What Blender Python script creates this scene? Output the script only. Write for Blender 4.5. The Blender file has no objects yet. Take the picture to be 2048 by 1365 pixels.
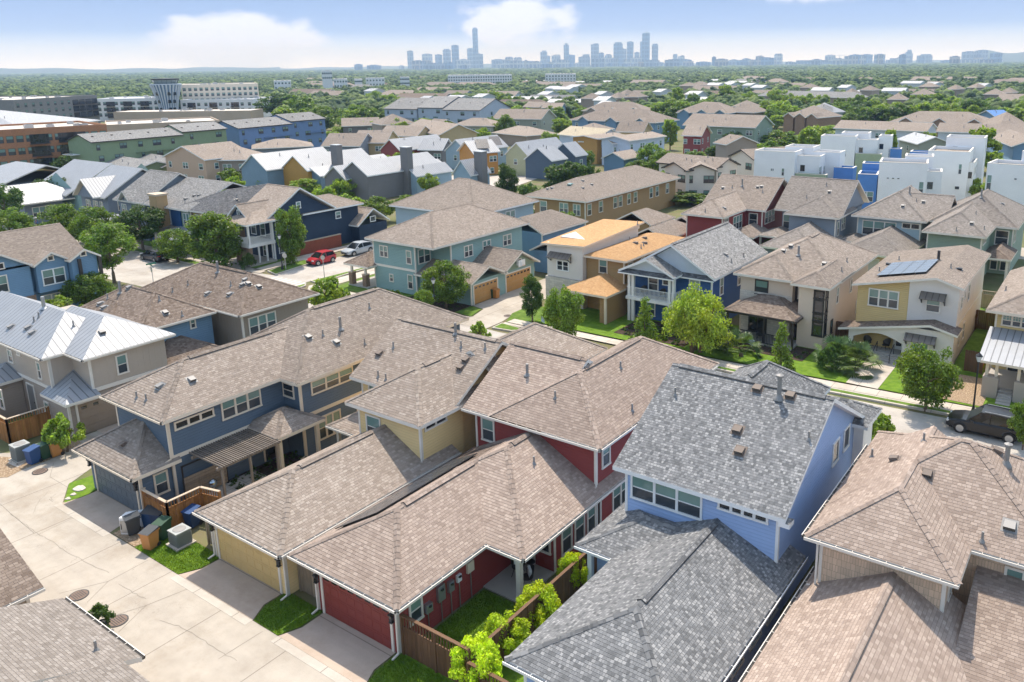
import bpy, bmesh, math, random
import numpy as np
from mathutils import Vector, Matrix
random.seed(7); RNG = np.random.default_rng(7)
SC = bpy.context.scene
COL = SC.collection
# ------------------------------------------------------------------ camera model
CAMH = 23.4
FPX, CX, CY = 1610.0, 1148.7, 520.1
def _rm():
    yaw, pitch, roll = [math.radians(a) for a in (-34.59, 13.63, .683)]
    cy, sy, cp, sp = math.cos(yaw), math.sin(yaw), math.cos(pitch), math.sin(pitch)
    f = Vector((sy*cp, cy*cp, -sp)); r = Vector((cy, -sy, 0)); d = f.cross(r)
    cr, sr = math.cos(roll), math.sin(roll)
    return cr*r + sr*d, -sr*r + cr*d, f
R_, D_, F_ = _rm()
def ray(x, y): return R_*((x-CX)/FPX) + D_*((y-CY)/FPX) + F_
def at(x, y, z=0.0):
    d = ray(x, y); t = (z-CAMH)/d.z
    return Vector((d.x*t, d.y*t, z))
def onx(p, X):
    d = ray(*p); t = X/d.x; return d.y*t, CAMH+d.z*t
def ony(p, Y):
    d = ray(*p); t = Y/d.y; return d.x*t, CAMH+d.z*t
def project(v):
    v = Vector(v)-Vector((0, 0, CAMH)); w = v.dot(F_)
    return CX+FPX*v.dot(R_)/w, CY+FPX*v.dot(D_)/w
def mk(ox, oy, s): return lambda x, y: (ox+x/s, oy+y/s)
z1 = mk(0,0,2.923); z2 = mk(680,0,2.923); z3 = mk(1348,0,2.923)
z4 = mk(0,430,2.923); z5 = mk(680,430,2.923); z6 = mk(1348,430,2.923)
z7 = mk(0,860,2.703); z8 = mk(600,860,2.703); z9 = mk(1348,860,2.703)
za = mk(1300,680,4.267); zb = mk(620,560,4.267); zc = mk(1000,980,4.267); zd = mk(0,680,5.69)
ze_ = mk(0,420,5.69); zf = mk(340,380,5.69); zg = mk(690,480,5.12); zh = mk(1080,430,5.69)
zi = mk(0,150,4.551); zj = mk(0,310,4.551); zk = mk(430,220,4.551); zl = mk(740,180,4.551); zm = mk(1050,180,4.551)
zn = mk(1290,300,5.12); zo = mk(1648,340,5.12); zp = mk(1480,230,6.827); zq = mk(1748,230,6.827); zr = mk(1748,520,3.79)

cam = bpy.data.cameras.new("camera"); camo = bpy.data.objects.new("camera", cam); COL.objects.link(camo)
cam.sensor_fit = 'HORIZONTAL'; cam.sensor_width = 36; cam.lens = FPX/2048*36
cam.shift_x = (1024-CX)/2048; cam.shift_y = (CY-682.5)/2048
cam.clip_start = .5; cam.clip_end = 40000
camo.matrix_world = Matrix(((R_.x, -D_.x, -F_.x, 0), (R_.y, -D_.y, -F_.y, 0), (R_.z, -D_.z, -F_.z, CAMH), (0, 0, 0, 1)))
SC.camera = camo

# ------------------------------------------------------------------ materials
MATS = {}
def s2l(*c): return tuple((v/255/12.92 if v/255 <= .04045 else ((v/255+.055)/1.055)**2.4) for v in c)
class NT:
    def __init__(self, name):
        self.m = bpy.data.materials.new(name); self.m.use_nodes = True
        self.t = self.m.node_tree; self.b = self.t.nodes['Principled BSDF']; self.out = self.t.nodes['Material Output']
    def n(self, typ, **kw):
        x = self.t.nodes.new(typ)
        for k, v in kw.items():
            if k.startswith('i_'):
                key = k[2:]; key = int(key) if key.isdigit() else key.replace('_', ' ')
                x.inputs[key].default_value = v
            else: setattr(x, k, v)
        return x
    def l(self, a, b): self.t.links.new(a, b)
    def math(self, op, a, b=None, c=None):
        x = self.n('ShaderNodeMath', operation=op)
        for i, v in enumerate((a, b, c)):
            if v is None: continue
            if isinstance(v, (int, float)): x.inputs[i].default_value = v
            else: self.l(v, x.inputs[i])
        return x.outputs[0]
    def ramp(self, fac, stops, interp='LINEAR'):
        r = self.n('ShaderNodeValToRGB'); r.color_ramp.interpolation = interp
        e = r.color_ramp.elements
        while len(e) < len(stops): e.new(.5)
        for q, (p, c) in zip(e, stops): q.position = p; q.color = (*c, 1)
        self.l(fac, r.inputs[0]); return r.outputs[0]
    def mul(self, col, fac_out, lo, hi):
        mr = self.n('ShaderNodeMapRange', i_3=lo, i_4=hi); self.l(fac_out, mr.inputs[0])
        mx = self.n('ShaderNodeMix', data_type='RGBA', blend_type='MULTIPLY'); mx.inputs[0].default_value = 1
        if isinstance(col, tuple): mx.inputs[6].default_value = (*col, 1)
        else: self.l(col, mx.inputs[6])
        self.l(mr.outputs[0], mx.inputs[7]); return mx.outputs[2]
    def mix(self, fac, a, b):
        mx = self.n('ShaderNodeMix', data_type='RGBA')
        if isinstance(fac, (int, float)): mx.inputs[0].default_value = fac
        else: self.l(fac, mx.inputs[0])
        for i, v in ((6, a), (7, b)):
            if isinstance(v, tuple): mx.inputs[i].default_value = (*v, 1)
            else: self.l(v, mx.inputs[i])
        return mx.outputs[2]
    def bump(self, h, strength=.5, dist=.02):
        b = self.n('ShaderNodeBump', i_Strength=strength, i_Distance=dist); self.l(h, b.inputs['Height'])
        self.l(b.outputs[0], self.b.inputs['Normal'])
    def uv(self):
        t = self.n('ShaderNodeTexCoord'); s = self.n('ShaderNodeSeparateXYZ'); self.l(t.outputs['UV'], s.inputs[0])
        return t.outputs['UV'], s.outputs[0], s.outputs[1]
    def pos(self): return self.n('ShaderNodeNewGeometry').outputs['Position']
    def noise(self, scale, detail=3, vec=None, rough=.55):
        x = self.n('ShaderNodeTexNoise', i_Scale=scale, i_Detail=detail, i_Roughness=rough)
        self.l(vec if vec is not None else self.pos(), x.inputs['Vector']); return x.outputs['Fac']
    def col(self, c):
        if isinstance(c, tuple): self.b.inputs['Base Color'].default_value = (*c, 1)
        else: self.l(c, self.b.inputs['Base Color'])
    def fin(self, rough=.8, metal=0, spec=None):
        self.b.inputs['Roughness'].default_value = rough; self.b.inputs['Metallic'].default_value = metal
        if spec is not None: self.b.inputs['Specular IOR Level'].default_value = spec
        return self.m
def cached(fn):
    def w(*a):
        k = (fn.__name__,)+a
        if k not in MATS: MATS[k] = fn(*a)
        return MATS[k]
    return w
@cached
def plain(name, c, rough=.7, metal=0., var=.12):
    t = NT(name); n = t.noise(1.3, 4); t.col(t.mul(c, n, 1-var, 1+var)); return t.fin(rough, metal)
@cached
def shingle(name, dark, mid, light, bw=.25, rh=.147):
    t = NT(name); uv, u, v = t.uv()
    wob = t.noise(.35, 2)
    br = t.n('ShaderNodeTexBrick', offset=.37, offset_frequency=2, squash=.72, squash_frequency=3, i_Scale=1.0, i_3=(0,0,0,1))
    br.inputs['Color1'].default_value = (0, 0, 0, 1); br.inputs['Color2'].default_value = (1, 1, 1, 1); br.inputs['Mortar'].default_value = (.26, .26, .26, 1)
    br.inputs['Mortar Size'].default_value = .009; br.inputs['Mortar Smooth'].default_value = .3; br.inputs['Bias'].default_value = 0
    br.inputs['Brick Width'].default_value = bw; br.inputs['Row Height'].default_value = rh
    t.l(uv, br.inputs['Vector'])
    c = t.ramp(br.outputs['Color'], [(0, dark), (.42, mid), (.6, mid), (1, light)])
    c = t.mul(c, wob, .88, 1.12)
    stn = t.noise(1.9, 5); c = t.mul(c, stn, .90, 1.10); c = t.mul(c, t.n('ShaderNodeObjectInfo').outputs['Random'], .86, 1.11)
    t.col(c)
    # each course laps over the one below: a saw-tooth height
    saw = t.math('SUBTRACT', 1.0, t.math('FRACT', t.math('DIVIDE', v, rh)))
    h = t.math('ADD', t.math('MULTIPLY', saw, .8), t.math('MULTIPLY', br.outputs['Fac'], -.7))
    h = t.math('ADD', h, t.math('MULTIPLY', br.outputs['Color'], .35))
    t.bump(h, .9, .022)
    return t.fin(.93, 0, .25)
@cached
def seam_metal(name, c, rough=.42):
    t = NT(name); uv, u, v = t.uv()
    f = t.math('FRACT', t.math('DIVIDE', u, .46))
    ridge = t.math('LESS_THAN', t.math('ABSOLUTE', t.math('SUBTRACT', f, .5)), .075)
    n = t.noise(.9, 3); c2 = t.mul(c, n, .84, 1.1)
    t.col(t.mix(ridge, c2, tuple(x*.5 for x in c)))
    t.bump(ridge, 1., .04); return t.fin(rough, .2)
@cached
def siding(name, c, lap=.17):
    t = NT(name); uv, u, v = t.uv()
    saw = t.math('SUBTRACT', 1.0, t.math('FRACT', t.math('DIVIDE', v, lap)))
    n = t.noise(.8, 4); gr = t.n('ShaderNodeTexNoise', i_Scale=1, i_Detail=3)
    mp = t.n('ShaderNodeMapping'); mp.inputs['Scale'].default_value = (2, 30, 1); t.l(uv, mp.inputs[0]); t.l(mp.outputs[0], gr.inputs['Vector'])
    cc = t.mul(t.mul(c, n, .9, 1.09), gr.outputs['Fac'], .93, 1.07)
    ln = t.math('MULTIPLY', t.math('GREATER_THAN', saw, .87), .2); cc = t.mix(ln, cc, tuple(x*.4 for x in c))  # lap joint drawn dark: the shadow under each board painted into the colour
    t.col(cc); t.bump(saw, 1.0, .07); return t.fin(.62, 0, .35)
@cached
def batten(name, c, sp=.41):
    t = NT(name); uv, u, v = t.uv()
    f = t.math('FRACT', t.math('DIVIDE', u, sp))
    r = t.math('LESS_THAN', t.math('ABSOLUTE', t.math('SUBTRACT', f, .5)), .07)
    n = t.noise(.8, 4); t.col(t.mul(c, n, .92, 1.08)); t.bump(r, 1., .05); return t.fin(.65, 0, .35)
@cached
def shake(name, c, w=.18, h=.3):
    t = NT(name); uv, u, v = t.uv()
    br = t.n('ShaderNodeTexBrick', offset=.43, squash=.6, squash_frequency=2); t.l(uv, br.inputs['Vector'])
    br.inputs['Scale'].default_value = 1
    br.inputs['Color1'].default_value = (.88,)*3+(1,); br.inputs['Color2'].default_value = (1.1,)*3+(1,); br.inputs['Mortar'].default_value = (.6,)*3+(1,)
    br.inputs['Mortar Size'].default_value = .007; br.inputs['Brick Width'].default_value = w; br.inputs['Row Height'].default_value = h
    mx = t.n('ShaderNodeMix', data_type='RGBA', blend_type='MULTIPLY'); mx.inputs[0].default_value = 1; mx.inputs[6].default_value = (*c, 1); t.l(br.outputs['Color'], mx.inputs[7])
    n = t.noise(.7, 4); t.col(t.mul(mx.outputs[2], n, .9, 1.1)); t.bump(t.math('SUBTRACT', 1., br.outputs['Fac']), .5, .015); return t.fin(.8, 0, .3)
@cached
def stucco(name, c):
    t = NT(name); n = t.noise(.45, 5); t.col(t.mul(c, n, .9, 1.08)); t.bump(t.noise(14, 3), .25, .02); return t.fin(.85, 0, .3)
@cached
def wood(name, c):
    t = NT(name); uv, u, v = t.uv()
    g = t.n('ShaderNodeTexNoise', i_Scale=1, i_Detail=6); mp = t.n('ShaderNodeMapping'); mp.inputs['Scale'].default_value = (22, 1.5, 1)
    t.l(uv, mp.inputs[0]); t.l(mp.outputs[0], g.inputs['Vector'])
    big = t.noise(1.1, 3); isl = t.n('ShaderNodeNewGeometry').outputs['Random Per Island']
    cc = t.mul(t.mul(t.mul(c, g.outputs['Fac'], .55, 1.4), big, .7, 1.25), isl, .78, 1.22)
    t.col(cc); t.bump(g.outputs['Fac'], .3, .01); return t.fin(.75, 0, .3)
@cached
def glass(name, c, rough=.08):
    t = NT(name); n = t.noise(.8, 2); t.col(t.mul(c, n, .7, 1.3)); return t.fin(rough, 0, .8)
def leafmat(name, c, tr=.46, spread=.5):
    t = NT(name); g = t.n('ShaderNodeNewGeometry'); oi = t.n('ShaderNodeObjectInfo')
    c2 = t.mul(t.mul(c, g.outputs['Random Per Island'], 1-spread, 1+spread), oi.outputs['Random'], .82, 1.2)
    yel = (min(1, c[0]*1.9), c[1]*1.35, c[2]*.7)
    n = t.noise(.55, 3); nf = t.ramp(n, [(.42, (0,)*3), (.7, (1,)*3)])
    c3 = t.mix(t.math('MULTIPLY', nf, .45), c2, yel)
    d = t.n('ShaderNodeBsdfPrincipled'); d.inputs['Roughness'].default_value = .5; d.inputs['Specular IOR Level'].default_value = .35
    tl = t.n('ShaderNodeBsdfTranslucent'); t.l(c3, d.inputs['Base Color'])
    c4 = t.n('ShaderNodeMix', data_type='RGBA', blend_type='MULTIPLY'); c4.inputs[0].default_value = 1; t.l(c3, c4.inputs[6]); c4.inputs[7].default_value = (1.25, 1.3, .5, 1)
    t.l(c4.outputs[2], tl.inputs['Color'])
    ms = t.n('ShaderNodeMixShader'); ms.inputs[0].default_value = tr; t.l(d.outputs[0], ms.inputs[1]); t.l(tl.outputs[0], ms.inputs[2])
    t.l(ms.outputs[0], t.out.inputs['Surface']); t.t.nodes.remove(t.b); return t.m

W_ = (.76, .70, .62)
M = dict(
  tan=shingle('tan shingles', (.255,.204,.165), (.322,.262,.216), (.405,.338,.283)),
  tan2=shingle('weathered tan shingles', (.222,.178,.145), (.285,.233,.193), (.355,.296,.248)),
  rose=shingle('rosy tan shingles', (.272,.207,.168), (.345,.268,.22), (.425,.336,.277)),
  taupe=shingle('greyed taupe shingles', (.205,.175,.15), (.268,.232,.203), (.335,.295,.262)),
  brown=shingle('brown shingles', (.145,.107,.083), (.215,.165,.131), (.285,.226,.183)),
  grey=shingle('grey shingles', (.115,.116,.118), (.20,.201,.203), (.335,.33,.325), .155, .132),
  dgrey=shingle('charcoal shingles', (.07,.07,.073), (.13,.13,.135), (.21,.21,.215)),
  lgrey=shingle('pale grey shingles', (.17,.165,.16), (.27,.26,.25), (.38,.37,.355)),
  orange=shingle('orange roofing felt', (.50,.275,.125), (.56,.33,.155), (.62,.38,.19)),
  metal=seam_metal('pale standing seam metal', (.35,.36,.38), .55),
  darkmetal=seam_metal('dark awning metal', (.17,.15,.13)),
  white=plain('cream white trim paint', W_, .55), brightwhite=plain('white paint', (.80,.80,.79), .5),
  beigetrim=plain('beige trim paint', (.74,.63,.50), .6),
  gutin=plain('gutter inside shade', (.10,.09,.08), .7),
  glassup=glass('window glass with pale blind', (.17,.28,.25), .1), glasslo=glass('window glass behind insect screen', (.05,.06,.07), .16),
  glassdk=glass('dark window glass', (.02,.024,.028), .06),
  black=plain('black painted metal', (.02,.02,.022), .45), dkbrown=plain('dark bronze trim', (.045,.038,.035), .5),
  galv=plain('galvanised metal', (.42,.43,.44), .4, .7), lead=plain('grey vent metal', (.28,.27,.26), .6, .3), ventbrown=plain('brown vent', (.17,.13,.105), .7),
  fence=wood('stained cedar boards', (.34,.155,.05)), fencedk=wood('weathered dark boards', (.16,.085,.045)), fencegr=wood('weathered grey boards', (.30,.235,.17)),
  stonecap=plain('pale timber cap', (.56,.44,.32), .8),
)

# ------------------------------------------------------------------ mesh builder
class MB:
    def __init__(s): s.v = []; s.f = []; s.mi = []; s.uv = []; s.mats = []
    def mat(s, m):
        if m not in s.mats: s.mats.append(m)
        return s.mats.index(m)
    def face(s, pts, m, uv=None):
        b = len(s.v); s.v += [tuple(p) for p in pts]; s.f.append(list(range(b, b+len(pts)))); s.mi.append(s.mat(m))
        if uv is None:
            a = Vector(pts[0]); n = (Vector(pts[1])-a).cross(Vector(pts[2])-a)
            if n.length > 0: n.normalize()
            if abs(n.z) > .75: uv = [(p[0], p[1]) for p in pts]
            else:
                t = Vector((-n.y, n.x, 0))
                if t.length < 1e-6: t = Vector((1, 0, 0))
                t.normalize(); uv = [(t.x*p[0]+t.y*p[1], p[2]) for p in pts]
        s.uv += [tuple(q) for q in uv]
    def roofface(s, pts, m):
        """UV: u along the eave, v up the slope, in metres"""
        a = Vector(pts[0]); n = Vector((0, 0, 0))
        for i in range(1, len(pts)-1): n += (Vector(pts[i])-a).cross(Vector(pts[i+1])-a)
        n.normalize(); h = Vector((-n.y, n.x, 0))
        if h.length < 1e-5: h = Vector((1, 0, 0))
        h.normalize(); up = n.cross(h)
        s.face(pts, m, [(Vector(p).dot(h), Vector(p).dot(up)) for p in pts])
    def box(s, x0, x1, y0, y1, z0, z1, m, skip=''):
        if x0 > x1: x0, x1 = x1, x0
        if y0 > y1: y0, y1 = y1, y0
        if z0 > z1: z0, z1 = z1, z0
        if 'd' not in skip: s.face([(x0,y1,z0),(x1,y1,z0),(x1,y0,z0),(x0,y0,z0)], m)
        if 'u' not in skip: s.face([(x0,y0,z1),(x1,y0,z1),(x1,y1,z1),(x0,y1,z1)], m)
        s.face([(x0,y0,z0),(x1,y0,z0),(x1,y0,z1),(x0,y0,z1)], m); s.face([(x1,y1,z0),(x0,y1,z0),(x0,y1,z1),(x1,y1,z1)], m)
        s.face([(x1,y0,z0),(x1,y1,z0),(x1,y1,z1),(x1,y0,z1)], m); s.face([(x0,y1,z0),(x0,y0,z0),(x0,y0,z1),(x0,y1,z1)], m)
    def prism(s, poly, z0, z1, m, mtop=None):
        """vertical prism over a counter-clockwise polygon"""
        n = len(poly)
        s.face([(x, y, z1) for x, y in poly], mtop or m); s.face([(x, y, z0) for x, y in reversed(poly)], m)
        for i in range(n):
            a, b = poly[i], poly[(i+1) % n]
            s.face([(*a, z0), (*b, z0), (*b, z1), (*a, z1)], m)
    def tube(s, pts, rad, m, n=6, cap=True):
        pts = [Vector(p) for p in pts]; rad = rad if isinstance(rad, (list, tuple)) else [rad]*len(pts)
        rings = []
        for i, p in enumerate(pts):
            d = (pts[min(i+1, len(pts)-1)]-pts[max(i-1, 0)]).normalized()
            u = d.cross(Vector((0, 0, 1)))
            if u.length < 1e-3: u = Vector((1, 0, 0))
            u.normalize(); w = d.cross(u)
            rings.append([p+(u*math.cos(2*math.pi*k/n)+w*math.sin(2*math.pi*k/n))*rad[i] for k in range(n)])
        for a, b in zip(rings, rings[1:]):
            for k in range(n): s.face([a[(k+1) % n], a[k], b[k], b[(k+1) % n]], m)
        if cap: s.face(rings[-1][::-1], m); s.face(rings[0], m)
    def lathe(s, prof, c, m, n=12):
        cx, cy, cz = c
        for (r0, h0), (r1, h1) in zip(prof, prof[1:]):
            for k in range(n):
                a0, a1 = 2*math.pi*k/n, 2*math.pi*(k+1)/n
                q = [(cx+r0*math.cos(a0), cy+r0*math.sin(a0), cz+h0), (cx+r0*math.cos(a1), cy+r0*math.sin(a1), cz+h0), (cx+r1*math.cos(a1), cy+r1*math.sin(a1), cz+h1), (cx+r1*math.cos(a0), cy+r1*math.sin(a0), cz+h1)]
                if r0 < 1e-6: q = q[1:]
                elif r1 < 1e-6: q = q[:3]
                s.face(q, m)
    def bar(s, a, b, w, h, m):
        """rectangular bar between two points, w across, h in height"""
        a, b = Vector(a), Vector(b); d = (b-a).normalized(); u = d.cross(Vector((0, 0, 1)))
        if u.length < 1e-4: u = Vector((1, 0, 0))
        u.normalize(); k = u.cross(d)
        q = [(-w/2, -h/2), (w/2, -h/2), (w/2, h/2), (-w/2, h/2)]
        A = [a+u*x+k*y for x, y in q]; B = [b+u*x+k*y for x, y in q]
        for i in range(4):
            j = (i+1) % 4; L = (b-a).length
            s.face([A[i], A[j], B[j], B[i]], m, [(0, 0), (w if i % 2 == 0 else h, 0), (w if i % 2 == 0 else h, L), (0, L)])
        s.face(A[::-1], m); s.face(B, m)
    def build(s, name, parent=None, smooth=False):
        me = bpy.data.meshes.new(name)
        off = Vector((0, 0, 0)); p = parent
        while p is not None: off += p.location; p = p.parent
        me.from_pydata([(x-off.x, y-off.y, z-off.z) for x, y, z in s.v], [], s.f)
        for m in s.mats: me.materials.append(m)
        me.polygons.foreach_set('material_index', s.mi)
        if smooth: me.polygons.foreach_set('use_smooth', [True]*len(s.f))
        ul = me.uv_layers.new(name='UVMap'); ul.data.foreach_set('uv', [c for q in s.uv for c in q])
        o = bpy.data.objects.new(name, me); COL.objects.link(o)
        if parent is not None: o.parent = parent
        return o
LABELS = []
def tag(o, label=None, cat=None, group=None, kind=None):
    if label: o['label'] = label
    if cat: o['category'] = cat
    if group: o['group'] = group
    if kind: o['kind'] = kind
    return o
def thing(name, label, cat, loc=(0,0,0), rz=0, group=None):
    o = bpy.data.objects.new(name, None); COL.objects.link(o); o.empty_display_size = .3
    o.location = loc; o.rotation_euler = (0, 0, rz); tag(o, label, cat, group); return o
def struct(name, mb): return tag(mb.build(name), kind='structure')
def copy_tree(o, parent=None):
    c = o.copy(); COL.objects.link(c)
    if parent is not None: c.parent = parent
    for ch in o.children: copy_tree(ch, c)
    return c
# ------------------------------------------------------------------ houses
FOOT = []      # footprints of everything built, to keep far trees out of them
class House:
    def __init__(s, name, label, x, y, cat='house', group=None, trim='white', detail=2):
        s.root = thing(name, label, cat, (x, y, 0), 0, group); s.w = {}; s.roofs = []; s.tr = MB(); s.trim = M[trim]; s.detail = detail
        s.gut = MB(); s.wl = {}
    def mbw(s, m):
        if m not in s.w: s.w[m] = MB()
        return s.w[m]
    def wall(s, x0, x1, y0, y1, z0, z1, m, corner='', cz0=None):
        s.mbw(m).box(x0, x1, y0, y1, z0, z1, m, 'd'); FOOT.append((min(x0,x1)-1, max(x0,x1)+1, min(y0,y1)-1, max(y0,y1)+1))
        t = .11; c0 = z0 if cz0 is None else cz0
        for k in corner.split():     # corner boards: sw se ne
            X = x0 if 'w' in k else x1; Y = y0 if 's' in k else y1
            sx = 1 if 'w' in k else -1; sy = 1 if 's' in k else -1
            cb = MB(); cb.box(X-sx*.025, X+sx*t, Y-sy*.025, Y+sy*t, c0, z1-.02, s.trim); cb.build('corner_board', s.root)
    def prismwall(s, x0, x1, y0, y1, z0, ze, p, axis, m, apex=None):
        """box with gable tops; ridge along axis; walls inset from a roof whose eave height at the wall line is ze"""
        mb = s.mbw(m)
        if axis == 'y':
            xm = (x0+x1)/2 if apex is None else apex; zr = ze+p*min(x1-xm, xm-x0) if apex is None else ze+p*(xm-x0)
            zr1 = zr
            A = [(x0, z0), (x1, z0), (x1, ze if apex is None else zr-p*(x1-xm)), (xm, zr), (x0, ze)]
            mb.face([(x, y0, z) for x, z in A], m); mb.face([(x, y1, z) for x, z in A[::-1]], m)
            mb.face([(x1,y0,z0),(x1,y1,z0),(x1,y1,A[2][1]),(x1,y0,A[2][1])], m); mb.face([(x0,y1,z0),(x0,y0,z0),(x0,y0,ze),(x0,y1,ze)], m)
        else:
            ym = (y0+y1)/2; zr = ze+p*(y1-ym)
            A = [(y0, z0), (y1, z0), (y1, ze), (ym, zr), (y0, ze)]
            mb.face([(x1, y, z) for y, z in A], m); mb.face([(x0, y, z) for y, z in A[::-1]], m)
            mb.face([(x0,y0,z0),(x1,y0,z0),(x1,y0,ze),(x0,y0,ze)], m); mb.face([(x1,y1,z0),(x0,y1,z0),(x0,y1,ze),(x1,y1,ze)], m)
        FOOT.append((x0-1, x1+1, y0-1, y1+1))
    def plane(s, pts):
        a = Vector(pts[0]); n = (Vector(pts[1])-a).cross(Vector(pts[2])-a); n.normalize(); s.roofs.append((pts, n, n.dot(a)))
    def zroof(s, x, y):
        best = None
        for pts, n, d in s.roofs:
            xs = [p[0] for p in pts]; ys = [p[1] for p in pts]
            inside = True
            for i in range(len(pts)):
                a, b = pts[i], pts[(i+1) % len(pts)]
                if (b[0]-a[0])*(y-a[1])-(b[1]-a[1])*(x-a[0]) < -1e-6: inside = False; break
            if inside:
                z = (d-n.x*x-n.y*y)/n.z
                if best is None or z > best[0]: best = (z, n)
        return best
    def slab(s, mb, pts, m, th, mt):
        """one roof plane as a slab: shingles on top, soffit below, fascia on the open sides is added by the caller"""
        mb.roofface(pts, m); mb.face([(p[0], p[1], p[2]-th) for p in reversed(pts)], mt)
        s.plane(pts)
    def roof(s, x0, x1, y0, y1, ze, p, axis, hips='11', m='tan', name='roof', gut='', th=.2, cap=True, apexoff=0., trim=None, vent=False):
        """hip or gable roof over an eave rectangle; hips: one flag for each end of the ridge; gut: sides with gutters out of s e n w"""
        m = M[m] if isinstance(m, str) else m; mt = trim or s.trim; mb = MB()
        h0, h1 = hips[0] == '1', hips[1] == '1'
        if axis == 'x':
            w = (y1-y0)/2; ym = (y0+y1)/2
            xa, xb = x0+(w if h0 else 0), x1-(w if h1 else 0)
            if xa > xb: xa = xb = (x0+x1)/2 if (h0 and h1) else (x1 if h0 else x0)
            zr = ze+p*w; a, b = (xa, ym, zr), (xb, ym, zr)
            S = [(x0,y0,ze),(x1,y0,ze),b,a]; N = [(x1,y1,ze),(x0,y1,ze),a,b]; Wt = [(x0,y1,ze),(x0,y0,ze),a]; E = [(x1,y0,ze),(x1,y1,ze),b]
            P = [S, N]+([Wt] if h0 else [])+([E] if h1 else []); ends = ([] if h0 else [[(x0,y1,ze),a,(x0,y0,ze)]])+([] if h1 else [[(x1,y0,ze),b,(x1,y1,ze)]])
            eaves = {'s': 1, 'n': 1, 'w': h0, 'e': h1}
        else:
            w = (x1-x0)/2; xm = (x0+x1)/2
            ya, yb = y0+(w if h0 else 0), y1-(w if h1 else 0)
            if ya > yb: ya = yb = (y0+y1)/2 if (h0 and h1) else (y1 if h0 else y0)
            zr = ze+p*w; a, b = (xm, ya, zr), (xm, yb, zr)
            Wt = [(x0,y1,ze),(x0,y0,ze),a,b]; E = [(x1,y0,ze),(x1,y1,ze),b,a]; S = [(x0,y0,ze),(x1,y0,ze),a]; N = [(x1,y1,ze),(x0,y1,ze),b]
            P = [Wt, E]+([S] if h0 else [])+([N] if h1 else []); ends = ([] if h0 else [[(x0,y0,ze),a,(x1,y0,ze)]])+([] if h1 else [[(x1,y1,ze),b,(x0,y1,ze)]])
            eaves = {'w': 1, 'e': 1, 's': h0, 'n': h1}
        for q in P: s.slab(mb, [tuple(c) for c in dict.fromkeys(map(tuple, q))], m, th, mt)
        side = {'s': ((x0,y0),(x1,y0)), 'e': ((x1,y0),(x1,y1)), 'n': ((x1,y1),(x0,y1)), 'w': ((x0,y1),(x0,y0))}
        for k, (c, d) in side.items():
            if eaves[k]: mb.face([(*c, ze-th), (*d, ze-th), (*d, ze), (*c, ze)], mt)
        for e in ends:
            (l, t, r) = e
            for u, v in ((l, t), (t, r)):
                mb.face([(u[0],u[1],u[2]-th),(v[0],v[1],v[2]-th),v,u] if k == '' else [u, v, (v[0],v[1],v[2]-th), (u[0],u[1],u[2]-th)], mt)
        ro = mb.build(name, s.root)
        if cap and s.detail > 1:
            cb = MB()
            lines = [(a, b)]
            if axis == 'x':
                if h0: lines += [(a, (x0,y0,ze)), (a, (x0,y1,ze))]
                if h1: lines += [(b, (x1,y0,ze)), (b, (x1,y1,ze))]
            else:
                if h0: lines += [(a, (x0,y0,ze)), (a, (x1,y0,ze))]
                if h1: lines += [(b, (x0,y1,ze)), (b, (x1,y1,ze))]
            for i, (u, v) in enumerate(lines):
                s.cap(cb, Vector(u), Vector(v), m, ridge=(i == 0))
            if cb.f: cb.build('ridge_cap', ro)
        if vent and (Vector(a)-Vector(b)).length > 2:
            vb = MB(); A, B = Vector(a), Vector(b); d = (B-A).normalized(); n = Vector((-d.y, d.x, 0)); q = min(vent if vent is not True else 99, (B-A).length-.8)
            A2 = A+d*.4; B2 = A2+d*q
            for sg in (1, -1):
                e0, e1 = A2+n*sg*.2-Vector((0, 0, .2*p-.075)), B2+n*sg*.2-Vector((0, 0, .2*p-.075)); t0, t1 = A2+Vector((0, 0, .085)), B2+Vector((0, 0, .085))
                q4 = [e0, e1, t1, t0]; vb.roofface(q4 if sg < 0 else q4[::-1], m)
                lo0, lo1 = e0-Vector((0, 0, .06)), e1-Vector((0, 0, .06)); q4 = [lo0, lo1, e1, e0]
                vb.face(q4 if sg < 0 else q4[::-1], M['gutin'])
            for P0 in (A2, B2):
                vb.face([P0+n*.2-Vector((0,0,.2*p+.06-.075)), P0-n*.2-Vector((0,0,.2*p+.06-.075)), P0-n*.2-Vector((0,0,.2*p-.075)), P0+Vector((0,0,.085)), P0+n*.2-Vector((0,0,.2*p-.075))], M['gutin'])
            vb.build('ridge_vent', ro)
        for k in gut: s.gutter(side[k], ze)
        return ro
    def cap(s, mb, u, v, m, ridge):
        d = (v-u)
        if d.length < .3: return
        d.normalize(); n = d.cross(Vector((0, 0, 1))); n.normalize(); up = n.cross(d)*-1
        if up.z < 0: up = -up
        w = .15; slope = .5 if ridge else .36
        L = (v-u).length; k = max(1, int(L/.29)); col = m
        for sg in (1, -1):
            for i in range(k):
                a0, a1 = u+d*(L*i/k), u+d*(L*(i+1)/k); lift = Vector((0, 0, .022)); lift2 = Vector((0, 0, .038))
                if d.z < -.01 or ridge: l0, l1 = lift, lift2
                else: l0, l1 = lift2, lift
                o = n*sg*w-Vector((0, 0, 1))*w*slope
                q = [a0+l0, a1+l1, a1+l1+o, a0+l0+o]
                ru = random.random()*7
                mb.face(q if sg > 0 else q[::-1], m, [(ru, ru), (ru+.05, ru), (ru+.05, ru+.05), (ru, ru+.05)])
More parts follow.
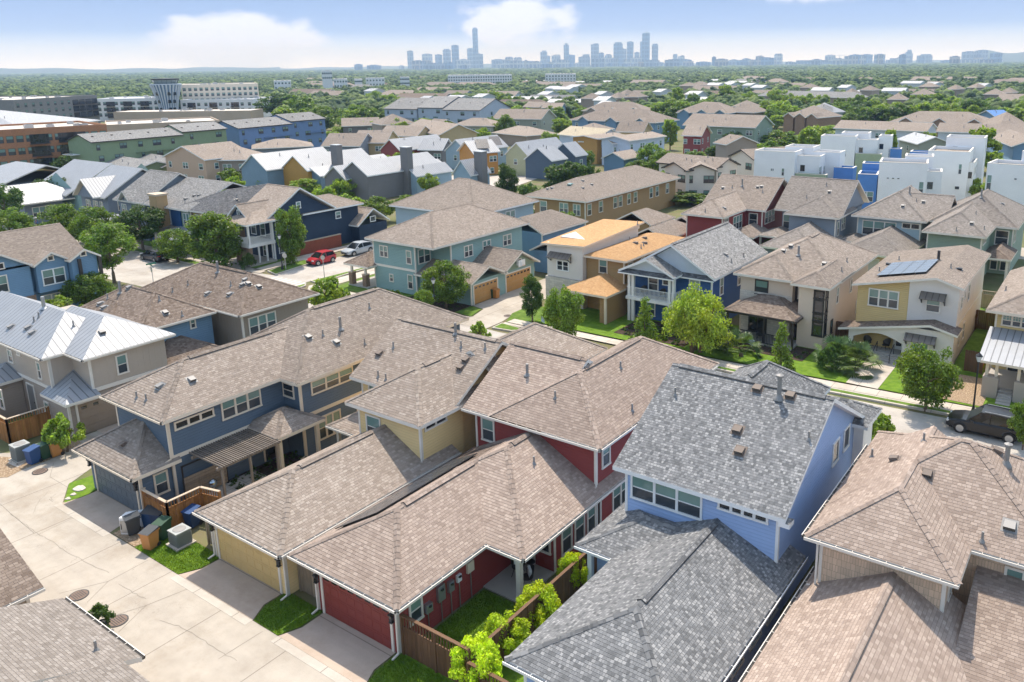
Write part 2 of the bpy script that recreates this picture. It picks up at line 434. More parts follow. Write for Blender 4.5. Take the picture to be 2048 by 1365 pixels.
    def gutter(s, seg, z):
        (x0, y0), (x1, y1) = seg; d = Vector((x1-x0, y1-y0, 0)); L = d.length; d.normalize(); o = Vector((d.y, -d.x, 0))
        a, b = Vector((x0, y0, z)), Vector((x1, y1, z)); g = s.gut; t = s.trim
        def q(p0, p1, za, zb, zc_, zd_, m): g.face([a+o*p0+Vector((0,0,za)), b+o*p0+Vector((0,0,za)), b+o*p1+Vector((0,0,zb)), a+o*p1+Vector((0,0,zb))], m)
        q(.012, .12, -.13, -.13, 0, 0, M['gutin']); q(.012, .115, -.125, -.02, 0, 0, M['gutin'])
        g.face([a+o*.12+Vector((0,0,-.14)), b+o*.12+Vector((0,0,-.14)), b+o*.135+Vector((0,0,-.012)), a+o*.135+Vector((0,0,-.012))], t)
        g.face([a+o*.1+Vector((0,0,-.01)), a+o*.135+Vector((0,0,-.012)), b+o*.135+Vector((0,0,-.012)), b+o*.1+Vector((0,0,-.01))][::-1], t)
        g.face([a+o*.005+Vector((0,0,-.14)), b+o*.005+Vector((0,0,-.14)), b+o*.12+Vector((0,0,-.14)), a+o*.12+Vector((0,0,-.14))][::-1], t)
        k = int(L/.6)
        for i in range(1, k):
            p = a+d*(L*i/k); g.bar(p+o*.0+Vector((0,0,-.005)), p+o*.13+Vector((0,0,-.005)), .02, .012, t)
    def shed(s, pts, m='tan', th=.18, name='porch_roof', gut=None, trim=None):
        """single sloping plane, four corners counter-clockwise from above, first two at the eave"""
        m = M[m] if isinstance(m, str) else m; mb = MB(); mt = trim or s.trim
        s.slab(mb, pts, m, th, mt)
        for i in range(4):
            u, v = pts[i], pts[(i+1) % 4]
            mb.face([(u[0],u[1],u[2]-th),(v[0],v[1],v[2]-th),v,u], mt)
        return mb.build(name, s.root)
    # --- openings, given by the face they lie on and two opposite corners
    def F(s, face, plane):
        if face == 's': return lambda u, z, d: (u, plane-d, z)
        if face == 'e': return lambda u, z, d: (plane+d, u, z)
        if face == 'n': return lambda u, z, d: (-u, plane+d, z)
    def rect(s, face, plane, p0, p1):
        f = ony if face == 's' else onx
        a, b = f(p0, plane), f(p1, plane)
        return min(a[0], b[0]), max(a[0], b[0]), min(a[1], b[1]), max(a[1], b[1])
    def ubox(s, mb, F, u0, u1, z0, z1, d0, d1, m):
        P = [F(u, z, d) for u in (u0, u1) for z in (z0, z1) for d in (d0, d1)]
        mb.box(min(p[0] for p in P), max(p[0] for p in P), min(p[1] for p in P), max(p[1] for p in P), min(p[2] for p in P), max(p[2] for p in P), m)
    def winr(s, face, plane, u0, u1, zb, zt, n=1, split=True, trim=None, mul=0, dark=False, name='window', t=.1):
        F = s.F(face, plane); fr = MB(); gl = MB(); tm = trim or s.trim
        B = lambda a, b, c, d, e, f: s.ubox(fr, F, a, b, c, d, e, f, tm)
        B(u0, u1, zt-t, zt, 0, .06); B(u0-.02, u1+.02, zb, zb+t, 0, .075)
        B(u0, u0+t, zb+t, zt-t, 0, .055); B(u1-t, u1, zb+t, zt-t, 0, .055)
        W = (u1-u0-2*t)/n
        for i in range(n):
            a, b = u0+t+W*i, u0+t+W*(i+1)
            if i: B(a-.065, a+.065, zb+t, zt-t, 0, .05)
            zm_ = (zb+zt)/2
            if split: B(a+.02, b-.02, zm_-.025, zm_+.025, 0, .035)
            for j in range(1, mul+1):
                c = a+(b-a)*j/(mul+1); B(c-.012, c+.012, zm_ if split else zb+t, zt-t, 0, .03)
            if mul: B(a, b, (zm_+zt)/2-.012, (zm_+zt)/2+.012, 0, .03)
            def g(za, zb2, m):
                q = [F(a, za, .012), F(b, za, .012), F(b, zb2, .012), F(a, zb2, .012)]; gl.face(q, m)
            if split: g(zb+t, zm_, M['glasslo']); g(zm_, zt-t, M['glassdk'] if dark else M['glassup'])
            else: g(zb+t, zt-t, M['glassdk'])
        w = fr.build(name, s.root); gl.build('pane', w); return w
    def win(s, face, plane, p0, p1, **k):
        return s.winr(face, plane, *s.rect(face, plane, p0, p1), **k)
    def door(s, face, plane, u0, u1, z0, z1, m, glassy=False, name='door'):
        F = s.F(face, plane); b = MB(); t = .1
        for a, c, d, e in ((u0-t, u0, z0, z1), (u1, u1+t, z0, z1), (u0-t, u1+t, z1, z1+t)): s.ubox(b, F, a, c, d, e, 0, .05, s.trim)
        s.ubox(b, F, u0, u1, z0, z1, 0, .03, m)
        o = b.build(name, s.root)
        if glassy:
            g = MB(); s.ubox(g, F, u0+.14, u1-.14, z0+.3, z1-.15, .02, .036, M['glassdk']); g.build('pane', o)
        k = MB(); s.ubox(k, F, u1-.12, u1-.06, z0+.95, z0+1.05, .03, .08, M['black']); k.build('handle', o)
        return o
    def garage(s, face, plane, u0, u1, z1, m, wins=6, z0=.02, frame=True):
        F = s.F(face, plane); b = MB(); h = (z1-z0)/4
        for i in range(4):
            s.ubox(b, F, u0, u1, z0+h*i+.008, z0+h*(i+1)-.008, -.05, .02, m)
            for j in range(8):
                a = u0+(u1-u0)*(j+.12)/8; c = u0+(u1-u0)*(j+.88)/8
                s.ubox(b, F, a, c, z0+h*i+.1, z0+h*(i+1)-.1, .02, .032, m)
        o = b.build('garage_door', s.root)
        if wins:
            for j in range(wins):
                g = MB(); c = u0+(u1-u0)*(j+.5)/wins; s.ubox(g, F, c-.17, c+.17, z1-h*.72, z1-h*.35, .03, .04, M['glassdk']); g.build('door_window', o)
        if frame:
            f = MB()
            for a, c, d, e in ((u0-.14, u0-.01, 0, z1+.12), (u1+.01, u1+.14, 0, z1+.12), (u0-.01, u1+.01, z1+.01, z1+.12)): s.ubox(f, F, a, c, d, e, 0, .06, s.trim)
            f.build('door_frame', o)
        return o
    def pipe(s, x, y, h=.45, r=.05, m='lead', cap=False):
        q = s.zroof(x, y)
        if not q: return
        z = q[0]; b = MB()
        b.lathe([(r*2.6, .0), (r*2.4, .04), (r*1.15, .14), (r, .16), (r, h), (0, h)] if not cap else [(r*2.4, 0), (r*2.2, .06), (r*1.1, .25), (r, .27), (r, h), (r*1.7, h+.02), (r*1.7, h+.12), (0, h+.2)], (x, y, z-.06), M[m], 10)
        b.build('vent_pipe', s.root, True)
    def boxvent(s, x, y, w=.36, m='ventbrown'):
        q = s.zroof(x, y)
        if not q: return
        z, n = q; up = Vector(n); h = Vector((-n.y, n.x, 0)); h.normalize(); v = up.cross(h); c = Vector((x, y, z))
        b = MB(); a = w/2
        def P(i, j, k): return c+h*i+v*j+up*k
        base = [P(-a-.08,-a-.1,.012), P(a+.08,-a-.1,.012), P(a+.08,a+.1,.012), P(-a-.08,a+.1,.012)]; b.face(base, M[m])
        lo = [P(-a,-a,0), P(a,-a,0), P(a,a,0), P(-a,a,0)]; hi = [P(-a,-a,.2), P(a,-a,.2), P(a*.92,a*.9,.1), P(-a*.92,a*.9,.1)]
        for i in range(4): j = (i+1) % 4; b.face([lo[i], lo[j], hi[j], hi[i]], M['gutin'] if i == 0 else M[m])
        b.face(hi, M[m]); b.build('roof_vent', s.root)
    def atroof(s, p, fn, **k):
        """put a roof fitting where the ray through a photo point first meets this house's roof"""
        d = ray(*p); best = None
        for pts, n, dd in s.roofs:
            den = n.dot(d)
            if abs(den) < 1e-6: continue
            t = (dd-n.z*CAMH)/den
            if t <= 0: continue
            x, y = d.x*t, d.y*t
            ok = all((pts[(i+1) % len(pts)][0]-pts[i][0])*(y-pts[i][1])-(pts[(i+1) % len(pts)][1]-pts[i][1])*(x-pts[i][0]) > -.01 for i in range(len(pts)))
            if ok and (best is None or t < best[0]): best = (t, x, y)
        if best: fn(best[1], best[2], **k)
    def pipes(s, *pts, **k):
        for p in pts: s.atroof(p, s.pipe, **k)
    def vents(s, *pts, **k):
        for p in pts: s.atroof(p, s.boxvent, **k)
    def downspout(s, x, y, zt, zb=.1, dx=0, dy=0):
        b = MB(); b.bar((x, y, zt), (x, y, zb), .08, .06, s.trim); b.bar((x, y, zb+.02), (x+dx*.35, y+dy*.35, zb-.04), .08, .06, s.trim)
        if zt > 1: b.bar((x, y, zt), (x+dx*.3, y+dy*.3, zt+.12), .07, .06, s.trim)
        b.build('downspout', s.root)
    def band(s, face, plane, u0, u1, z0, z1, m=None, d=.04):
        b = MB(); s.ubox(b, s.F(face, plane), u0, u1, z0, z1, 0, d, m or s.trim); b.build('band_board', s.root)
    def walllamp(s, face, plane, u, z):
        F = s.F(face, plane); b = MB()
        s.ubox(b, F, u-.06, u+.06, z+.12, z+.3, 0, .03, M['black']); s.ubox(b, F, u-.02, u+.02, z+.26, z+.3, .02, .2, M['black'])
        s.ubox(b, F, u-.11, u+.11, z+.17, z+.22, .06, .28, M['black']); s.ubox(b, F, u-.07, u+.07, z-.13, z+.17, .1, .24, M['glassdk']); s.ubox(b, F, u-.09, u+.09, z-.17, z-.13, .08, .26, M['black'])
        b.build('wall_lamp', s.root)
    def post(s, x, y, z0, z1, w=.2, m=None, base=None):
        b = MB(); m = m or s.trim; b.box(x-w/2, x+w/2, y-w/2, y+w/2, z0, z1, m, 'd')
        o = b.build('post', s.root)
        if base:
            h, bw, bm = base; c = MB(); c.box(x-bw/2, x+bw/2, y-bw/2, y+bw/2, z0, z0+h, bm, 'd'); c.box(x-bw/2-.04, x+bw/2+.04, y-bw/2-.04, y+bw/2+.04, z0+h, z0+h+.08, M['stonecap']); c.build('pier', o)
    def done(s):
        for m, mb in s.w.items():
            if mb.f:
                o = mb.build('wall', s.root)
                if len([1 for q in s.w.values() if q.f]) > 1: o['label'] = m.name.split('.')[0]+' wall'
        if s.tr.f: s.tr.build('corner_trim', s.root)
        if s.gut.f: s.gut.build('gutter', s.root)
        return s.root
# ------------------------------------------------------------------ colours of siding
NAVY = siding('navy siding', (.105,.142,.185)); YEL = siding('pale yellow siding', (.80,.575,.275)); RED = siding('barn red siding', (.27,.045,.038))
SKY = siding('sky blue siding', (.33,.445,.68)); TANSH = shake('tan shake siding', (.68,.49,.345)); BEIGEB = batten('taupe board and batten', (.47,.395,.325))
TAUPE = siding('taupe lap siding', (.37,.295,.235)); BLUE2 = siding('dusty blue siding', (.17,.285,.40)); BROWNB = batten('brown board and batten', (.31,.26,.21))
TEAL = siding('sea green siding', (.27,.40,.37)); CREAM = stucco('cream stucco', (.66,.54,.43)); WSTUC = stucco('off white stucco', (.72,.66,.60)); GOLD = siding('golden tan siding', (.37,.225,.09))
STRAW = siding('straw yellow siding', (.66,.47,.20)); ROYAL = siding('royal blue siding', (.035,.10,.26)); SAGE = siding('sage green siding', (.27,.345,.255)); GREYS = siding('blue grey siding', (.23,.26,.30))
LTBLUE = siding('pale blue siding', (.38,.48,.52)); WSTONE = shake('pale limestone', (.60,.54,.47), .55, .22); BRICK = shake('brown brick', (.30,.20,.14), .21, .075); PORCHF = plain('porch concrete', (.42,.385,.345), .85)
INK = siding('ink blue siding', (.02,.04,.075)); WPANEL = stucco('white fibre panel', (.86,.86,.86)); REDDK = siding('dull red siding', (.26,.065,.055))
DOORC = {k: plain(k+' garage door', c, .55) for k, c in dict(navy=(.10,.125,.15), yellow=(.62,.44,.19), red=(.23,.04,.033), taupe=(.30,.225,.16), ochre=(.50,.27,.09), blue=(.19,.30,.38), white=(.6,.55,.48)).items()}
NB = 'alley houses'

# ---- navy house
h = House('house', 'navy blue house with a slatted pergola and tan shingle roof', -43, 25, trim='beigetrim', group=NB)
h.wall(-46.75,-41.3, 18.85, 20.6, 0, 2.55, NAVY, 'se'); h.wall(-46.6,-41.1, 20.6, 27.9, 0, 5.25, NAVY, 'se sw', 0); h.wall(-47.5,-39.45, 27.9, 42.1, 0, 5.25, NAVY, 'se', 0)
h.roof(-47.23,-40.87,18.3,21.0, 2.6, .6, 'y', '10', 'tan2', 'garage_roof', 's')
h.roof(-47.05,-40.6,20.1,32.0, 5.2, .58, 'y', '10', 'tan2', gut='s', vent=5.5); h.roof(-48.0,-38.95,27.4,42.6, 5.2, .6, 'y', '11', 'tan2', vent=True)
h.garage('s', 18.85, -46.2, -41.75, 2.15, DOORC['navy'], 0)
h.winr('e', -41.3, 19.55, 20.35, .85, 2.15)
h.winr('e', -41.1, 20.95, 23.3, 4.2, 4.72, n=3, split=False); h.win('e', -41.1, z4(1285,1085), z4(1530,1115), n=3)
h.win('s', 27.9, z4(1648,970), z4(1725,1080), dark=True); h.win('e', -39.45, zb(0,868), zb(370,845), n=3)
h.winr('e', -39.45, 28.9, 30.7, .75, 2.3, n=3); h.winr('e', -39.45, 32.0, 33.6, .75, 2.3, n=3)
h.band('e', -41.1, 20.6, 27.9, 2.62, 2.85); h.band('e', -39.45, 27.9, 36, 2.62, 2.85)
# back porch under a small hip roof, and the pergola
h.roof(-41.6,-38.2, 25.2, 28.6, 2.75, .55, 'y', '11', 'tan2', 'porch_roof'); h.post(-38.6, 25.6, 0, 2.7, .2); h.post(-38.6, 28.2, 0, 2.7, .2)
h.door('e', -41.1, 26.2, 27.1, .1, 2.2, M['dkbrown'], True)
pg = MB(); PGW = wood('weathered pergola timber', (.24,.20,.165))
for i in range(26): pg.box(-41.05, -37.9, 21.55+i*.145, 21.6+i*.145, 2.62, 2.72, PGW)
for x in (-40.6, -38.2): pg.box(x-.05, x+.05, 21.4, 25.3, 2.45, 2.615, PGW)
p = pg.build('pergola_slats', h.root); 
for x, y in ((-38.2,21.7),(-38.2,23.4),(-38.2,25.1)):
    b = MB(); b.box(x-.06,x+.06,y-.06,y+.06,0,2.45,PGW); b.build('pergola_post', h.root)
h.downspout(-41.05, 20.52, 5.0, 2.7, 0, -1); h.downspout(-41.22, 18.78, 2.3, .1, 0, -1); h.downspout(-39.4, 27.8, 5, .2, 0, -1)
h.walllamp('s', 18.85, -46.5, 1.75); h.walllamp('s', 18.85, -41.5, 1.75)
h.pipes(z4(800,1070), z4(855,1085), z4(1888,705), z5(172,545), z5(312,775), z5(145,755)); h.pipes(zb(262,420), h=.9, r=.09)
h.vents(z4(937,1003), z4(1120,965), z4(1800,715), z4(1965,745), m='lead'); h.vents(z7(668,78), w=.3)
h.done()

# ---- yellow house
h = House('house', 'pale yellow house with a long hipped roof over its yellow garage', -32, 27, group=NB)
h.wall(-34.7,-29.1, 18.9, 28, 0, 2.55, YEL, 'se sw'); h.wall(-34.0,-29.15, 27.7, 31, 0, 5.25, YEL, 'se sw', 0)
h.wall(-36.8,-29.3, 30.4, 38, 0, 5.2, YEL, 'sw', 0); h.prismwall(-36.8,-29.3, 30.4, 38, 5.2, 5.25, .6, 'x', YEL); h.wall(-33.1,-27.3,37.9,42.1,0,5.2,YEL)
h.roof(-35.2,-28.55,18.35,30.0, 2.6, .51, 'y', '10', 'tan', 'garage_roof', 'se', vent=4.6)
h.roof(-34.5,-28.65,27.2,34, 5.2, .6, 'y', '10', 'tan', gut='', vent=1.2); h.roof(-37.3,-28.75,29.9,38.5, 5.2, .6, 'x', '00', 'tan', vent=True)
h.roof(-33.6,-26.8,33,42.6, 5.2, .62, 'y', '01', 'tan')
h.garage('s', 18.9, -34.3, -29.6, 2.15, DOORC['yellow'], 7)
h.winr('e', -29.15, 28.0, 29.7, 4.45, 4.95, n=2, split=False); h.winr('e', -29.3, 33.6, 34.15, 6.2, 6.9); h.winr('s', 30.4, -36.2, -35.0, 3.7, 4.9)
h.winr('s', 27.7, -33.4,-32.2, 3.2, 4.6)
h.roof(-37.6,-33.9, 28.2, 32, 2.6, .5, 'x', '11', 'tan', 'porch_roof', 's'); h.post(-37.2, 28.7, 0, 2.5); h.post(-34.4, 28.7, 0, 2.5)
h.downspout(-29.05, 18.83, 2.3, .1, 0, -1); h.downspout(-34.75, 18.83, 2.3, .1, 0, -1); h.downspout(-29.1, 27.62, 4.9, 2.8, 0, -1)
h.walllamp('s', 18.9, -34.52, 1.75); h.walllamp('s', 18.9, -29.3, 1.75)
h.pipes(zb(460,548), zb(712,580), zb(1290,575), zb(1495,590), zb(583,828), zb(648,852)); h.pipes(zb(1243,460), h=.75, r=.08)
h.vents(zb(595,628), zb(1332,683), zb(1288,748))
h.done()

# ---- red house with solar panels on the garage wing
h = House('house', 'dark red house with rosy tan shingles and a covered patio', -24, 28, group=NB)
h.wall(-27.15,-22.1, 19.1, 27, 0, 2.55, RED, 'se sw'); h.wall(-27.05,-20.0, 27, 31, 0, 2.55, RED, '')
h.wall(-27.9,-20.0, 30.7, 38.4, 0, 5.25, RED, 'se sw', 0); h.wall(-26.1,-20.0,38.4,43,0,5.2,RED)
h.prismwall(-27.9,-24.0, 30.7, 38.4, 5.2, 5.25, .58, 'x', RED)
h.roof(-28.3,-21.57,18.65,30, 2.6, .51, 'y', '10', 'rose', 'garage_roof', 'se', vent=4.6); h.roof(-28.3,-19.47,24.04,36, 2.6, .51, 'y', '10', 'rose', 'garage_roof', 'se', vent=1.4)
h.roof(-28.4,-23,30.2,38.9, 5.2, .58, 'x', '00', 'rose', gut='', vent=True); h.roof(-26.6,-19.46,30.2,44.0, 5.2, .6, 'y', '11', 'rose', gut='', vent=True)
h.gutter(((-28.4,30.2),(-19.46,30.2)), 5.2); h.gutter(((-19.46,30.2),(-19.46,43.5)), 5.2)
h.garage('s', 19.1, -26.7, -22.5, 2.15, DOORC['red'], 8)
h.win('e', -22.1, z8(583,930), z8(665,1010)); h.winr('s', 30.7, -27.5, -26.55, 3.35, 4.75); h.winr('e', -20.0, 31.2, 32.0, 3.5, 4.9)
for a, b in ((27.6,28.5),(28.7,29.6),(29.8,30.6)): h.winr('e', -20.0, a, b, .5, 2.2)
h.winr('e', -20.0, 32.2, 33.9, .5, 2.2, n=2); h.winr('s', 27, -20.95,-20.15, .9, 2.2, split=False); h.door('s', 27, -22.0,-21.2, .08, 2.15, M['brightwhite'], True)
h.band('e', -20.0, 27.0, 27.14, 0, 2.5); h.band('e', -20.0, 31.0, 31.14, 0, 2.5)
h.post(-20.15, 24.6, 0, 2.45, .24)
b = MB(); b.box(-22.08, -19.95, 24.3, 26.98, .0, .08, PORCHF); b.build('patio', h.root)
for nm, y, z, w, hh, d, c in (('meter_box',20.75,1.0,.34,.42,.2,'galv'),('meter_box',21.55,1.05,.42,.75,.14,'galv'),('meter_box',22.15,1.15,.32,.5,.16,'galv'),('meter_box',22.7,1.3,.26,.34,.12,'brightwhite'),('junction_box',23.45,1.35,.42,.5,.12,'beigetrim')):
    b = MB(); b.box(-22.1, -22.1+d, y-w/2, y+w/2, z, z+hh, M[c]); b.box(-22.1, -22.09+d, y-w/2+.05, y+w/2-.05, z+hh*.35, z+hh-.06, M[c]); b.tube([(-22.03,y,z),(-22.03,y,.02)], .025, M['galv'])
    if nm == 'meter_box': b.lathe([(.09,0),(.09,.07),(0,.08)], (-22.1+d, y, z+hh*.7), M['glassdk'], 8)
    b.build(nm, h.root)
h.downspout(-22.05, 19.0, 2.3, .1, 0, -1); h.downspout(-27.1, 19.0, 2.3, .1, 0, -1); h.downspout(-19.95, 30.62, 4.9, 2.8, 0, -1)
h.walllamp('s', 19.1, -26.95, 1.72); h.walllamp('s', 19.1, -22.25, 1.72)
h.pipes(z8(1265,182), z5(1258,1070), z5(1640,895), z5(1708,1145)); h.pipes(z5(1095,935), h=.7, r=.08)
h.done()
# solar panels lie on its garage roof, west slope
SOL = NT('solar cells'); uv, u_, v_ = SOL.uv()
fu = SOL.math('FRACT', SOL.math('DIVIDE', u_, .168)); fv = SOL.math('FRACT', SOL.math('DIVIDE', v_, .168))
ln = SOL.math('MAXIMUM', SOL.math('LESS_THAN', fu, .05), SOL.math('LESS_THAN', fv, .05))
SOL.col(SOL.mix(ln, (.05,.052,.058), (.16,.16,.165))); SOL = SOL.fin(.22, 0, .7)
def solar(name, label, pts, nu, nv, lift=.12, m=None, group=None, frame='black'):
    """a grid of framed panels on the slope a,b (lower edge), c,d (upper edge)"""
    a, b, c, d = [Vector(p) for p in pts]; n = (b-a).cross(d-a).normalized(); r = thing(name, label, 'solar panels', a.lerp(c, .5), 0, group)
    L = lambda u, v: (a.lerp(b, u)).lerp(d.lerp(c, u), v)
    for i in range(nu):
        for j in range(nv):
            u0, u1, v0, v1 = (i+.01)/nu, (i+.99)/nu, (j+.01)/nv, (j+.99)/nv; P = [L(u0,v0), L(u1,v0), L(u1,v1), L(u0,v1)]
            mb = MB(); T = [p+n*(lift+.04) for p in P]; Bt = [p+n*lift for p in P]
            for k in range(4): q = (k+1) % 4; mb.face([Bt[k], Bt[q], T[q], T[k]], M[frame])
            mb.face(Bt[::-1], M[frame]); ce = (T[0]+T[2])/2; I = [p.lerp(ce, .035) for p in T]
            for k in range(4): q = (k+1) % 4; mb.face([T[k], T[q], I[q], I[k]], M[frame])
            mb.roofface(I, m or SOL); mb.build('solar_panel', r)
    mb = MB()
    for v in (.2, .8): mb.bar(L(0,v)+n*lift*.5, L(1,v)+n*lift*.5, .05, lift*.8, M['black'])
    mb.build('mounting_rail', r)
    return r
zs = lambda x: 2.6+.51*(x+28.3)
solar('solar_array', 'long row of dark solar panels along the ridge of the red house garage', [(-27.55,28.4,zs(-27.55)),(-27.55,20.6,zs(-27.55)),(-25.75,21.6,zs(-25.75)),(-25.75,28.4,zs(-25.75))], 7, 1, .07)

# ---- sky blue house
h = House('house', 'sky blue house under grey speckled shingles', -14, 28, trim='brightwhite', group=NB)
h.wall(-15.8,-9.9, 19.4, 29.6, 0, 2.55, SKY, 'sw se'); h.wall(-17.5,-10.1, 29.4, 40.3, 0, 5.3, SKY, 'sw se', 0); h.prismwall(-17.5,-10.1, 29.4, 40.3, 5.28, 5.4, .535, 'x', SKY)
h.wall(-17.7,-15.8, 27.2, 29.4, 0, 2.5, SKY)
h.roof(-17.95,-9.68,28.95,40.75, 5.3, .535, 'x', '00', 'grey', vent=True)
h.roof(-16.3,-9.4,18.9,31.0, 2.6, .42, 'y', '10', 'grey', 'garage_roof', 'se', vent=6.3); h.roof(-18.2,-12.6,26.2,30.8, 2.6, .42, 'x', '10', 'grey', 'garage_roof', 's')
h.roof(-9.98,-9.5,28.95,29.5, 5.1, .4, 'x', '11', 'grey', 'eave_return', cap=False)
h.roof(-17.4,-12.0,36.5,42.2, 5.9, .7, 'y', '01', 'grey', vent=2.2); h.roof(-12.6,-9.3,39.8,42.6, 5.15, .5, 'x', '11', 'grey', 'porch_roof', cap=True)
h.win('s', 29.4, z9(-232,232), z9(152,492), n=3); h.winr('s', 29.4, -12.85,-10.55, 4.55, 5.0, n=4, split=False)
h.wall(-12.2,-9.6, 40.3, 42.1, 0, 5.0, M['brightwhite'])
h.win('e', -10.1, za(1655,770), za(1690,900), split=False); h.win('e', -10.1, za(1560,890), za(1600,1020), split=False)
h.winr('e', -10.1, 30.3, 31.2, .9, 2.2); 
for a in (22.5, 24.3, 26.1, 27.9): h.winr('e', -9.9, a, a+1.2, .9, 2.2, split=False, dark=True)
h.winr('s', 19.4, -15.3,-14.5, .9, 2.0); h.garage('s', 19.4, -13.9,-10.3, 2.15, DOORC['blue'], 0)
h.post(-17.9+.25, 26.6, 0, 2.45, .22)
h.pipes(za(215,470), za(1355,850)); h.pipes(za(1100,500), h=1.1, r=.11, cap=True); h.vents(za(920,415), za(748,770), za(768,950), za(1200,475), m='ventbrown', w=.4)
h.downspout(-9.85, 22.6, 2.3, .1, 0, -1)
h.done()

# ---- tan house
h = House('house', 'tan shake sided house with brown hipped roofs by the bright blue house', -5, 30, trim='white', group=NB)
h.wall(-8.25,-3.6, 29.1, 39.3, 0, 5.1, TANSH, 'sw se', 0); h.wall(-3.6,-.2, 31.7, 39.3, 0, 5.1, TANSH)
h.roof(-8.75,-3.1,28.6,38, 5.1, .6, 'y', '10', 'rose', gut='sw'); h.roof(-8.75,.3,31.2,39.8, 5.1, .58, 'x', '11', 'rose', gut='s', vent=.8)
h.wall(-8.2,-2.6, 16, 29.3, 0, 2.5, TANSH); h.roof(-8.75,-2.1,14,30.5, 2.6, .55, 'y', '00', 'rose', 'garage_roof', 'w', vent=14)
h.shed([(-2.9,26.2,2.55),(3.5,26.2,2.55),(3.5,31.75,4.2),(-2.9,31.75,4.2)], 'rose', name='garage_roof'); h.wall(-2.6,3.2, 26.7, 31.6, 0, 2.3, TANSH)
h.win('s', 31.7, z9(1790,730), z9(1885,905)); h.winr('e', -3.6, 29.9, 30.6, 3.3, 4.7)
h.gutter(((-2.9,26.2),(3.5,26.2)), 2.55)
h.downspout(-8.33, 29.0, 4.9, 2.7, -1, 0)
h.pipes(z9(1070,145), z9(1350,60), z9(1665,600)); h.pipes(z9(1795,190), h=.9, r=.1, cap=True); h.vents(z9(1195,160), z9(1370,240), z9(1745,115), z9(1825,130), m='ventbrown'); h.vents(z9(1815,520), w=.42, m='lead')
h.done()

# ---- two garage roofs on the near side of the alley
h = House('garage_building', 'brown hipped garage roof cut off at the left edge of the alley', -38, 8, 'garage', group='garages on the near side of the alley')
h.wall(-42,-35.35, 3, 11.1, 0, 2.5, plain('warm grey render', (.36,.30,.26), .8), 'ne'); h.roof(-43,-34.9,1.5,11.55, 2.6, .42, 'y', '10', 'brown', gut='e'); h.prismwall(-42.4,-35.35,5,11.1,2.45,2.5,.42,'y',plain('warm grey render', (.36,.30,.26), .8)); h.done()
h = House('garage_building', 'large tan garage roof in the bottom left corner beside a potted shrub', -28, 7, 'garage', group='garages on the near side of the alley')
h.wall(-33,-28.1, 2, 11.2, 0, 2.5, TAUPE); h.roof(-33.45,-27.4,.5,11.65, 2.6, .42, 'x', '00', 'taupe', gut='n'); h.prismwall(-33,-28.1,2,11.2,2.45,2.5,.42,'x',TAUPE); h.wall(-28.4,-20, 1, 10, 0, 3.1, TAUPE); h.roof(-27.2,-19,0,10.9, 3.1, .36, 'x', '00', 'taupe'); h.pipes(z7(520,1190) ); h.done()

# ---- taupe house with the metal roof
h = House('house', 'taupe house with a shiny standing seam metal roof', -58, 24, trim='white', group='houses left of the alley')
h.wall(-68,-57.0, 21.5, 28, 2.9, 5.25, BEIGEB, 'se', 2.9); h.wall(-57.0,-54.6, 22.9, 28, 2.9, 5.25, BEIGEB, 'se', 2.9)
h.wall(-67.97,-54.63, 22.93, 27.97, 0, 2.88, TAUPE, ''); h.wall(-67.9,-57.1, 21.53, 22.92, 0, 2.88, TAUPE); h.wall(-57.1,-54.63, 21.25, 22.92, 0, 2.6, TAUPE, 'se', 0)
h.roof(-70,-56.7,21.0,27.2, 5.2, .6, 'x', '01', 'metal', gut='se', cap=False); h.roof(-62,-54.2,22.4,28.6, 5.2, .52, 'x', '01', 'metal', gut='se', cap=False)
h.shed([(-57.5,20.85,2.65),(-53.95,20.85,2.65),(-57.0,22.92,3.8),(-57.5,22.92,3.8)],'metal'); h.shed([(-53.95,20.85,2.65),(-53.95,23.05,2.65),(-57.0,23.05,3.8),(-57.0,22.92,3.8)],'metal'); h.roof(-66,-61.6,19.2,24, 2.7, .3, 'y', '11', 'metal', 'porch_roof', cap=False)
h.wall(-65.6,-61.9,19.6,21.5,0,2.6,TAUPE,'se')
h.garage('e', -54.63, 21.8, 26.3, 2.15, DOORC['taupe'], 6)
h.win('e', -54.6, zd(1305,185), zd(1470,365)); h.win('s', 21.5, zd(80,95), zd(165,275)); h.win('s', 21.5, zd(410,240), zd(490,460)); h.win('s', 21.5, zd(188,120), zd(240,190), n=2, split=False)
h.win('s', 21.53, zd(500,690), zd(580,850)); h.win('s', 19.6, zd(-30,545), zd(65,800)); h.door('s', 21.53, -61.2, -60.2, .1, 2.3, M['galv'])
h.band('s', 21.5, -68, -57, 2.7, 2.92); h.band('e', -54.6, 22.9, 28, 2.66, 2.92)
h.downspout(-56.95, 21.42, 4.9, 2.8, 0, -1)
h.pipes(z4(200,625), z4(228,600), z4(430,650)); h.pipes(z4(258,545), h=.9, r=.12, m='galv'); h.vents(z4(65,655), z4(165,660), z4(190,690), z4(595,688), m='lead')
h.done()
h = House('house', 'dusty blue house with a brown hip roof behind the metal roofed house', -60, 30, trim='white', group='houses left of the alley')
h.wall(-66.5,-57.2, 27.9, 33.2, 0, 5.2, BLUE2, 'se', 0); h.roof(-66.5,-56.7,27.35,33.3, 5.2, .62, 'x', '11', 'brown', gut='se'); h.roof(-66.3,-60.5,26.9,31, 5.2, .5, 'x', '11', 'brown')
h.wall(-57.2,-55.8, 28, 32.2, 0, 2.5, BLUE2); h.roof(-60,-55.3,27.4,32.8, 2.7, .55, 'x', '11', 'brown', 'garage_roof', 'se'); h.garage('e', -55.8, 28.6, 31.6, 2.15, DOORC['taupe'], 4)
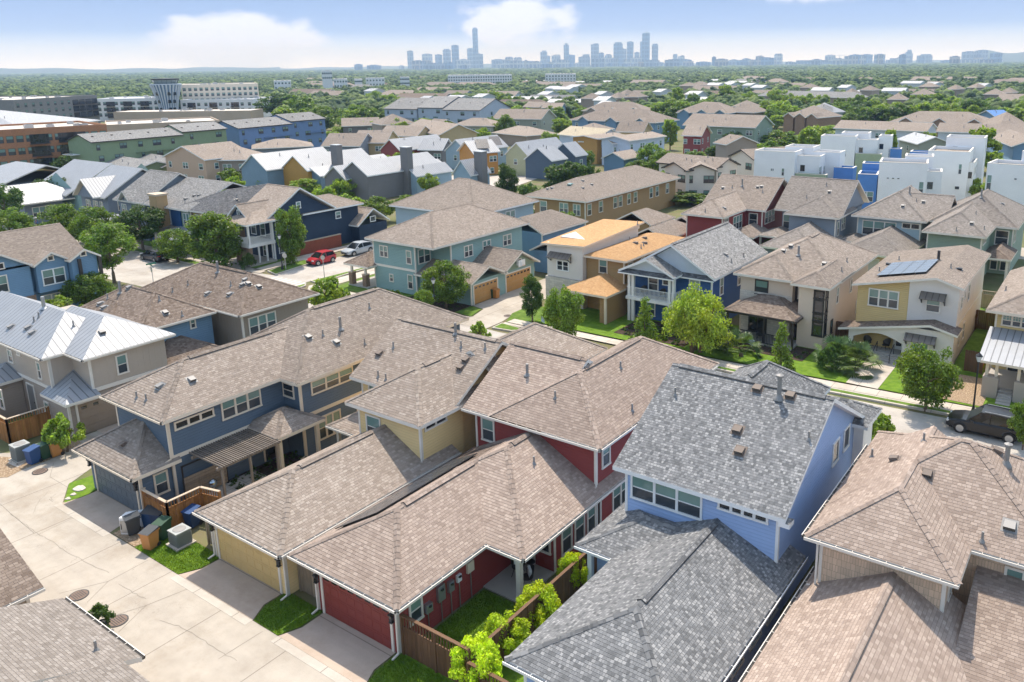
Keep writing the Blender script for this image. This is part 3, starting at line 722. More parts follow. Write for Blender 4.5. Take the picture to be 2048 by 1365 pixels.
h.win('e', -57.2, z4(838,700), z4(915,790)); h.win('e', -57.2, z4(1105,610), z4(1148,660)); h.winr('s', 27.9, -65.5, -64.7, 3.6, 4.9)
h.pipes(z4(630,490), z4(932,500), z4(620,610), z4(478,525), z4(1065,590)); h.pipes(z4(705,455), h=1., r=.1); h.vents(z4(588,520), z4(610,542), z4(965,572), z4(757,425), m='lead'); h.done()
h = House('house', 'brown board and batten house with a long hip roof by the street corner', -60, 37, trim='white', group='houses left of the alley')
h.wall(-68,-54.6, 34.1, 40.2, 0, 5.2, BROWNB, 'sw se', 0); h.roof(-68.5,-54.1,33.6,41, 5.2, .55, 'x', '11', 'brown', gut='se', vent=True)
h.win('e', -54.6, z4(1448,605), z4(1620,665), n=3); h.winr('e', -54.6, 35, 38.4, .8, 2.2, n=3)
h.pipes(z4(1010,450), z4(1100,410), z4(1350,415)); h.pipes(z4(1275,335), h=1., r=.1); h.vents(z4(1215,460), z4(1345,465), z4(1420,408), z4(1435,380), z4(1450,402), z4(1512,420), m='lead'); h.done()
# ------------------------------------------------------------------ across the street
NS = 'houses across the street'
def awning(h, face, plane, u0, u1, z, d=.75, m='darkmetal'):
    F = h.F(face, plane); b = MB(); A = [F(u0,z-.45,d), F(u1,z-.45,d), F(u1,z,.05), F(u0,z,.05)]
    b.roofface(A, M[m]); b.face([(p[0],p[1],p[2]-.05) for p in A[::-1]], M[m])
    for i in range(4): j = (i+1) % 4; p, q = A[i], A[j]; b.face([(p[0],p[1],p[2]-.05), (q[0],q[1],q[2]-.05), q, p], M[m])
    for u in (u0+.1, u1-.1): b.bar(F(u,z-.95,.03), F(u,z-.5,d-.1), .06, .06, M['dkbrown']); b.bar(F(u,z-.95,.05), F(u,z-.3,.05), .06, .06, M['dkbrown'])
    b.build('awning', h.root)
def railing(h, pts, z0, z1, m, sp=.13, top=.05):
    b = MB()
    for a, c in zip(pts, pts[1:]):
        A, C = Vector((*a, 0)), Vector((*c, 0)); L = (C-A).length
        for z in (z0+.06, z1): b.bar(A+Vector((0,0,z)), C+Vector((0,0,z)), top+.02, top, m)
        k = max(1, int(L/sp))
        for i in range(k+1):
            p = A.lerp(C, i/k); b.box(p.x-.018, p.x+.018, p.y-.018, p.y+.018, z0+.06, z1, m)
    b.build('railing', h.root)
def steps(h, x0, x1, y1, n, z, run=.3, m=None, face='s'):
    for i in range(n):
        b = MB(); zt = z*(n-i)/(n+1); b.box(x0, x1, y1-run*(i+1), y1-run*i, 0, zt, m or PORCHF); b.build('step', h.root)

h = House('house', 'cream stucco house with a dark window tower and stone trim', -23, 64, group=NS)
h.wall(-26.9,-22.2, 64.9, 76, 0, 5.3, CREAM); h.wall(-21.2,-19.0, 63.6, 76.5, 0, 5.5, CREAM); h.wall(-22.2,-21.2, 65.6, 76, 0, 5.4, M['dkbrown'])
h.ubox(h.mbw(WSTONE), h.F('s',64.9), -26.92,-22.18,2.6,3.9,0,.06,WSTONE); h.wall(-26.6,-22.2,64.55,64.89,0,2.6,WSTONE)
h.roof(-27.4,-22.0,64.3,72,5.45,.55,'y','10','tan2'); h.roof(-27.4,-18.5,66.2,78,5.5,.55,'y','11','tan2',vent=True); h.roof(-21.8,-18.5,63.1,70,5.6,.55,'y','10','tan2')
h.roof(-27.2,-20.7,61.9,67,2.75,.45,'x','11','brown','porch_roof',cap=True,trim=M['dkbrown'])
for x in (-26.9,-23.6,-21.1): h.post(x,62.3,0,2.7,.16,M['dkbrown'])
h.win('s',64.9,z6(475,375),z6(550,475),trim=M['dkbrown']); h.winr('s',64.55,-25.9,-24.2,.35,1.8,n=2,split=False,trim=M['dkbrown'])
[(h.winr('s',63.6,-19.95,-19.04,a,b,split=False,trim=M['black'],t=.13), h.winr('e',-19.0,63.64,64.35,a,b,split=False,trim=M['black'],t=.13)) for a,b in ((1.2,2.5),(2.5,3.2),(3.2,4.4),(4.4,5.2))]; h.winr('s',65.6,-21.95,-21.35,3.6,4.7)
h.winr('e',-19.0,66.6,67.3,3.3,4.8); h.winr('e',-19.0,65.5,66.1,.9,2.2,trim=M['dkbrown']); h.winr('e',-19.0,70.5,71.3,3.3,4.6,split=False); h.winr('e',-19,73,74,.8,2)
b = MB(); b.box(-26.9,-21.1,62.1,64.5,0,.25,PORCHF); b.build('porch_floor',h.root); railing(h,[(-26.8,62.15),(-22.6,62.15)],.25,1.15,M['black'])
h.pipes(z6(980,330),z6(1010,275)); h.pipes(z6(728,235),h=.9,r=.1); h.vents(z6(640,210),z6(685,182),z6(880,285),m='lead'); h.done()

h = House('house', 'house with yellow siding beside off white stucco and solar panels on its low gabled roof', -13, 68, group=NS)
FY = 66.0
h.mbw(WSTUC); G = h.mbw(WSTUC); GS = h.mbw(STRAW)
G.face([(-13.1,FY,0),(-9.45,FY,0),(-9.45,FY,6.35),(-11.1,FY,6.85),(-13.1,FY,6.5)],WSTUC); GS.face([(-17.1,FY+.05,0),(-13.1,FY+.05,0),(-13.1,FY+.05,6.45),(-17.1,FY+.05,5.5)],STRAW)
G.face([(-9.45,FY,0),(-9.45,79,0),(-9.45,79,6.35),(-9.45,FY,6.35)],WSTUC); G.face([(-9.45,79,0),(-17.1,79,0),(-17.1,79,5.5),(-11.1,79,6.85),(-9.45,79,6.35)],WSTUC); G.face([(-17.1,79,0),(-17.1,FY,0),(-17.1,FY,5.5),(-17.1,79,5.5)],WSTUC); FOOT.append((-18,-8,64,80))
h.shed([(-9.1,FY-.45,6.4),(-9.1,79.4,6.4),(-11.1,79.4,7.0),(-11.1,FY-.45,7.0)],'tan2',name='roof'); h.shed([(-17.5,79.4,5.6),(-17.5,FY-.45,5.6),(-11.1,FY-.45,7.0),(-11.1,79.4,7.0)],'tan2',name='roof')
# front porch block: arched opening under a low gable
P = h.mbw(WSTUC); FP = 64.6
def archwall(x0,x1,xa,xb,ztop,zs,za,y):
    n = 12; arc = [(xa+(xb-xa)*i/n, zs+(za-zs)*math.sin(math.pi*i/n)) for i in range(n+1)]
    P.face([(x0,y,0),(xa,y,0),(xa,y,zs),(xa,y,ztop(xa)),(x0,y,ztop(x0))],WSTUC); P.face([(xb,y,0),(x1,y,0),(x1,y,ztop(x1)),(xb,y,ztop(xb)),(xb,y,zs)],WSTUC)
    for (xA,zA),(xB,zB) in zip(arc,arc[1:]): P.face([(xA,y,zA),(xB,y,zB),(xB,y,ztop(xB)),(xA,y,ztop(xA))],WSTUC); P.face([(xA,y+.3,zA),(xB,y+.3,zB),(xB,y,zB),(xA,y,zA)],WSTUC)
zt = lambda x: 2.1+(x+17.6)*.2 if x < -11.0 else 3.42-(x+11.0)*.25
archwall(-17.2,-9.3,-16.8,-13.0,zt,1.5,2.05,FP)
P.face([(-9.3,FP,0),(-9.3,FY,0),(-9.3,FY,zt(-9.3)),(-9.3,FP,zt(-9.3))],WSTUC)
h.shed([(-9.0,FP-.35,zt(-9)+.1),(-9.0,FY+.4,zt(-9)+.1),(-11.0,FY+.4,3.52),(-11.0,FP-.35,3.52)],'brown',name='porch_roof'); h.shed([(-18.0,FY+.4,2.1),(-18.0,FP-.35,2.1),(-11.0,FP-.35,3.52),(-11.0,FY+.4,3.52)],'brown',name='porch_roof')
b = MB(); b.box(-17.1,-9.4,FP+.02,FY-.02,0,.5,PORCHF); b.build('porch_floor',h.root)
steps(h,-15.4,-12.9,FP,4,.5)
for x in (-14.9,-13.6):
    b = MB(); b.tube([(x,FP-1.2,.0),(x,FP-1.2,.85),(x,FP+.1,1.35),(x,FP+.1,.5)],.03,M['black']); b.build('handrail',h.root)
h.win('s',FY+.05,z6(1140,425),z6(1310,555),n=3); h.win('s',FY,z6(1475,478),z6(1555,578)); awning(h,'s',FY,-12.2,-10.3,5.7); h.winr('s',FP,-12.4,-11.0,.6,1.9,n=2); awning(h,'s',FP,-12.8,-10.5,2.55)
h.winr('e',-9.45,67.2,67.9,4.2,5.3); h.winr('e',-9.45,68.6,69.2,4.7,5.4,split=False); h.winr('e',-9.45,70.3,71.2,4.1,5.6); h.winr('e',-9.45,67.6,68.2,1.0,2.3); h.winr('e',-9.45,69.5,70.4,1.0,2.5); h.band('e',-9.45,66,79,2.9,3.1)
h.door('s',FY+.05,-13.9,-13.2,.5,2.2,M['brightwhite'],True)
h.pipes(z6(1315,265),z6(1618,312),z6(1200,330)); h.pipes(z6(1545,265),h=.9,r=.12,m='dkbrown'); h.vents(z6(1255,292),z6(1270,305),z6(1668,320),m='black'); h.done()
zsl = lambda x: 5.6+(x+17.5)*(1.4/6.4)
BLUEC = plain('bluish solar glass',(.15,.175,.21),.2)
solar('solar_array','blue grey solar panels tilted on the roof of the yellow and white house',[(-16.0,72.6,zsl(-16.0)),(-16.0,67.4,zsl(-16.0)),(-12.2,67.4,zsl(-12.2)),(-12.2,72.6,zsl(-12.2))],5,4,.14,BLUEC)

h = House('house', 'blue house with a white columned upper balcony and grey roof', -33, 63, trim='brightwhite', group=NS)
h.wall(-36.9,-28.95,63.4,75,0,5.0,ROYAL,'se',0); h.roof(-37.3,-28.5,62.9,75.4,5.0,.60,'y','00','lgrey',vent=True); h.roof(-37.5,-31.7,61.5,66,5.0,.46,'y','00','lgrey',name='porch_roof')
pal = plain('pale blue gable board',(.50,.56,.62),.6)
for x0,x1,y,p in ((-36.9,-28.95,63.38,.60),(-37.1,-32.1,61.95,.46)):
    xm=(x0+x1)/2; b=h.mbw(pal); b.face([(x0,y,4.98),(x1,y,4.98),(xm,y,4.98+p*(x1-xm))],pal)
    h.shed([(x0-.4,y-.55,4.82),(x1+.4,y-.55,4.82),(x1+.1,y-.02,5.12),(x0-.1,y-.02,5.12)],'dgrey',th=.12)
for x,y in ((-36.7,62.2),(-36.3,62.2),(-32.5,62.2),(-32.1,62.2)): h.post(x,y,0,4.85,.26)
b = MB(); b.box(-37,-31.9,62.0,63.38,2.15,2.45,M['brightwhite']); b.build('balcony_floor',h.root); railing(h,[(-36.9,63.3),(-36.9,62.08),(-32.0,62.08),(-32.0,63.3)],2.45,3.35,M['brightwhite'])
h.winr('s',63.4,-35.4,-34.3,2.9,4.3,dark=True); h.winr('s',63.4,-33.9,-33.1,3.6,4.2,split=False); h.winr('s',63.4,-31.2,-30.1,2.9,4.6); h.winr('e',-28.95,65,65.8,2.9,4.6); h.winr('e',-28.95,69,69.8,2.9,4.4); h.winr('e',-28.95,72,72.8,3,4.4); h.winr('s',63.4,-35.8,-34.6,.4,1.8); h.winr('s',63.4,-31,-29.8,.4,1.8)
h.pipes(z6(335,278),z6(407,245),z6(160,330)); h.vents(z6(300,232),m='lead'); h.done()

h = House('house', 'white and golden tan house with a bright orange roof', -42, 63, trim='beigetrim', group=NS)
h.wall(-46.6,-42.35,62.8,73.5,2.9,6.3,WSTUC); h.wall(-46.75,-42.2,62.65,73.3,0,2.88,WSTONE); h.wall(-42.3,-38.0,63.4,75,0,5.4,GOLD,'se',0)
h.shed([(-47.1,62.4,6.25),(-41.9,62.4,6.45),(-41.9,74.1,6.95),(-47.1,74.1,6.75)],'orange',name='roof'); h.wall(-46.5,-42.4,65,73.9,6.2,6.5,WSTUC)
h.roof(-42.32,-37.55,62.95,75.4,5.45,.30,'y','11','orange',cap=False); h.roof(-42.6,-37.5,59.5,64.5,2.85,.42,'y','10','orange','porch_roof',cap=False); h.post(-42.2,59.9,0,2.7,.2,M['beigetrim']); h.post(-37.9,59.9,0,2.7,.2,M['beigetrim'])
h.wall(-38.6,-37.8,60,63.4,0,2.7,GOLD)
h.win('s',62.8,zh(190,510),zh(330,650),n=2,trim=M['brightwhite'],dark=True); awning(h,'s',62.8,-46.2,-43.6,5.45); h.win('s',63.4,zh(670,500),zh(770,675))
for a,w in ((64,1.0),(66.5,.8),(69,.7),(71.3,.7),(73.4,.9)): h.winr('e',-38.0,a,a+w,3.6,5.0)
h.winr('e',-38.0,64.6,65.4,.6,2.2); h.pipes(zh(1108,250),zh(1018,290),zh(1178,350),zh(1150,380)); h.pipes(zh(840,260),h=1.1,r=.08,m='dkbrown'); h.vents(zh(1190,265),zh(1192,322),zh(1088,322)); h.done()

h = House('house', 'sea green house with stone porch piers and attached ochre garages', -62, 60, trim='white', group=NS)
h.wall(-66,-59.7,57.5,72,0,5.6,TEAL,'se sw',0); h.wall(-59.7,-57,60,72,0,5.6,TEAL,'se',0); h.roof(-66.6,-56.5,56.9,73,5.6,.5,'y','11','tan2'); h.band('s',57.5,-66,-59.7,2.55,2.8)
h.roof(-69.5,-65.6,56.2,62,2.6,.55,'y','10','brown','porch_roof'); 
for x,y in ((-68.9,56.8),(-66.7,56.8)): h.post(x,y,0,2.6,.22,base=(1.5,.55,BRICK))
b = MB(); b.box(-69.3,-66.0,56.5,61.5,0,.2,PORCHF); b.build('porch_floor',h.root)
h.winr('s',57.5,-63.75,-63.1,1.0,1.9); h.winr('s',57.5,-61.0,-60.2,.6,2.2); h.winr('s',57.5,-61.0,-60.2,3.3,4.8); h.winr('e',-59.7,57.9,59.7,3.3,4.9,n=2); h.winr('s',57.5,-65,-63.7,3.6,4.9,n=2); h.winr('e',-57,62,63.4,3.5,4.8,n=2); h.winr('e',-57,65,66.4,3.5,4.8,n=2); h.winr('e',-57,68.5,70,3.5,4.8,n=2)
h.wall(-60,-52.5,57.9,68.3,0,2.35,TEAL,'se',0); h.roof(-60,-52,57.4,63.2,2.4,.45,'x','00','tan2','garage_roof'); h.roof(-60,-52,62.6,68.8,2.45,.55,'x','00','tan2','garage_roof')
G = h.mbw(SAGE); G.face([(-52.45,63,2.3),(-52.45,68.4,2.3),(-52.45,65.7,3.85)],SAGE); h.winr('e',-52.45,65.3,66,2.7,3.3,split=False)
h.garage('e',-52.5,58.3,61.9,1.95,DOORC['ochre'],6); h.garage('e',-52.5,63.4,67.5,1.95,DOORC['ochre'],7)
b = MB(); b.box(-52.3,-51.6,65.0,65.08,2.7,3.2,M['brightwhite']); b.box(-52.45,-52.3,65.0,65.08,2.9,3.0,M['black']); 
b.tube([(-51.55+.2*math.cos(a),65.3+.2*math.sin(a),2.72) for a in np.linspace(0,6.3,13)],.015,M['orange'],5); b.box(-51.85,-51.8,64.75,65.85,2.6,3.3,M['brightwhite']); b.build('basketball_hoop',h.root)
h.done()

h = House('house', 'yellow house with a pale metal porch roof at the right edge', -4, 62, trim='beigetrim', group=NS)
h.wall(-6.7,2,65.2,78,0,5.3,STRAW,'sw',0); h.roof(-7.3,2.6,64.2,78,5.4,.5,'y','10','tan2')
h.wall(-6.6,-5.6,60.4,61.2,0,1.6,stucco('greige stucco pier',(.42,.36,.31))); h.wall(-4.6,-3,60.4,61.2,0,1.6,stucco('greige stucco pier',(.42,.36,.31))); 
for x in (-6.4,-5.8,-4.4): h.post(x,60.8,1.6,2.9,.2)
h.shed([(-7.0,60.1,2.85),(2,60.1,2.85),(2,65.2,3.9),(-7.0,65.2,3.9)],M['metal'],name='porch_roof'); b = MB(); b.box(-6.6,0,61.2,65.2,0,.7,PORCHF); b.build('porch_floor',h.root)
steps(h,-5.55,-4.65,61.2,5,.75,.35); h.door('s',65.2,-5.5,-4.5,.7,2.7,M['glassdk'],False); h.winr('s',65.2,-6.3,-4.3,4.1,5.0,n=3,mul=2); h.pipes(zr(998,235)); h.done()

# ------------------------------------------------------------------ left, beyond the side road
NL = 'houses beyond the side road'
h = House('house', 'blue house with three small front gables at the left edge of the street', -90, 34, trim='white', group=NL)
h.wall(-95.5,-86.6,20,38.2,0,5.4,BLUE2,'se',0); h.roof(-96.2,-85.9,18,37.6,5.4,.5,'y','00','tan2',vent=False)
for y0,y1,x in ((27.5,32.2,-85.9),(32.6,35.4,-85.6),(35.5,37.9,-84.9)):
    ym=(y0+y1)/2; hh=5.35
    h.roof(-90,x+.4,y0-.3,y1+.3,hh-.1,.62,'x','00','tan2','gable_roof',cap=False); b=h.mbw(BLUE2); b.box(-86.6,x,y0,y1,2.4 if y0>32.5 else 0,hh-.05,BLUE2); b.face([(x,y0,hh-.06),(x,y1,hh-.06),(x,ym,hh+.62*(ym-y0)-.15)],BLUE2)
    h.winr('e',x,ym-.3,ym+.3,5.35,6.0 if y1-y0>4 else 5.9,split=False)
h.winr('e',-85.9,28.2,30.2,3.1,4.8,n=2); h.winr('e',-85.6,33.0,35.1,3.0,4.6,n=2,trim=M['brightwhite']); h.winr('e',-86.6,33.0,35.6,.6,1.9,n=3)
for y in (36.2,38.1): h.post(-84.8,y,0,5.2,.28,M['dkbrown'])
h.winr('e',-86.6,36.4,37.1,3.6,4.6); h.wall(-86.5,-85.8,27.4,32.3,0,2.3,BRICK); h.done()
h = House('house', 'ink blue corner house with a white two storey corner porch', -88, 60, trim='brightwhite', group=NL)
h.wall(-92,-86.6,59.3,68,0,5.4,INK,'se',0); h.roof(-92.6,-85.9,58.3,69,5.4,.62,'x','00','tan'); h.roof(-91,-85.4,55.2,62,5.3,.4,'y','10','tan','porch_roof'); h.roof(-91.3,-87.2,56.6,63,5.75,.75,'y','00','tan','gable_roof'); h.roof(-92.6,-86.2,64,74,5.2,.45,'y','11','tan')
G = h.mbw(INK); G.face([(-90.9,56.9,5.6),(-87.6,56.9,5.6),(-89.25,56.9,7.0)],INK); G.face([(-86.3,58.8,5.3),(-86.3,68.4,5.3),(-86.3,63.6,8.1)],INK); h.wall(-92,-86.8,68,73.4,0,5.1,INK)
h.winr('e',-86.3,63.1,63.8,6.0,6.9); h.winr('s',56.9,-89.5,-89.0,5.8,6.6,split=False)
b = MB(); b.box(-90.6,-85.8,55.6,59.28,2.35,2.75,M['brightwhite']); b.build('balcony_floor',h.root); railing(h,[(-90.5,55.7),(-85.9,55.7),(-85.9,59.2)],2.75,3.6,M['brightwhite'])
for x,y in ((-90.4,55.8),(-88.1,55.8),(-86.0,55.8),(-86.0,59.1)): h.post(x,y,2.75,5.25,.22)
for x,y in ((-88.3,55.8),(-86.1,55.8)): h.post(x,y,0,2.35,.5,BRICK)
for y in (57.0,58.1,59.2): h.post(-86.0,y,0,2.35,.16)
h.winr('s',59.3,-88.7,-87.6,3.0,4.9); h.winr('s',59.3,-90.6,-89.5,3.0,4.9); h.winr('s',59.3,-88.5,-87.5,.4,2.0); h.winr('e',-86.6,60.2,61.2,.7,2.2,mul=1); h.winr('e',-86.6,60,61,3.2,4.7,mul=1); h.winr('e',-86.8,69.5,70.4,3.6,4.6)
h.wall(-88.5,-85.2,72,77,0,2.4,INK); h.roof(-89,-84.9,71.6,77.4,2.5,.7,'x','00','tan','garage_roof'); h.winr('e',-85.2,74,75,2.6,3.4,split=False)
b = MB(); b.box(-91,-85.8,55.5,59.3,0,.3,PORCHF); b.build('porch_floor',h.root)
h.vents(zf(1580,130),zf(1668,158),m='lead'); h.done()
h = House('townhouse', 'row of town houses in blue, green and brick under a long charcoal roof', -103, 58, group=NL)
h.wall(-111,-105.6,57.4,70,0,5.4,siding('bright blue panel',(.03,.16,.42)),'se',0); h.wall(-105.5,-103.2,57.3,70,0,5.4,siding('deep blue panel',(.02,.09,.24))); h.wall(-103.1,-100.8,57.4,70,0,5.4,SAGE,'se',0); h.wall(-100.8,-94.9,57.6,72.5,0,5.4,BRICK)
h.roof(-111.6,-100.4,56.8,70.6,5.45,.42,'x','00','lgrey',cap=False); h.roof(-104,-94.2,57.0,73.2,5.5,.44,'y','11','dgrey')
for u,w in ((-110.4,1.6),(-108.2,.7),(-106.6,.8),(-102.7,1.5),(-100,.9),(-97.8,1.6)): h.winr('s',57.4 if u<-101 else 57.6,u,u+w,3.0,4.9,n=1 if w<1.2 else 2,trim=M['brightwhite'])
for u in (-110.2,-107.2,-102.4,-99): h.winr('s',57.4 if u<-101 else 57.6,u,u+1.3,.5,2.1,n=2,trim=M['brightwhite'])
h.winr('e',-94.9,70.5,72,4.6,5.2,n=2,split=False)
h.shed([(-110,54.5,2.4),(-104,54.5,2.4),(-104,57.4,2.9),(-110,57.4,2.9)],'tan'); h.shed([(-103.5,53.8,2.3),(-98,53.8,2.3),(-98,57.3,3.0),(-103.5,57.3,3.0)],'metal')
for x in (-109.6,-104.4,-103.2,-98.4): h.post(x,54.3,0,2.3,.16)
b = MB(); CH = plain('ochre chimney render',(.50,.32,.16),.8); b.box(-107.9,-106.0,55.9,57.38,0,7.0,CH); b.box(-108.05,-105.85,55.75,57.5,7.0,7.25,M['stonecap']); b.build('chimney',h.root)
h.vents(zj(1690,400),zj(1770,372),zj(1812,368),zf(757,115),zf(185,105),zf(280,68),zf(332,62),m='lead'); h.pipes(zf(760,80),zf(172,150)); h.done()
h = House('house', 'grey gabled house with pale grey shingles and a small dormer', -116, 60, group=NL)
h.prismwall(-119,-112,57.3,68,0,5.4,.62,'x',GREYS); h.roof(-119.5,-111.5,56.7,68.6,5.45,.6,'x','00','lgrey'); h.roof(-117.5,-114.6,56.4,61,5.6,.9,'y','00','lgrey','gable_roof',cap=False); G=h.mbw(GREYS); G.face([(-117.2,56.9,5.4),(-114.9,56.9,5.4),(-116.05,56.9,6.5)],GREYS)
h.winr('s',57.3,-118.3,-117,3.3,4.8,n=2); h.winr('s',57.3,-114.4,-113,3.3,4.8,n=2); h.winr('s',56.9,-116.3,-115.8,5.5,6.0,split=False); h.shed([(-121,53.5,2.5),(-116,53.5,2.5),(-116,57.3,3.1),(-121,57.3,3.1)],'metal'); h.done()
h = House('house', 'grey house with a bright metal roof and a triangular front gable', -126, 60, group=NL)
h.prismwall(-130,-122,57.2,68,0,5.4,.6,'x',GREYS); h.roof(-130.6,-121.4,56.5,68.6,5.45,.6,'x','00','metal',cap=False); h.roof(-129,-122.8,55.6,63,5.5,.8,'y','00','metal','gable_roof',cap=False); G=h.mbw(GREYS); G.face([(-128.6,56.1,5.3),(-123.2,56.1,5.3),(-125.9,56.1,7.3)],GREYS)
h.winr('s',57.2,-128.6,-127.2,3.2,4.6,n=2); h.winr('s',57.2,-126.4,-125,3.2,4.6,n=2); h.winr('e',-122,58.5,60.5,3.2,4.8,n=2); h.winr('s',57.2,-124.5,-123.6,3.2,4.6); h.done()
h = House('house', 'pale blue gabled house with a wide metal roof behind dark trees', -140, 60, group=NL)
h.prismwall(-150,-137.5,60,74,0,4.2,.5,'y',TEAL); h.prismwall(-150,-139,62,72,0,4.2,.55,'x',TEAL); h.roof(-151,-138,58.5,74,4.2,.55,'x','00','metal',cap=False); h.roof(-147,-138.5,51.5,62,3.6,.6,'y','01','metal','porch_roof',cap=False); h.wall(-146,-139.5,53,58.5,0,3.5,GREYS); h.winr('s',53,-145,-143,1,2.8,n=2); h.winr('e',-139.5,54,57,1,2.8,n=3); h.done()
h = House('house', 'low house with a broad bright metal roof at the far left below the orange building', -165, 62, group=NL)
h.wall(-178,-160,58,72,0,4.2,GREYS); h.roof(-179,-159,57,73,4.3,.35,'x','10','metal',cap=False); h.wall(-160,-148,66,78,0,4.2,TAUPE); h.roof(-161,-147.5,65,79,4.3,.35,'x','11','metal',cap=False); h.done()

# ------------------------------------------------------------------ second rows on the right
NR = 'houses in the row behind the street'
h = House('house', 'dark red house with a long tan hip roof behind the orange roof', -41, 90, group=NR)
h.wall(-44.1,-39.3,88.5,96,0,5.4,RED,'sw se',0); h.wall(-44.1,-37,95.4,106,0,5.4,REDDK,'se',0); h.prismwall(-44,-37,95.4,106,5.3,5.4,.6,'x',REDDK)
h.roof(-44.6,-38.9,87.9,100,5.45,.6,'y','10','tan'); h.roof(-45.2,-36.4,94.8,107,5.45,.55,'x','00','tan'); h.roof(-39.8,-36.2,90.6,96,2.8,.5,'y','10','tan2','porch_roof'); h.post(-36.7,91,0,2.7); h.post(-39.2,91,0,2.7)
h.winr('e',-39.3,88.9,90.2,4.2,5.1,n=3,split=False); h.winr('e',-39.3,91.6,94.4,3.1,4.9,n=3); h.winr('s',95.4,-38.8,-37.6,3.2,4.9,dark=True); h.winr('e',-37,96.2,99.6,3.4,5.0,n=3)
h.roof(-43.6,-38,86,89,2.7,.35,'x','11','brown','garage_roof'); h.wall(-43,-39,86.4,88.5,0,2.6,RED)
h.vents(zn(798,388),zn(812,598),zn(1195,375),zn(1155,380),m='lead'); h.pipes(zn(617,632),zn(893,388),zn(1205,435)); h.pipes(zn(995,370),h=1.,r=.1); h.done()
h = House('house', 'blue grey house with a big tan roof between the red and pale blue houses', -30, 92, group=NR)
h.wall(-33.4,-27.7,95,106,0,5.4,GREYS,'se',0); h.wall(-35,-33.4,97,106,0,5.4,GREYS); h.prismwall(-35,-27.7,97,107,5.3,5.4,.62,'x',GREYS)
h.roof(-33.9,-27.2,94.4,102,5.45,.55,'y','10','taupe'); h.roof(-35.9,-27.3,96.4,108,5.5,.6,'x','00','taupe'); h.wall(-33.5,-27.9,87.4,95,0,2.6,GREYS); h.roof(-34,-27.3,86.8,97,2.8,.55,'y','10','taupe','garage_roof'); h.roof(-36.6,-33.2,92.5,97,2.8,.3,'y','10','taupe','porch_roof'); h.post(-36.2,93,0,2.7)
h.winr('e',-27.7,95.6,96.4,3,4.8); h.winr('e',-27.7,97.3,98.8,3.4,5.0,n=2); h.winr('s',97,-34.9,-33.8,3.0,4.9); h.winr('e',-27.7,97,99,.6,2.1,n=2); h.vents(zn(1888,428),m='lead'); h.pipes(zn(1858,365),zn(1655,490)); h.done()
h = House('house', 'pale blue house with a row of three upper windows and a hip roof', -22, 95, group=NR)
h.wall(-26,-18.8,98,107,0,5.4,LTBLUE,'sw se',0); h.roof(-26.6,-18.1,97.3,108,5.45,.6,'y','10','taupe',vent=.5); h.roof(-22,-16.5,100.5,108,5.4,.6,'x','00','taupe'); h.wall(-25.3,-18.9,90.2,98,0,2.6,TANSH); h.roof(-25.6,-18.3,89.3,100,2.75,.5,'y','10','taupe','garage_roof'); h.roof(-27.2,-24.6,94.5,99,2.8,.35,'y','11','taupe','porch_roof'); h.post(-26.9,95,0,2.7)
h.garage('s',90.2,-24.6,-21.4,2.0,DOORC['white'],0); h.winr('s',98,-25.4,-21.5,3.1,4.9,n=3); h.winr('s',98,-20.9,-18.9,4.3,5.0,n=2,split=False); h.vents(zo(808,370),zo(1018,325),m='lead'); h.pipes(zo(945,325)); h.pipes(zo(875,250),h=1.,r=.1); h.done()
h = House('house', 'sage green house with stacked hip roofs and a back patio at the right', -13, 95, group=NR)
h.wall(-17,-11.6,92.4,100,0,5.4,SAGE,'sw se',0); h.wall(-11.6,-9.4,99,110,0,5.4,SAGE,'se',0); h.wall(-17,-11.6,99,110,0,5.4,SAGE); h.roof(-17.5,-11.1,91.7,103,5.45,.6,'y','10','taupe'); h.roof(-18,-8.9,98.5,112,5.45,.62,'y','11','taupe')
h.roof(-16.8,-11.2,86.5,93,2.8,.5,'y','11','brown','garage_roof'); h.wall(-16.2,-11.8,87.2,92.4,0,2.7,SAGE); h.roof(-11.8,-8.8,93.6,99.2,2.9,.5,'y','10','brown','porch_roof'); h.post(-9.2,94.2,0,2.8,.24)
h.winr('e',-11.6,93,95.2,4.2,5.1,n=3,split=False); h.winr('s',99,-11.2,-9.8,3.3,5.0,dark=True); h.winr('e',-9.4,100,101.6,3.4,5,n=2); h.winr('s',99,-11.4,-10.6,.4,2.5,dark=True); h.winr('s',99,-10.4,-9.6,.4,2.5,dark=True)
h.vents(zo(1512,545),zo(1825,350),m='lead'); h.pipes(zo(1355,620),zo(1640,610),zo(1555,455)); h.pipes(zo(1610,280),h=1.,r=.1); h.done()
h = House('house', 'long ochre house with a broad tan roof and many paired windows', -66, 95, trim='white', group='houses in the middle distance')
h.wall(-71.5,-62.5,93.5,121,0,4.6,GOLD,'se',0); h.roof(-73,-61.8,92.8,121.6,4.7,.42,'y','11','tan2')
for a in (94,97,101,102.5,105,107,112,114,117.5): h.winr('e',-62.5,a,a+1.1,2.4,4.1)
h.winr('s',93.5,-70.5,-69.2,2.4,4.1); h.winr('s',93.5,-67,-65.4,2.4,4.1,n=2); h.winr('s',93.5,-64.6,-63.3,2.4,4.1,n=2); h.vents(z2(1215,1105),z2(1240,1100),z2(1470,1080),z2(1418,1100),z2(1418,1058),m='lead'); h.vents(z2(1345,1080),w=.6,m='glassup'); h.pipes(z2(1195,1080),z2(1310,1060)); h.done()
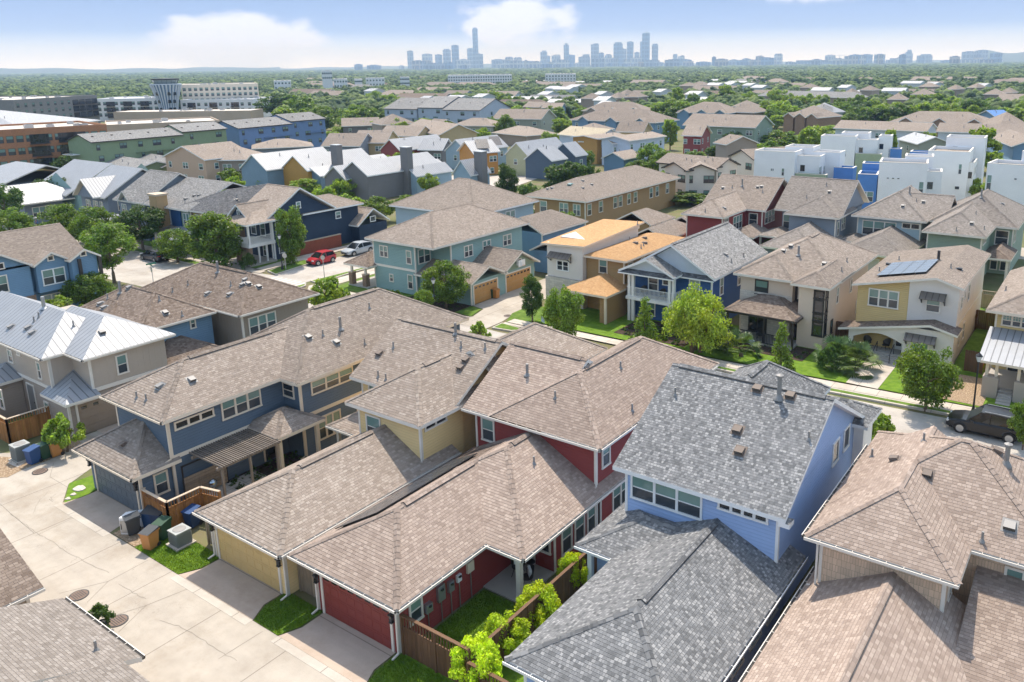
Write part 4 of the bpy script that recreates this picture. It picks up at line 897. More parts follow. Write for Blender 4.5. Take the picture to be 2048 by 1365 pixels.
for lab,x0,x1,y0,y1,z,m,rm in (('low tan garage in front of the long ochre house',-57,-51,92,99,2.6,GOLD,'tan2'),('low brown garage behind the orange roof with a small gable',-49.5,-44.5,84,93,2.8,GOLD,'tan2'),('grey garage with a long plain roof left of the orange roof',-56,-49,72,84,2.6,BLUE2,'tan2'),('low garage beside the parked white car behind the orange roof',-50,-45.2,94,102,2.6,GOLD,'tan2'),('blue grey garage roof behind the sea green house',-64,-57,76,86,3.6,BLUE2,'tan2')):
    h = House('garage', lab, (x0+x1)/2, (y0+y1)/2, 'garage', 'garages behind the street', detail=1); h.wall(x0+.4,x1-.4,y0+.4,y1-.4,0,z,m,'se'); h.roof(x0,x1,y0,y1,z,.5,'y' if y1-y0>x1-x0 else 'x','01','tan2'); h.garage('e',x1-.4,(y0+y1)/2-2.2,(y0+y1)/2+2.2,2.1,DOORC['ochre'],5); h.done()
h = House('house', 'blue grey house with twin gabled windows partly behind the tall street tree', -72, 76, trim='brightwhite', group='houses in the middle distance')
h.wall(-80,-66,74,86,0,5.4,LTBLUE,'se',0); h.roof(-80.6,-65.4,73.4,86.6,5.5,.5,'x','11','tan2'); h.winr('e',-66,76,78,3.2,4.9,n=2); h.winr('e',-66,80,82,3.2,4.9,n=2); h.winr('s',74,-69,-67,3.2,4.8,n=2); h.done()
# ------------------------------------------------------------------ middle distance, placed from the ends of their front eaves
def fh(label, pL, pR, z, depth, wm, rm='tan2', p=.45, kind='gable', axis='long', name='house', group='houses in the middle distance', cat='house', wins=0, oh=.5, chimney=None, cap=False, trim='brightwhite', rows=None, zb=0, gab=0):
    """front eave runs from photo point pL to pR at height z; the house extends depth metres behind it"""
    a, b = at(*pL, z), at(*pR, z); d = b-a; L = d.length; ang = math.atan2(d.y, d.x)
    h = House.__new__(House); h.root = thing(name, label, cat, (0,0,0), 0, group); h.w = {}; h.roofs = []; h.tr = MB(); h.trim = M[trim]; h.detail = 1; h.gut = MB()
    rm = M[rm] if isinstance(rm, str) else rm
    h.mbw(wm)
    if axis == 'long':
        if kind == 'gable': h.prismwall(oh, L-oh, oh, depth-oh, zb, z, p, 'x', wm)
        else: h.wall(oh, L-oh, oh, depth-oh, zb, z, wm)
        h.roof(0, L, 0, depth, z, p, 'x', '00' if kind == 'gable' else '11', rm, cap=False)
    else:
        if kind == 'gable': h.prismwall(oh, L-oh, oh, depth-oh, zb, z, p, 'y', wm)
        else: h.wall(oh, L-oh, oh, depth-oh, zb, z, wm)
        h.roof(0, L, 0, depth, z, p, 'y', '00' if kind == 'gable' else '11', rm, cap=False)
    nrow = rows or (2 if z > 4.4 else 1)
    for r in range(nrow):
        zt_ = z-.9-r*2.55
        for i in range(wins):
            u = L*(i+.5)/wins+((i*7+r*3) % 5-2)*.18; w = 1.0+((i*5+r) % 3)*.4
            h.winr('s', oh, u-w/2, u+w/2, zt_-1.3, zt_, t=.07, n=1 if w < 1.5 else 2, trim=h.trim)
        if wins:
            for j in range(max(1, int(depth/5))): h.winr('e', L-oh, depth*(j+.5)/max(1,int(depth/5))-.5, depth*(j+.5)/max(1,int(depth/5))+.5, zt_-1.3, zt_, t=.07)
    for i in range(gab):
        u = L*(i+.5)/gab; w_ = 2.2; h.roof(u-w_, u+w_, -.7, 4.5, z-.05, .62, 'y', '00', rm, 'gable_roof', cap=False); h.mbw(wm).face([(u-w_+.35,-.3,z-.3),(u+w_-.35,-.3,z-.3),(u,-.3,z+.62*(w_-.35)-.12)], wm); h.wall(u-w_+.35,u+w_-.35,-.3,oh,0,z-.2,wm); FOOT.pop()
    if chimney:
        cx, cy, ch = chimney; b_ = MB(); b_.box(cx*L-.9, cx*L+.9, cy*depth-.7, cy*depth+.7, 0, ch, M['chim']); b_.box(cx*L-.95, cx*L+.95, cy*depth-.75, cy*depth+.75, ch, ch+.15, M['galv']); b_.build('chimney', h.root)
    k = random.random()
    for i in range(2 if L > 6 else 1):
        x, y = L*(.25+.5*random.random()), depth*(.15+.3*random.random()); h.pipe(x, y, .6, .07)
    h.done(); FOOT.pop() if FOOT else None
    c = (a+b)/2+Vector((-math.sin(ang), math.cos(ang), 0))*depth/2
    ca, sa = abs(math.cos(ang)), abs(math.sin(ang)); ex, ey = (L*ca+depth*sa)/2, (L*sa+depth*ca)/2
    FOOT.append((c.x-ex, c.x+ex, c.y-ey, c.y+ey))
    h.root.location = (a.x, a.y, 0); h.root.rotation_euler = (0, 0, ang); return h
M['chim'] = siding('charcoal chimney boards', (.22,.20,.185))
GM = 'metal roofed houses of the courtyard'
SLATE = siding('slate blue siding', (.20,.29,.36)); AMBER = siding('amber siding', (.52,.28,.06)); CHAR = siding('charcoal siding', (.20,.185,.175)); PALEB = siding('powder blue siding', (.33,.44,.50)); BRICKR = siding('brick red siding', (.28,.06,.05)); LIME = siding('pale lime siding', (.52,.50,.30)); ORG = siding('orange siding', (.58,.27,.06)); DKBL = siding('dark slate siding', (.09,.125,.17))
# y-running gables: the gable end faces the camera
def fg(label, apex, pR, z, end, wm, rm='metal', wins=0, chimney=None, group=GM):
    """gable end facing the alley side: apex and right eave corner in the photo, end = far end of the right eave or a depth"""
    dx = pR[0]-apex[0]; q = (pR[0]-2*dx, pR[1]-2*dx*(pR[1]-150)/(pR[0]+1340))
    a, b = at(*q, z), at(*pR, z); m = (a+b)/2; d = ray(*apex); t = math.hypot(m.x, m.y)/math.hypot(d.x, d.y); za_ = CAMH+d.z*t
    L = (b-a).length; D = end if isinstance(end, (int, float)) else (at(*end, z)-b).length
    return fh(label, q, pR, z, D, wm, rm, max(.25, (za_-z)/(L/2)), axis='y', group=group, wins=wins, chimney=chimney, oh=.25)
fg('slate blue metal roofed house nearest the long blue row building', zk(290,465), zk(375,545), 3.2, 6, SLATE, wins=1)
fg('tall slate blue gabled house with a white metal roof behind the amber house', zk(345,405), zk(468,552), 4.4, 17, SLATE)
fg('amber gabled house with a small arched window and metal roof', zk(548,462), zk(640,570), 3.4, zk(785,545), AMBER, wins=1)
fg('amber house with a tall charcoal chimney through its metal roof', zk(718,418), zk(838,555), 4.4, 17, AMBER, chimney=(1.02,.42,8.6))
fg('slate blue gabled metal roofed house right of the amber house', zk(868,525), zk(955,605), 3.4, zk(1100,560), SLATE, wins=1)
fg('charcoal gabled metal roofed house behind the flowering shrub', zk(1083,512), zk(1185,635), 3.8, 14, CHAR, wins=1)
fg('charcoal sided house with a wide metal roof and thick chimney', zk(1258,470), zk(1388,603), 4.6, 19, CHAR, chimney=(1.02,.5,8.8))
fg('powder blue house with a small front gable on its metal roof', zk(1640,500), zk(1692,545), 3.8, 12, PALEB)
fg('long powder blue house with a ribbed metal roof', zl(345,705), zl(420,790), 3.6, zl(915,775), PALEB)
fg('powder blue house with a tall brown chimney on its metal roof end', zl(828,640), zl(915,780), 5.0, zl(1150,752), PALEB, wins=1, chimney=(1.0,.5,8.8))
fg('low powder blue house with a flat ended metal roof in the courtyard', zk(1090,455), zk(1130,490), 3.8, zk(1420,425), PALEB)
fg('brick red gabled house with a metal roof', zl(180,450), zl(275,557), 4.2, 16, BRICKR)
fh('charcoal house with a grey metal roof and tall glazed corner', zl(430,545), zl(660,550), 4.2, 7, CHAR, 'metal', .7, axis='long', group=GM, wins=2)
fg('powder blue gabled house with a white porch roof', zl(780,452), zl(885,567), 4.2, 15, PALEB, wins=1)
o = fh('orange house with dark solar panels on its metal roof', zl(940,580), zl(1190,560), 5.0, 8, ORG, 'metal', .6, axis='long', group=GM, wins=2)
fg('pale lime gabled house with a white porch roof', zl(1330,478), zl(1437,600), 4.4, 15, LIME, wins=1)
fg('dark slate gabled house with a pale metal roof behind dark trees', zl(1527,528), zl(1655,648), 4.0, zl(1800,622), DKBL)
fg('dark slate house end with a stepped metal roof', zl(1758,485), zl(1872,606), 4.2, zl(2028,590), DKBL, wins=1)
for i, (q0, q1) in enumerate(((zl(975,545),zl(1090,540)),(zl(1110,515),zl(1205,510)))):
    a, b = at(*q0, 5.6), at(*q1, 5.6); n = Vector((-(b-a).y, (b-a).x, 0)).normalized(); r = 2.4
    solar('solar_array', ('larger' if i == 0 else 'smaller')+' dark solar panel array on the orange metal roofed house', [a, b, b+n*r*1.1+Vector((0,0,r*.75)), a+n*r*1.1+Vector((0,0,r*.75))], 4, 2, .25)
# brown roofed houses behind the courtyard
PEACH = stucco('peach stucco', (.56,.40,.29)); BUFF = siding('buff siding', (.55,.42,.22)); GRN = siding('moss green siding', (.245,.315,.175)); BLUER = siding('cornflower siding', (.145,.235,.40)); OLIVEG = siding('grey green siding', (.36,.37,.29)); WHITEB = siding('white siding', (.62,.66,.70)); MUST = siding('mustard siding', (.50,.27,.07)); LAV = siding('very pale blue siding', (.58,.65,.76))
for lab, a, b, z, d, wm, rm, p, kind, ax, wn in (
 ('peach stucco house with shallow roofs beside the green garages', zi(1470,745), zi(1860,775), 5.4, 12, PEACH, 'tan', .35, 'gable', 'y', 3),
 ('brown house with a wide tan roof left of the metal courtyard', zk(-90,460), zk(280,455), 5.0, 12, TAUPE, 'tan', .4, 'hip', 'long', 3),
 ('small green garage with a grey tan roof', zi(905,810), zi(1235,862), 3.0, 9, GRN, 'lgrey', .3, 'gable', 'long', 1),
 ('second green garage with a long grey tan roof', zi(1190,785), zi(1470,840), 3.0, 9, GRN, 'lgrey', .3, 'gable', 'long', 1),
 ('grey gabled house with a white columned porch below the blue row', zk(960,330), zk(1320,330), 4.4, 12, GREYS, 'tan', .45, 'gable', 'long', 3),
 ('yellow house with a gabled front window bay', zk(1240,300), zk(1560,300), 4.6, 11, BUFF, 'tan', .5, 'gable', 'long', 2),
 ('buff house with a tan roof and small dormer behind the brick red house', zk(1480,235), zk(1840,240), 4.6, 11, BUFF, 'tan', .45, 'gable', 'long', 0),
 ('buff house under a big tan gable roof farther back', zk(1710,170), zk(2040,230), 5.0, 12, BUFF, 'tan', .45, 'gable', 'long', 0),
 ('long low tan roof in front of the blue row building', zk(330,355), zk(900,330), 3.4, 12, GREYS, 'tan', .3, 'hip', 'long', 0),
 ('dark gabled house with a stone chimney by bright green trees', zk(1150,150), zk(1500,140), 3.6, 11, CHAR, 'tan', .45, 'gable', 'long', 2),
 ('grey green house with triple windows under a tan roof', zl(730,325), zl(1130,330), 4.6, 11, OLIVEG, 'tan', .4, 'hip', 'long', 3),
 ('low tan roof behind the lime house', zl(1100,390), zl(1420,420), 3.4, 12, TAUPE, 'tan', .35, 'hip', 'long', 0),
 ('house with a cream yellow felt roof behind the slate houses', zm(290,405), zm(655,440), 4.6, 10, LAV, 'cream', .42, 'gable', 'long', 0),
 ('mustard box house with solar panels on a flat roof', zm(655,445), zm(940,415), 6.2, 9, MUST, 'tan', .12, 'gable', 'long', 2),
 ('very pale blue two storey house with stepped blocks', zm(950,465), zm(1295,420), 6.2, 9, LAV, 'tan', .2, 'gable', 'long', 4),
 ('very pale blue lower house block left of its taller twin', zm(795,490), zm(1000,480), 5.4, 8, LAV, 'tan', .25, 'gable', 'long', 2),
 ('small blue garage with a blue door and hip roof', zm(690,620), zm(905,635), 3.0, 8, BLUE2, 'tan', .45, 'gable', 'y', 0),
 ('red and brown corner house with a white balcony far beyond the cream row', zm(1420,415), zm(1610,420), 5.6, 10, BRICKR, 'tan', .5, 'gable', 'long', 2),
 ('peach house wall behind the mustard house', zm(480,470), zm(660,475), 5.2, 8, PEACH, 'tan', .3, 'gable', 'long', 1)):
    if rm == 'cream' and 'cream' not in M: M['cream'] = shingle('cream roofing felt', (.5,.42,.3), (.58,.49,.35), (.64,.55,.4))
    fh(lab, a, b, z, d, wm, rm, p, kind, ax, wins=wn)
# cream row with dark brackets
CR = stucco('warm white stucco', (.68,.61,.54))
for lab, a, b, z, d in (('white stucco house with dark trim and a gabled front bay', zn(165,180), zn(420,215), 5.6, 9), ('middle white stucco house of the cream row with small upper window', zn(400,215), zn(745,215), 5.5, 14), ('white stucco house of the cream row nearest the white cubes', zn(740,190), zn(985,150), 5.5, 14), ('white stucco house behind the cream row', zn(850,60), zn(1110,100), 5.5, 14)):
    fh(lab, a, b, z, d, CR, 'tan2', .4, 'gable', 'y', group='cream stucco row houses', wins=2, trim='dkbrown')
# three storey row buildings
def rowbuilding(label, pC, pL, pR, z, wm, rm, pitch=.3, name='row_building', split=(.62,)):
    """pC near eave corner, pL left gable corner, pR far end of the long eave"""
    c, l, r = at(*pC, z), at(*pL, z), at(*pR, z); d = r-c; L = d.length; ang = math.atan2(d.y, d.x); W = (l-c).length
    h = House.__new__(House); h.root = thing(name, label, 'row building', (0,0,0), 0, 'three storey row buildings'); h.w = {}; h.roofs = []; h.tr = MB(); h.trim = M['dkbrown']; h.detail = 1; h.gut = MB()
    xs = [0]+[L*s for s in split]+[L]
    for i, (x0, x1) in enumerate(zip(xs, xs[1:])):
        o = .5*(i % 2); h.prismwall(x0+(.02 if i else .3), x1-.3, .3+o, W-.3+o, 0, z+.6*(i % 2), pitch, 'x', wm); FOOT.pop(); h.roof(x0, x1, o, W+o, z+.6*(i % 2), pitch, 'x', '00', rm, cap=False)
        n = max(2, int((x1-x0)/4.2))
        for k in range(3):
            for j in range(n):
                u = x0+(x1-x0)*(j+.5)/n+((j*3+k*5) % 4-1.5)*.4; w = (.8,1.6,1.1,2.0)[(j+k*2) % 4]; zt_ = z+.6*(i % 2)-.7-k*2.45
                if zt_ > 1.6: h.winr('s', .3+o, u-w/2, u+w/2, zt_-1.25, zt_, n=1 if w < 1.4 else 2, t=.06)
        h.ubox(h.tr, h.F('s', .3+o), x0+(x1-x0)*.45, x1-.4, z*.60, z*.60+.12, 0, .5, wm)
    for k in range(2): h.winr('e', L-.3, W*.35, W*.35+1, z-2-k*2.5, z-.9-k*2.5)
    for i in range(8): h.boxvent(L*(i+.5)/8, W*.3)
    for k in range(2):
        F = lambda u, zz, dd: (-dd, -u+W, zz)
        b = MB(); zc_ = 2.4+2.5*k; b.box(-1.4, .3, W*.55, W*.95, zc_, zc_+.15, M['brightwhite']); railing(h, [(-1.35, W*.95), (-1.35, W*.55)], zc_+.1, zc_+1.0, M['black'], .3); b.build('balcony', h.root)
    h.done(); h.root.location = (c.x, c.y, 0); h.root.rotation_euler = (0, 0, ang)
    m = (c+r)/2+(l-c)/2; FOOT.append((m.x-10, m.x+10, m.y-L/2, m.y+L/2)); return h
rowbuilding('moss green three storey row building with a grey tan roof', zi(825,615), zi(705,590), zi(2085,510), 8.0, GRN, 'lgrey', split=(.64,))
rowbuilding('cornflower blue three storey row building right of the green one', zk(210,170), zk(95,148), zk(1025,97), 8.0, BLUER, 'lgrey', split=(.58,))
rowbuilding('pale blue grey three storey row building among the far trees', zl(120,172), zl(60,150), zl(1000,188), 8.2, siding('pale blue grey siding', (.45,.51,.58)), 'lgrey', .35, split=(.36,.62))
# white cube houses
GW = 'white cube houses'
def cubes(label, pL, pR, z, D, blocks, panels=(), wins=()):
    """flat roofed white house; blocks: x0,x1,y0,y1 as fractions of width and metres, height"""
    a, b = at(*pL, z), at(*pR, z); d = b-a; L = d.length; ang = math.atan2(d.y, d.x); r = thing('cube_house', label, 'house', (0,0,0), 0, GW)
    h = House.__new__(House); h.root = r; h.w = {}; h.roofs = []; h.tr = MB(); h.trim = M['brightwhite']; h.detail = 1; h.gut = MB(); rf = MB()
    for (x0, x1, y0, y1, ht, m) in blocks:
        X0, X1 = x0*L, x1*L; mb = h.mbw(m); t = .22
        mb.box(X0, X1, y0, y1, 0, ht-.7, m, 'd')
        for q in ((X0,X1,y0,y0+t),(X0,X1,y1-t,y1),(X0,X0+t,y0+t,y1-t),(X1-t,X1,y0+t,y1-t)): mb.box(*q, ht-.7, ht, m, 'd')
        rf.face([(X0+t,y0+t,ht-.62),(X1-t,y0+t,ht-.62),(X1-t,y1-t,ht-.5),(X0+t,y1-t,ht-.5)], M['tan'])
    for (x0, x1, y0, y1, ht, m) in blocks:
        cp = MB()
        for q in ((x0*L-.03,x1*L+.03,y0-.03,y0+.24),(x0*L-.03,x0*L+.24,y0+.24,y1),(x1*L-.24,x1*L+.03,y0+.24,y1)): cp.box(*q, ht+.004, ht+.06, M['white'])
        cp.build('parapet_cap', r)
        if m is WPANEL and y0 > .5 and ht > 6.5:
            h.winr('s', y0, x0*L+.25*(x1-x0)*L-.45, x0*L+.25*(x1-x0)*L+.45, ht-2.7, ht-1.5, split=False, t=.06)
            if x1 >= max(q[1] for q in blocks): h.winr('e', x1*L, y0+(y1-y0)*.3, y0+(y1-y0)*.3+1.0, ht-2.9, ht-1.4, t=.06); h.winr('e', x1*L, y0+(y1-y0)*.68, y0+(y1-y0)*.68+.9, ht-5.6, ht-4.0, t=.06)
    rf.build('roof', r)
    for f, pl, u0, u1, z0, z1, n, sp in wins:
        if f == 's': h.winr('s', pl, u0*L, u1*L, z0, z1, n=n, split=sp, t=.06)
        else: h.winr('e', pl*L, u0, u1, z0, z1, n=n, split=sp, t=.06)
    h.done(); r.location = (a.x, a.y, 0); r.rotation_euler = (0, 0, ang); c = (a+b)/2+Vector((-math.sin(ang), math.cos(ang), 0))*D/2; FOOT.append((c.x-L/2-3, c.x+L/2+3, c.y-D/2-3, c.y+D/2+3))
BLU = plain('mid blue panel', (.085,.235,.56), .6); SGP = plain('sage panel', (.33,.40,.26), .6); ORP = plain('orange panel', (.5,.24,.04), .6)
WN = lambda e: [('s',0,.42,.50,5.2,5.7,2,False),('s',0,.69,.76,4.5,5.8,1,True),('s',0,.03,.11,2.2,2.5,1,False),('s',0,.47,.53,1.6,1.9,1,False),('e',e,1,2.6,4.6,6.2,2,True),('e',e,4,5.4,4.6,6,2,True)]
cubes('white cube house with a sage green panel wing behind the red house', zp(200,488), zp(755,512), 8.6, 14, [(0,1,0,5,8.6,WPANEL),(.55,1.25,5,10,9.0,WPANEL),(1.0,1.55,1.5,5,7.9,WPANEL),(1.25,1.9,5,9,8.3,WPANEL),(1.02,1.75,.2,1.5,5.0,SGP),(1.8,2.25,4,7,5.9,BLU),(1.7,2.1,1.4,4,3.6,ORP)], wins=WN(1.55))
cubes('white cube house with a sage wing standing behind the first cube house', zp(1105,288), zp(1580,300), 8.6, 14, [(0,1,0,5,8.6,WPANEL),(.5,1.3,5,10,8.9,WPANEL),(1.0,1.6,1.5,5,7.9,WPANEL),(1.6,1.95,4,9,8.5,WPANEL),(1.02,1.75,.2,1.5,5.2,SGP),(1.9,2.25,4,7,6.0,BLU)], wins=WN(1.6))
cubes('white cube house with a bright blue front wing and high slit windows', zq(75,645), zq(740,668), 8.6, 14, [(0,1,0,6,8.6,WPANEL),(-.44,-.02,.4,5,6.6,BLU),(1.0,1.3,2,6,7.2,WPANEL),(.5,1.1,6,10,9,WPANEL),(-.42,.2,6,9,7.6,BLU)], wins=[('s',0,.17,.23,6.1,6.35,1,False),('s',0,.28,.34,6.1,6.35,1,False),('s',0,.39,.45,6.1,6.35,1,False),('s',0,.85,.95,3.7,5.9,1,True),('s',0,.24,.33,2.2,3.6,1,True),('s',0,.84,.94,1.4,2.6,1,True),('s',.4,-.36,-.08,2.4,4.0,2,True),('e',1.3,2.6,3.4,3.6,5,1,True),('e',1.3,4,5,3.6,5,1,True),('e',1,.6,1.3,4,6,1,True)])
cubes('large white cube house with paired windows on its right end', zq(740,490), zq(1310,512), 8.6, 14, [(0,1,0,9,8.6,WPANEL),(.28,1.25,9,15,10.2,WPANEL),(1,1.12,1,8,6.8,WPANEL),(-.55,-.05,5,8,7.8,BLU)], wins=[('s',0,.77,.85,4.9,6.6,1,True),('s',0,.72,.84,2.3,2.9,1,False),('e',1.12,1.4,2.2,4.4,6.0,1,True),('e',1.12,3.4,4.4,4.4,6.0,1,True),('e',1.12,5.4,6.4,4.4,6.0,1,True),('e',1.12,2.4,3.4,1.4,3,1,True)])
cubes('white cube house cut off by the right edge of the photo', zq(1550,660), zq(2080,692), 8.6, 12, [(0,1.4,0,6,8.6,WPANEL),(.65,1.6,6,11,10,WPANEL)], wins=[('s',0,.03,.16,4.6,6.9,1,True),('s',0,.73,.81,6.4,6.7,1,False),('s',0,.66,.74,2.7,3.0,1,False),('s',0,.83,.98,1.4,2.9,1,True)])
# ------------------------------------------------------------------ farther roofs on the right and centre
FG = 'far brown roofed houses'
far = [  # label, left eave, right eave, z, depth, wall, roof, pitch, kind, windows
 ('long tan row roof with two small gables behind bright street trees', zm(410,272), zm(1190,300), 5, 15, BLUE2, 'tan2', .45, 'hip', 6),
 ('long tan roof with grey green walls and triple windows far right of centre', zm(1430,320), zm(2100,345), 5, 13, SAGE, 'tan2', .45, 'gable', 5),
 ('long brown row roof with two dark gablets farther back', zm(510,190), zm(1090,195), 4.6, 14, TAUPE, 'tan2', .45, 'hip', 0),
 ('long brown row roof with a blue gablet beside a white pavilion roof', zm(1370,205), zm(1860,215), 4.6, 14, BLUE2, 'tan2', .45, 'hip', 0),
 ('wide brown hip roof behind the tall street tree in the centre', zl(1105,262), zl(1560,268), 4.6, 14, OLIVEG, 'tan2', .42, 'gable', 3),
 ('tan roof between bright green round trees', zl(1820,268), zl(2080,290), 4.6, 11, BLUE2, 'tan2', .45, 'hip', 2),
 ('small pale blue house with a tan roof among far trees', zl(1555,165), zl(1745,165), 3.8, 10, BLUE2, 'tan2', .4, 'gable', 2),
 ('small tan gabled house left of the pale blue far house', zl(1385,155), zl(1540,160), 3.4, 9, BUFF, 'tan2', .5, 'gable', 0),
 ('white pavilion with a pointed bright roof among far trees', z3(870,660), z3(1010,655), 3.6, 13, WHITEB, 'metal', .5, 'hip', 1),
 ('grey roofed house left of the white pavilion', z3(760,650), z3(870,655), 4, 11, CHAR, 'lgrey', .5, 'hip', 0),
 ('wide brown gabled row roof far right below the tree line', z3(1260,710), z3(1860,725), 4.6, 14, BRICK, 'tan2', .4, 'hip', 0),
 ('long tan roof with a rooftop unit behind the white cubes', z3(930,750), z3(1480,770), 4.6, 12, WHITEB, 'tan2', .3, 'gable', 3),
 ('wide white gabled house under a tan roof right of the white cubes', z3(1530,770), z3(2046,785), 5, 12, WHITEB, 'tan2', .3, 'gable', 3),
 ('small blue house with a dark triple window behind a bright tree', zq(1560,300), zq(1880,430), 4.4, 9, BLUE2, 'tan2', .4, 'gable', 1),
 ('shed roofed white house between trees behind the cubes', zq(310,330), zq(590,400), 4, 8, OLIVEG, 'metal', .4, 'gable', 1),
 ('tan roof cut off at the right edge below the blue roof', z3(1900,745), z3(2100,745), 4.6, 16, TAUPE, 'tan2', .45, 'hip', 0),
 ('blue roofed house at the far right edge', z3(1885,690), z3(1990,688), 4, 12, BLUE2, 'bluem', .35, 'gable', 0),
 ('long grey brown roof in front of the far woods', z3(480,560), z3(1080,575), 4.4, 12, TAUPE, 'lgrey', .45, 'hip', 0),
 ('tan roof at the left of the long grey brown one', z3(20,650), z3(260,665), 4.4, 14, TAUPE, 'tan2', .5, 'hip', 0),
 ('brown hip roof rising above its neighbour in the right row', z3(300,655), z3(470,660), 4.6, 12, TAUPE, 'tan2', .6, 'hip', 0),
 ('tan roof with a dark gablet in the right row', z3(640,680), z3(845,690), 4.6, 14, BRICK, 'tan2', .5, 'hip', 0),
 ('grey green house with a tan roof half hidden by dark trees', zp(-20,165), zp(210,175), 4.6, 12, SAGE, 'tan2', .5, 'gable', 1),
 ('tan roof behind the brick red far house', zm(1710,480), zm(1830,500), 4, 9, TAUPE, 'tan2', .4, 'gable', 0),
 ('low tan roof right of the pale blue far house', zm(1880,150), zm(2040,155), 4, 10, TAUPE, 'tan2', .5, 'hip', 0),
 ('long tan roof at centre left behind the buff houses', zl(0,300), zl(100,320), 4, 12, TAUPE, 'tan2', .5, 'hip', 0),
 ('low tan roof left of the olive house', zl(480,320), zl(600,330), 4, 9, TAUPE, 'tan2', .4, 'gable', 0),
 ('tan roof behind a round tree right of the dashed line of street trees', zm(430,360), zm(640,372), 4, 9, TAUPE, 'tan2', .4, 'hip', 0),
 ('tan gable roof behind the bright trees right of centre', zm(815,380), zm(1080,385), 4, 10, BUFF, 'tan2', .5, 'gable', 0)]
M['bluem'] = seam_metal('bright blue metal', (.10,.25,.55))
for lab, a, b, z, d, wm, rm, p, kind, wn in far:
    z += 1.3; fh(lab, a, b, z, d, wm, rm, p, kind, 'long', group=FG, wins=wn, gab=3 if 'row roof' in lab or 'gablet' in lab else 0)
    for k in range(5):
        q_ = at(a[0]+(b[0]-a[0])*(k+.5)/5, (a[1]+b[1])/2, z); n_ = Vector((q_.x, q_.y, 0)).normalized()
        for t_ in (6, 18, 30, 42): FOOT.append((q_.x-n_.x*t_-7, q_.x-n_.x*t_+7, q_.y-n_.y*t_-7, q_.y-n_.y*t_+7))
# scattered small roofs near the tree line
rr = random.Random(3)
spots = [(1470,500,90,0),(1380,480,120,1),(1490,487,60,1),(300,487,60,1),(420,492,50,1),(480,505,70,1),(850,522,110,1),(1280,525,140,1),(1120,520,80,0),(770,505,80,0),(980,505,60,1),(1450,545,140,0),(1620,515,70,0),(1780,495,70,1),(1870,545,130,0),(1940,535,80,0),(1300,575,120,0),(100,545,80,1),(130,490,90,0),(60,495,70,0),(220,490,80,1),(1740,505,60,0),(1010,540,60,0)]
adj = ['pale', 'long', 'small', 'low', 'wide', 'narrow']
TREEHOUSE = []
for i, (x, y, w, c) in enumerate(spots):
    a, b = z3(x-w/2, y+8), z3(x+w/2, y+9); TREEHOUSE.append((z3(x, y), c, fh('@', a, b, 6.8, 12, WHITEB if c else TAUPE, 'metal' if c else 'tan2', .28 if c else .45, 'gable' if c else 'hip', 'long', group='roofs among the far trees')))
spots2 = [(160,525,50,1),(1180,545,60,1),(1225,510,60,1),(1290,515,100,1),(1350,500,60,1),(470,575,50,1),(800,560,60,1),(830,550,40,0),(650,570,90,1),(1500,545,50,1),(1440,570,80,0),(1515,580,80,1),(1590,565,60,0),(1640,545,50,0),(1850,530,50,1),(1700,560,90,0),(1520,610,60,1)]
for i, (x, y, w, c) in enumerate(spots2):
    a, b = z2(x-w/2, y+8), z2(x+w/2, y+9); TREEHOUSE.append((z2(x, y), c, fh('@', a, b, 6.8, 12, WHITEB if c else TAUPE, 'metal' if c else 'tan2', .28 if c else .45, 'gable' if c else 'hip', 'long', group='roofs among the far trees')))
rr3 = random.Random(21); k = 0
while k < 70:
    x, y = rr3.uniform(600, 2040), rr3.choice((rr3.uniform(155, 178), rr3.uniform(178, 212))); w = rr3.uniform(34, 95)*(.6+(y-150)/90); c = 1 if rr3.random() < .22 else 0
    a, b = at(x-w/2, y, 4.4), at(x+w/2, y+rr3.uniform(-.5, 1.2), 4.4); m_ = (a+b)/2; k += 1
    if any(q[0]-6 < m_.x < q[1]+6 and q[2]-6 < m_.y < q[3]+6 for q in FOOT): continue
    TREEHOUSE.append(((x, y), c, fh('@', (x-w/2, y), (x+w/2, y+.6), 4.4, rr3.uniform(9, 14), rr3.choice((TAUPE, GREYS, BUFF, BLUE2, OLIVEG, WHITEB)), 'metal' if c else rr3.choice(('tan2','tan2','tan','lgrey','brown')), .28 if c else .5, rr3.choice(('gable','hip')), 'long', group='roofs among the far trees', wins=2 if y > 178 else 0)))
for p_, c_, h_ in list(TREEHOUSE):
    o_ = h_.root.location; f = FOOT[0]; d_ = Vector((o_.x, o_.y, 0)); n_ = d_.normalized(); q_ = d_-n_*(9+d_.length*.012)
    FOOT.append((q_.x-7, q_.x+9, q_.y-7, q_.y+9))
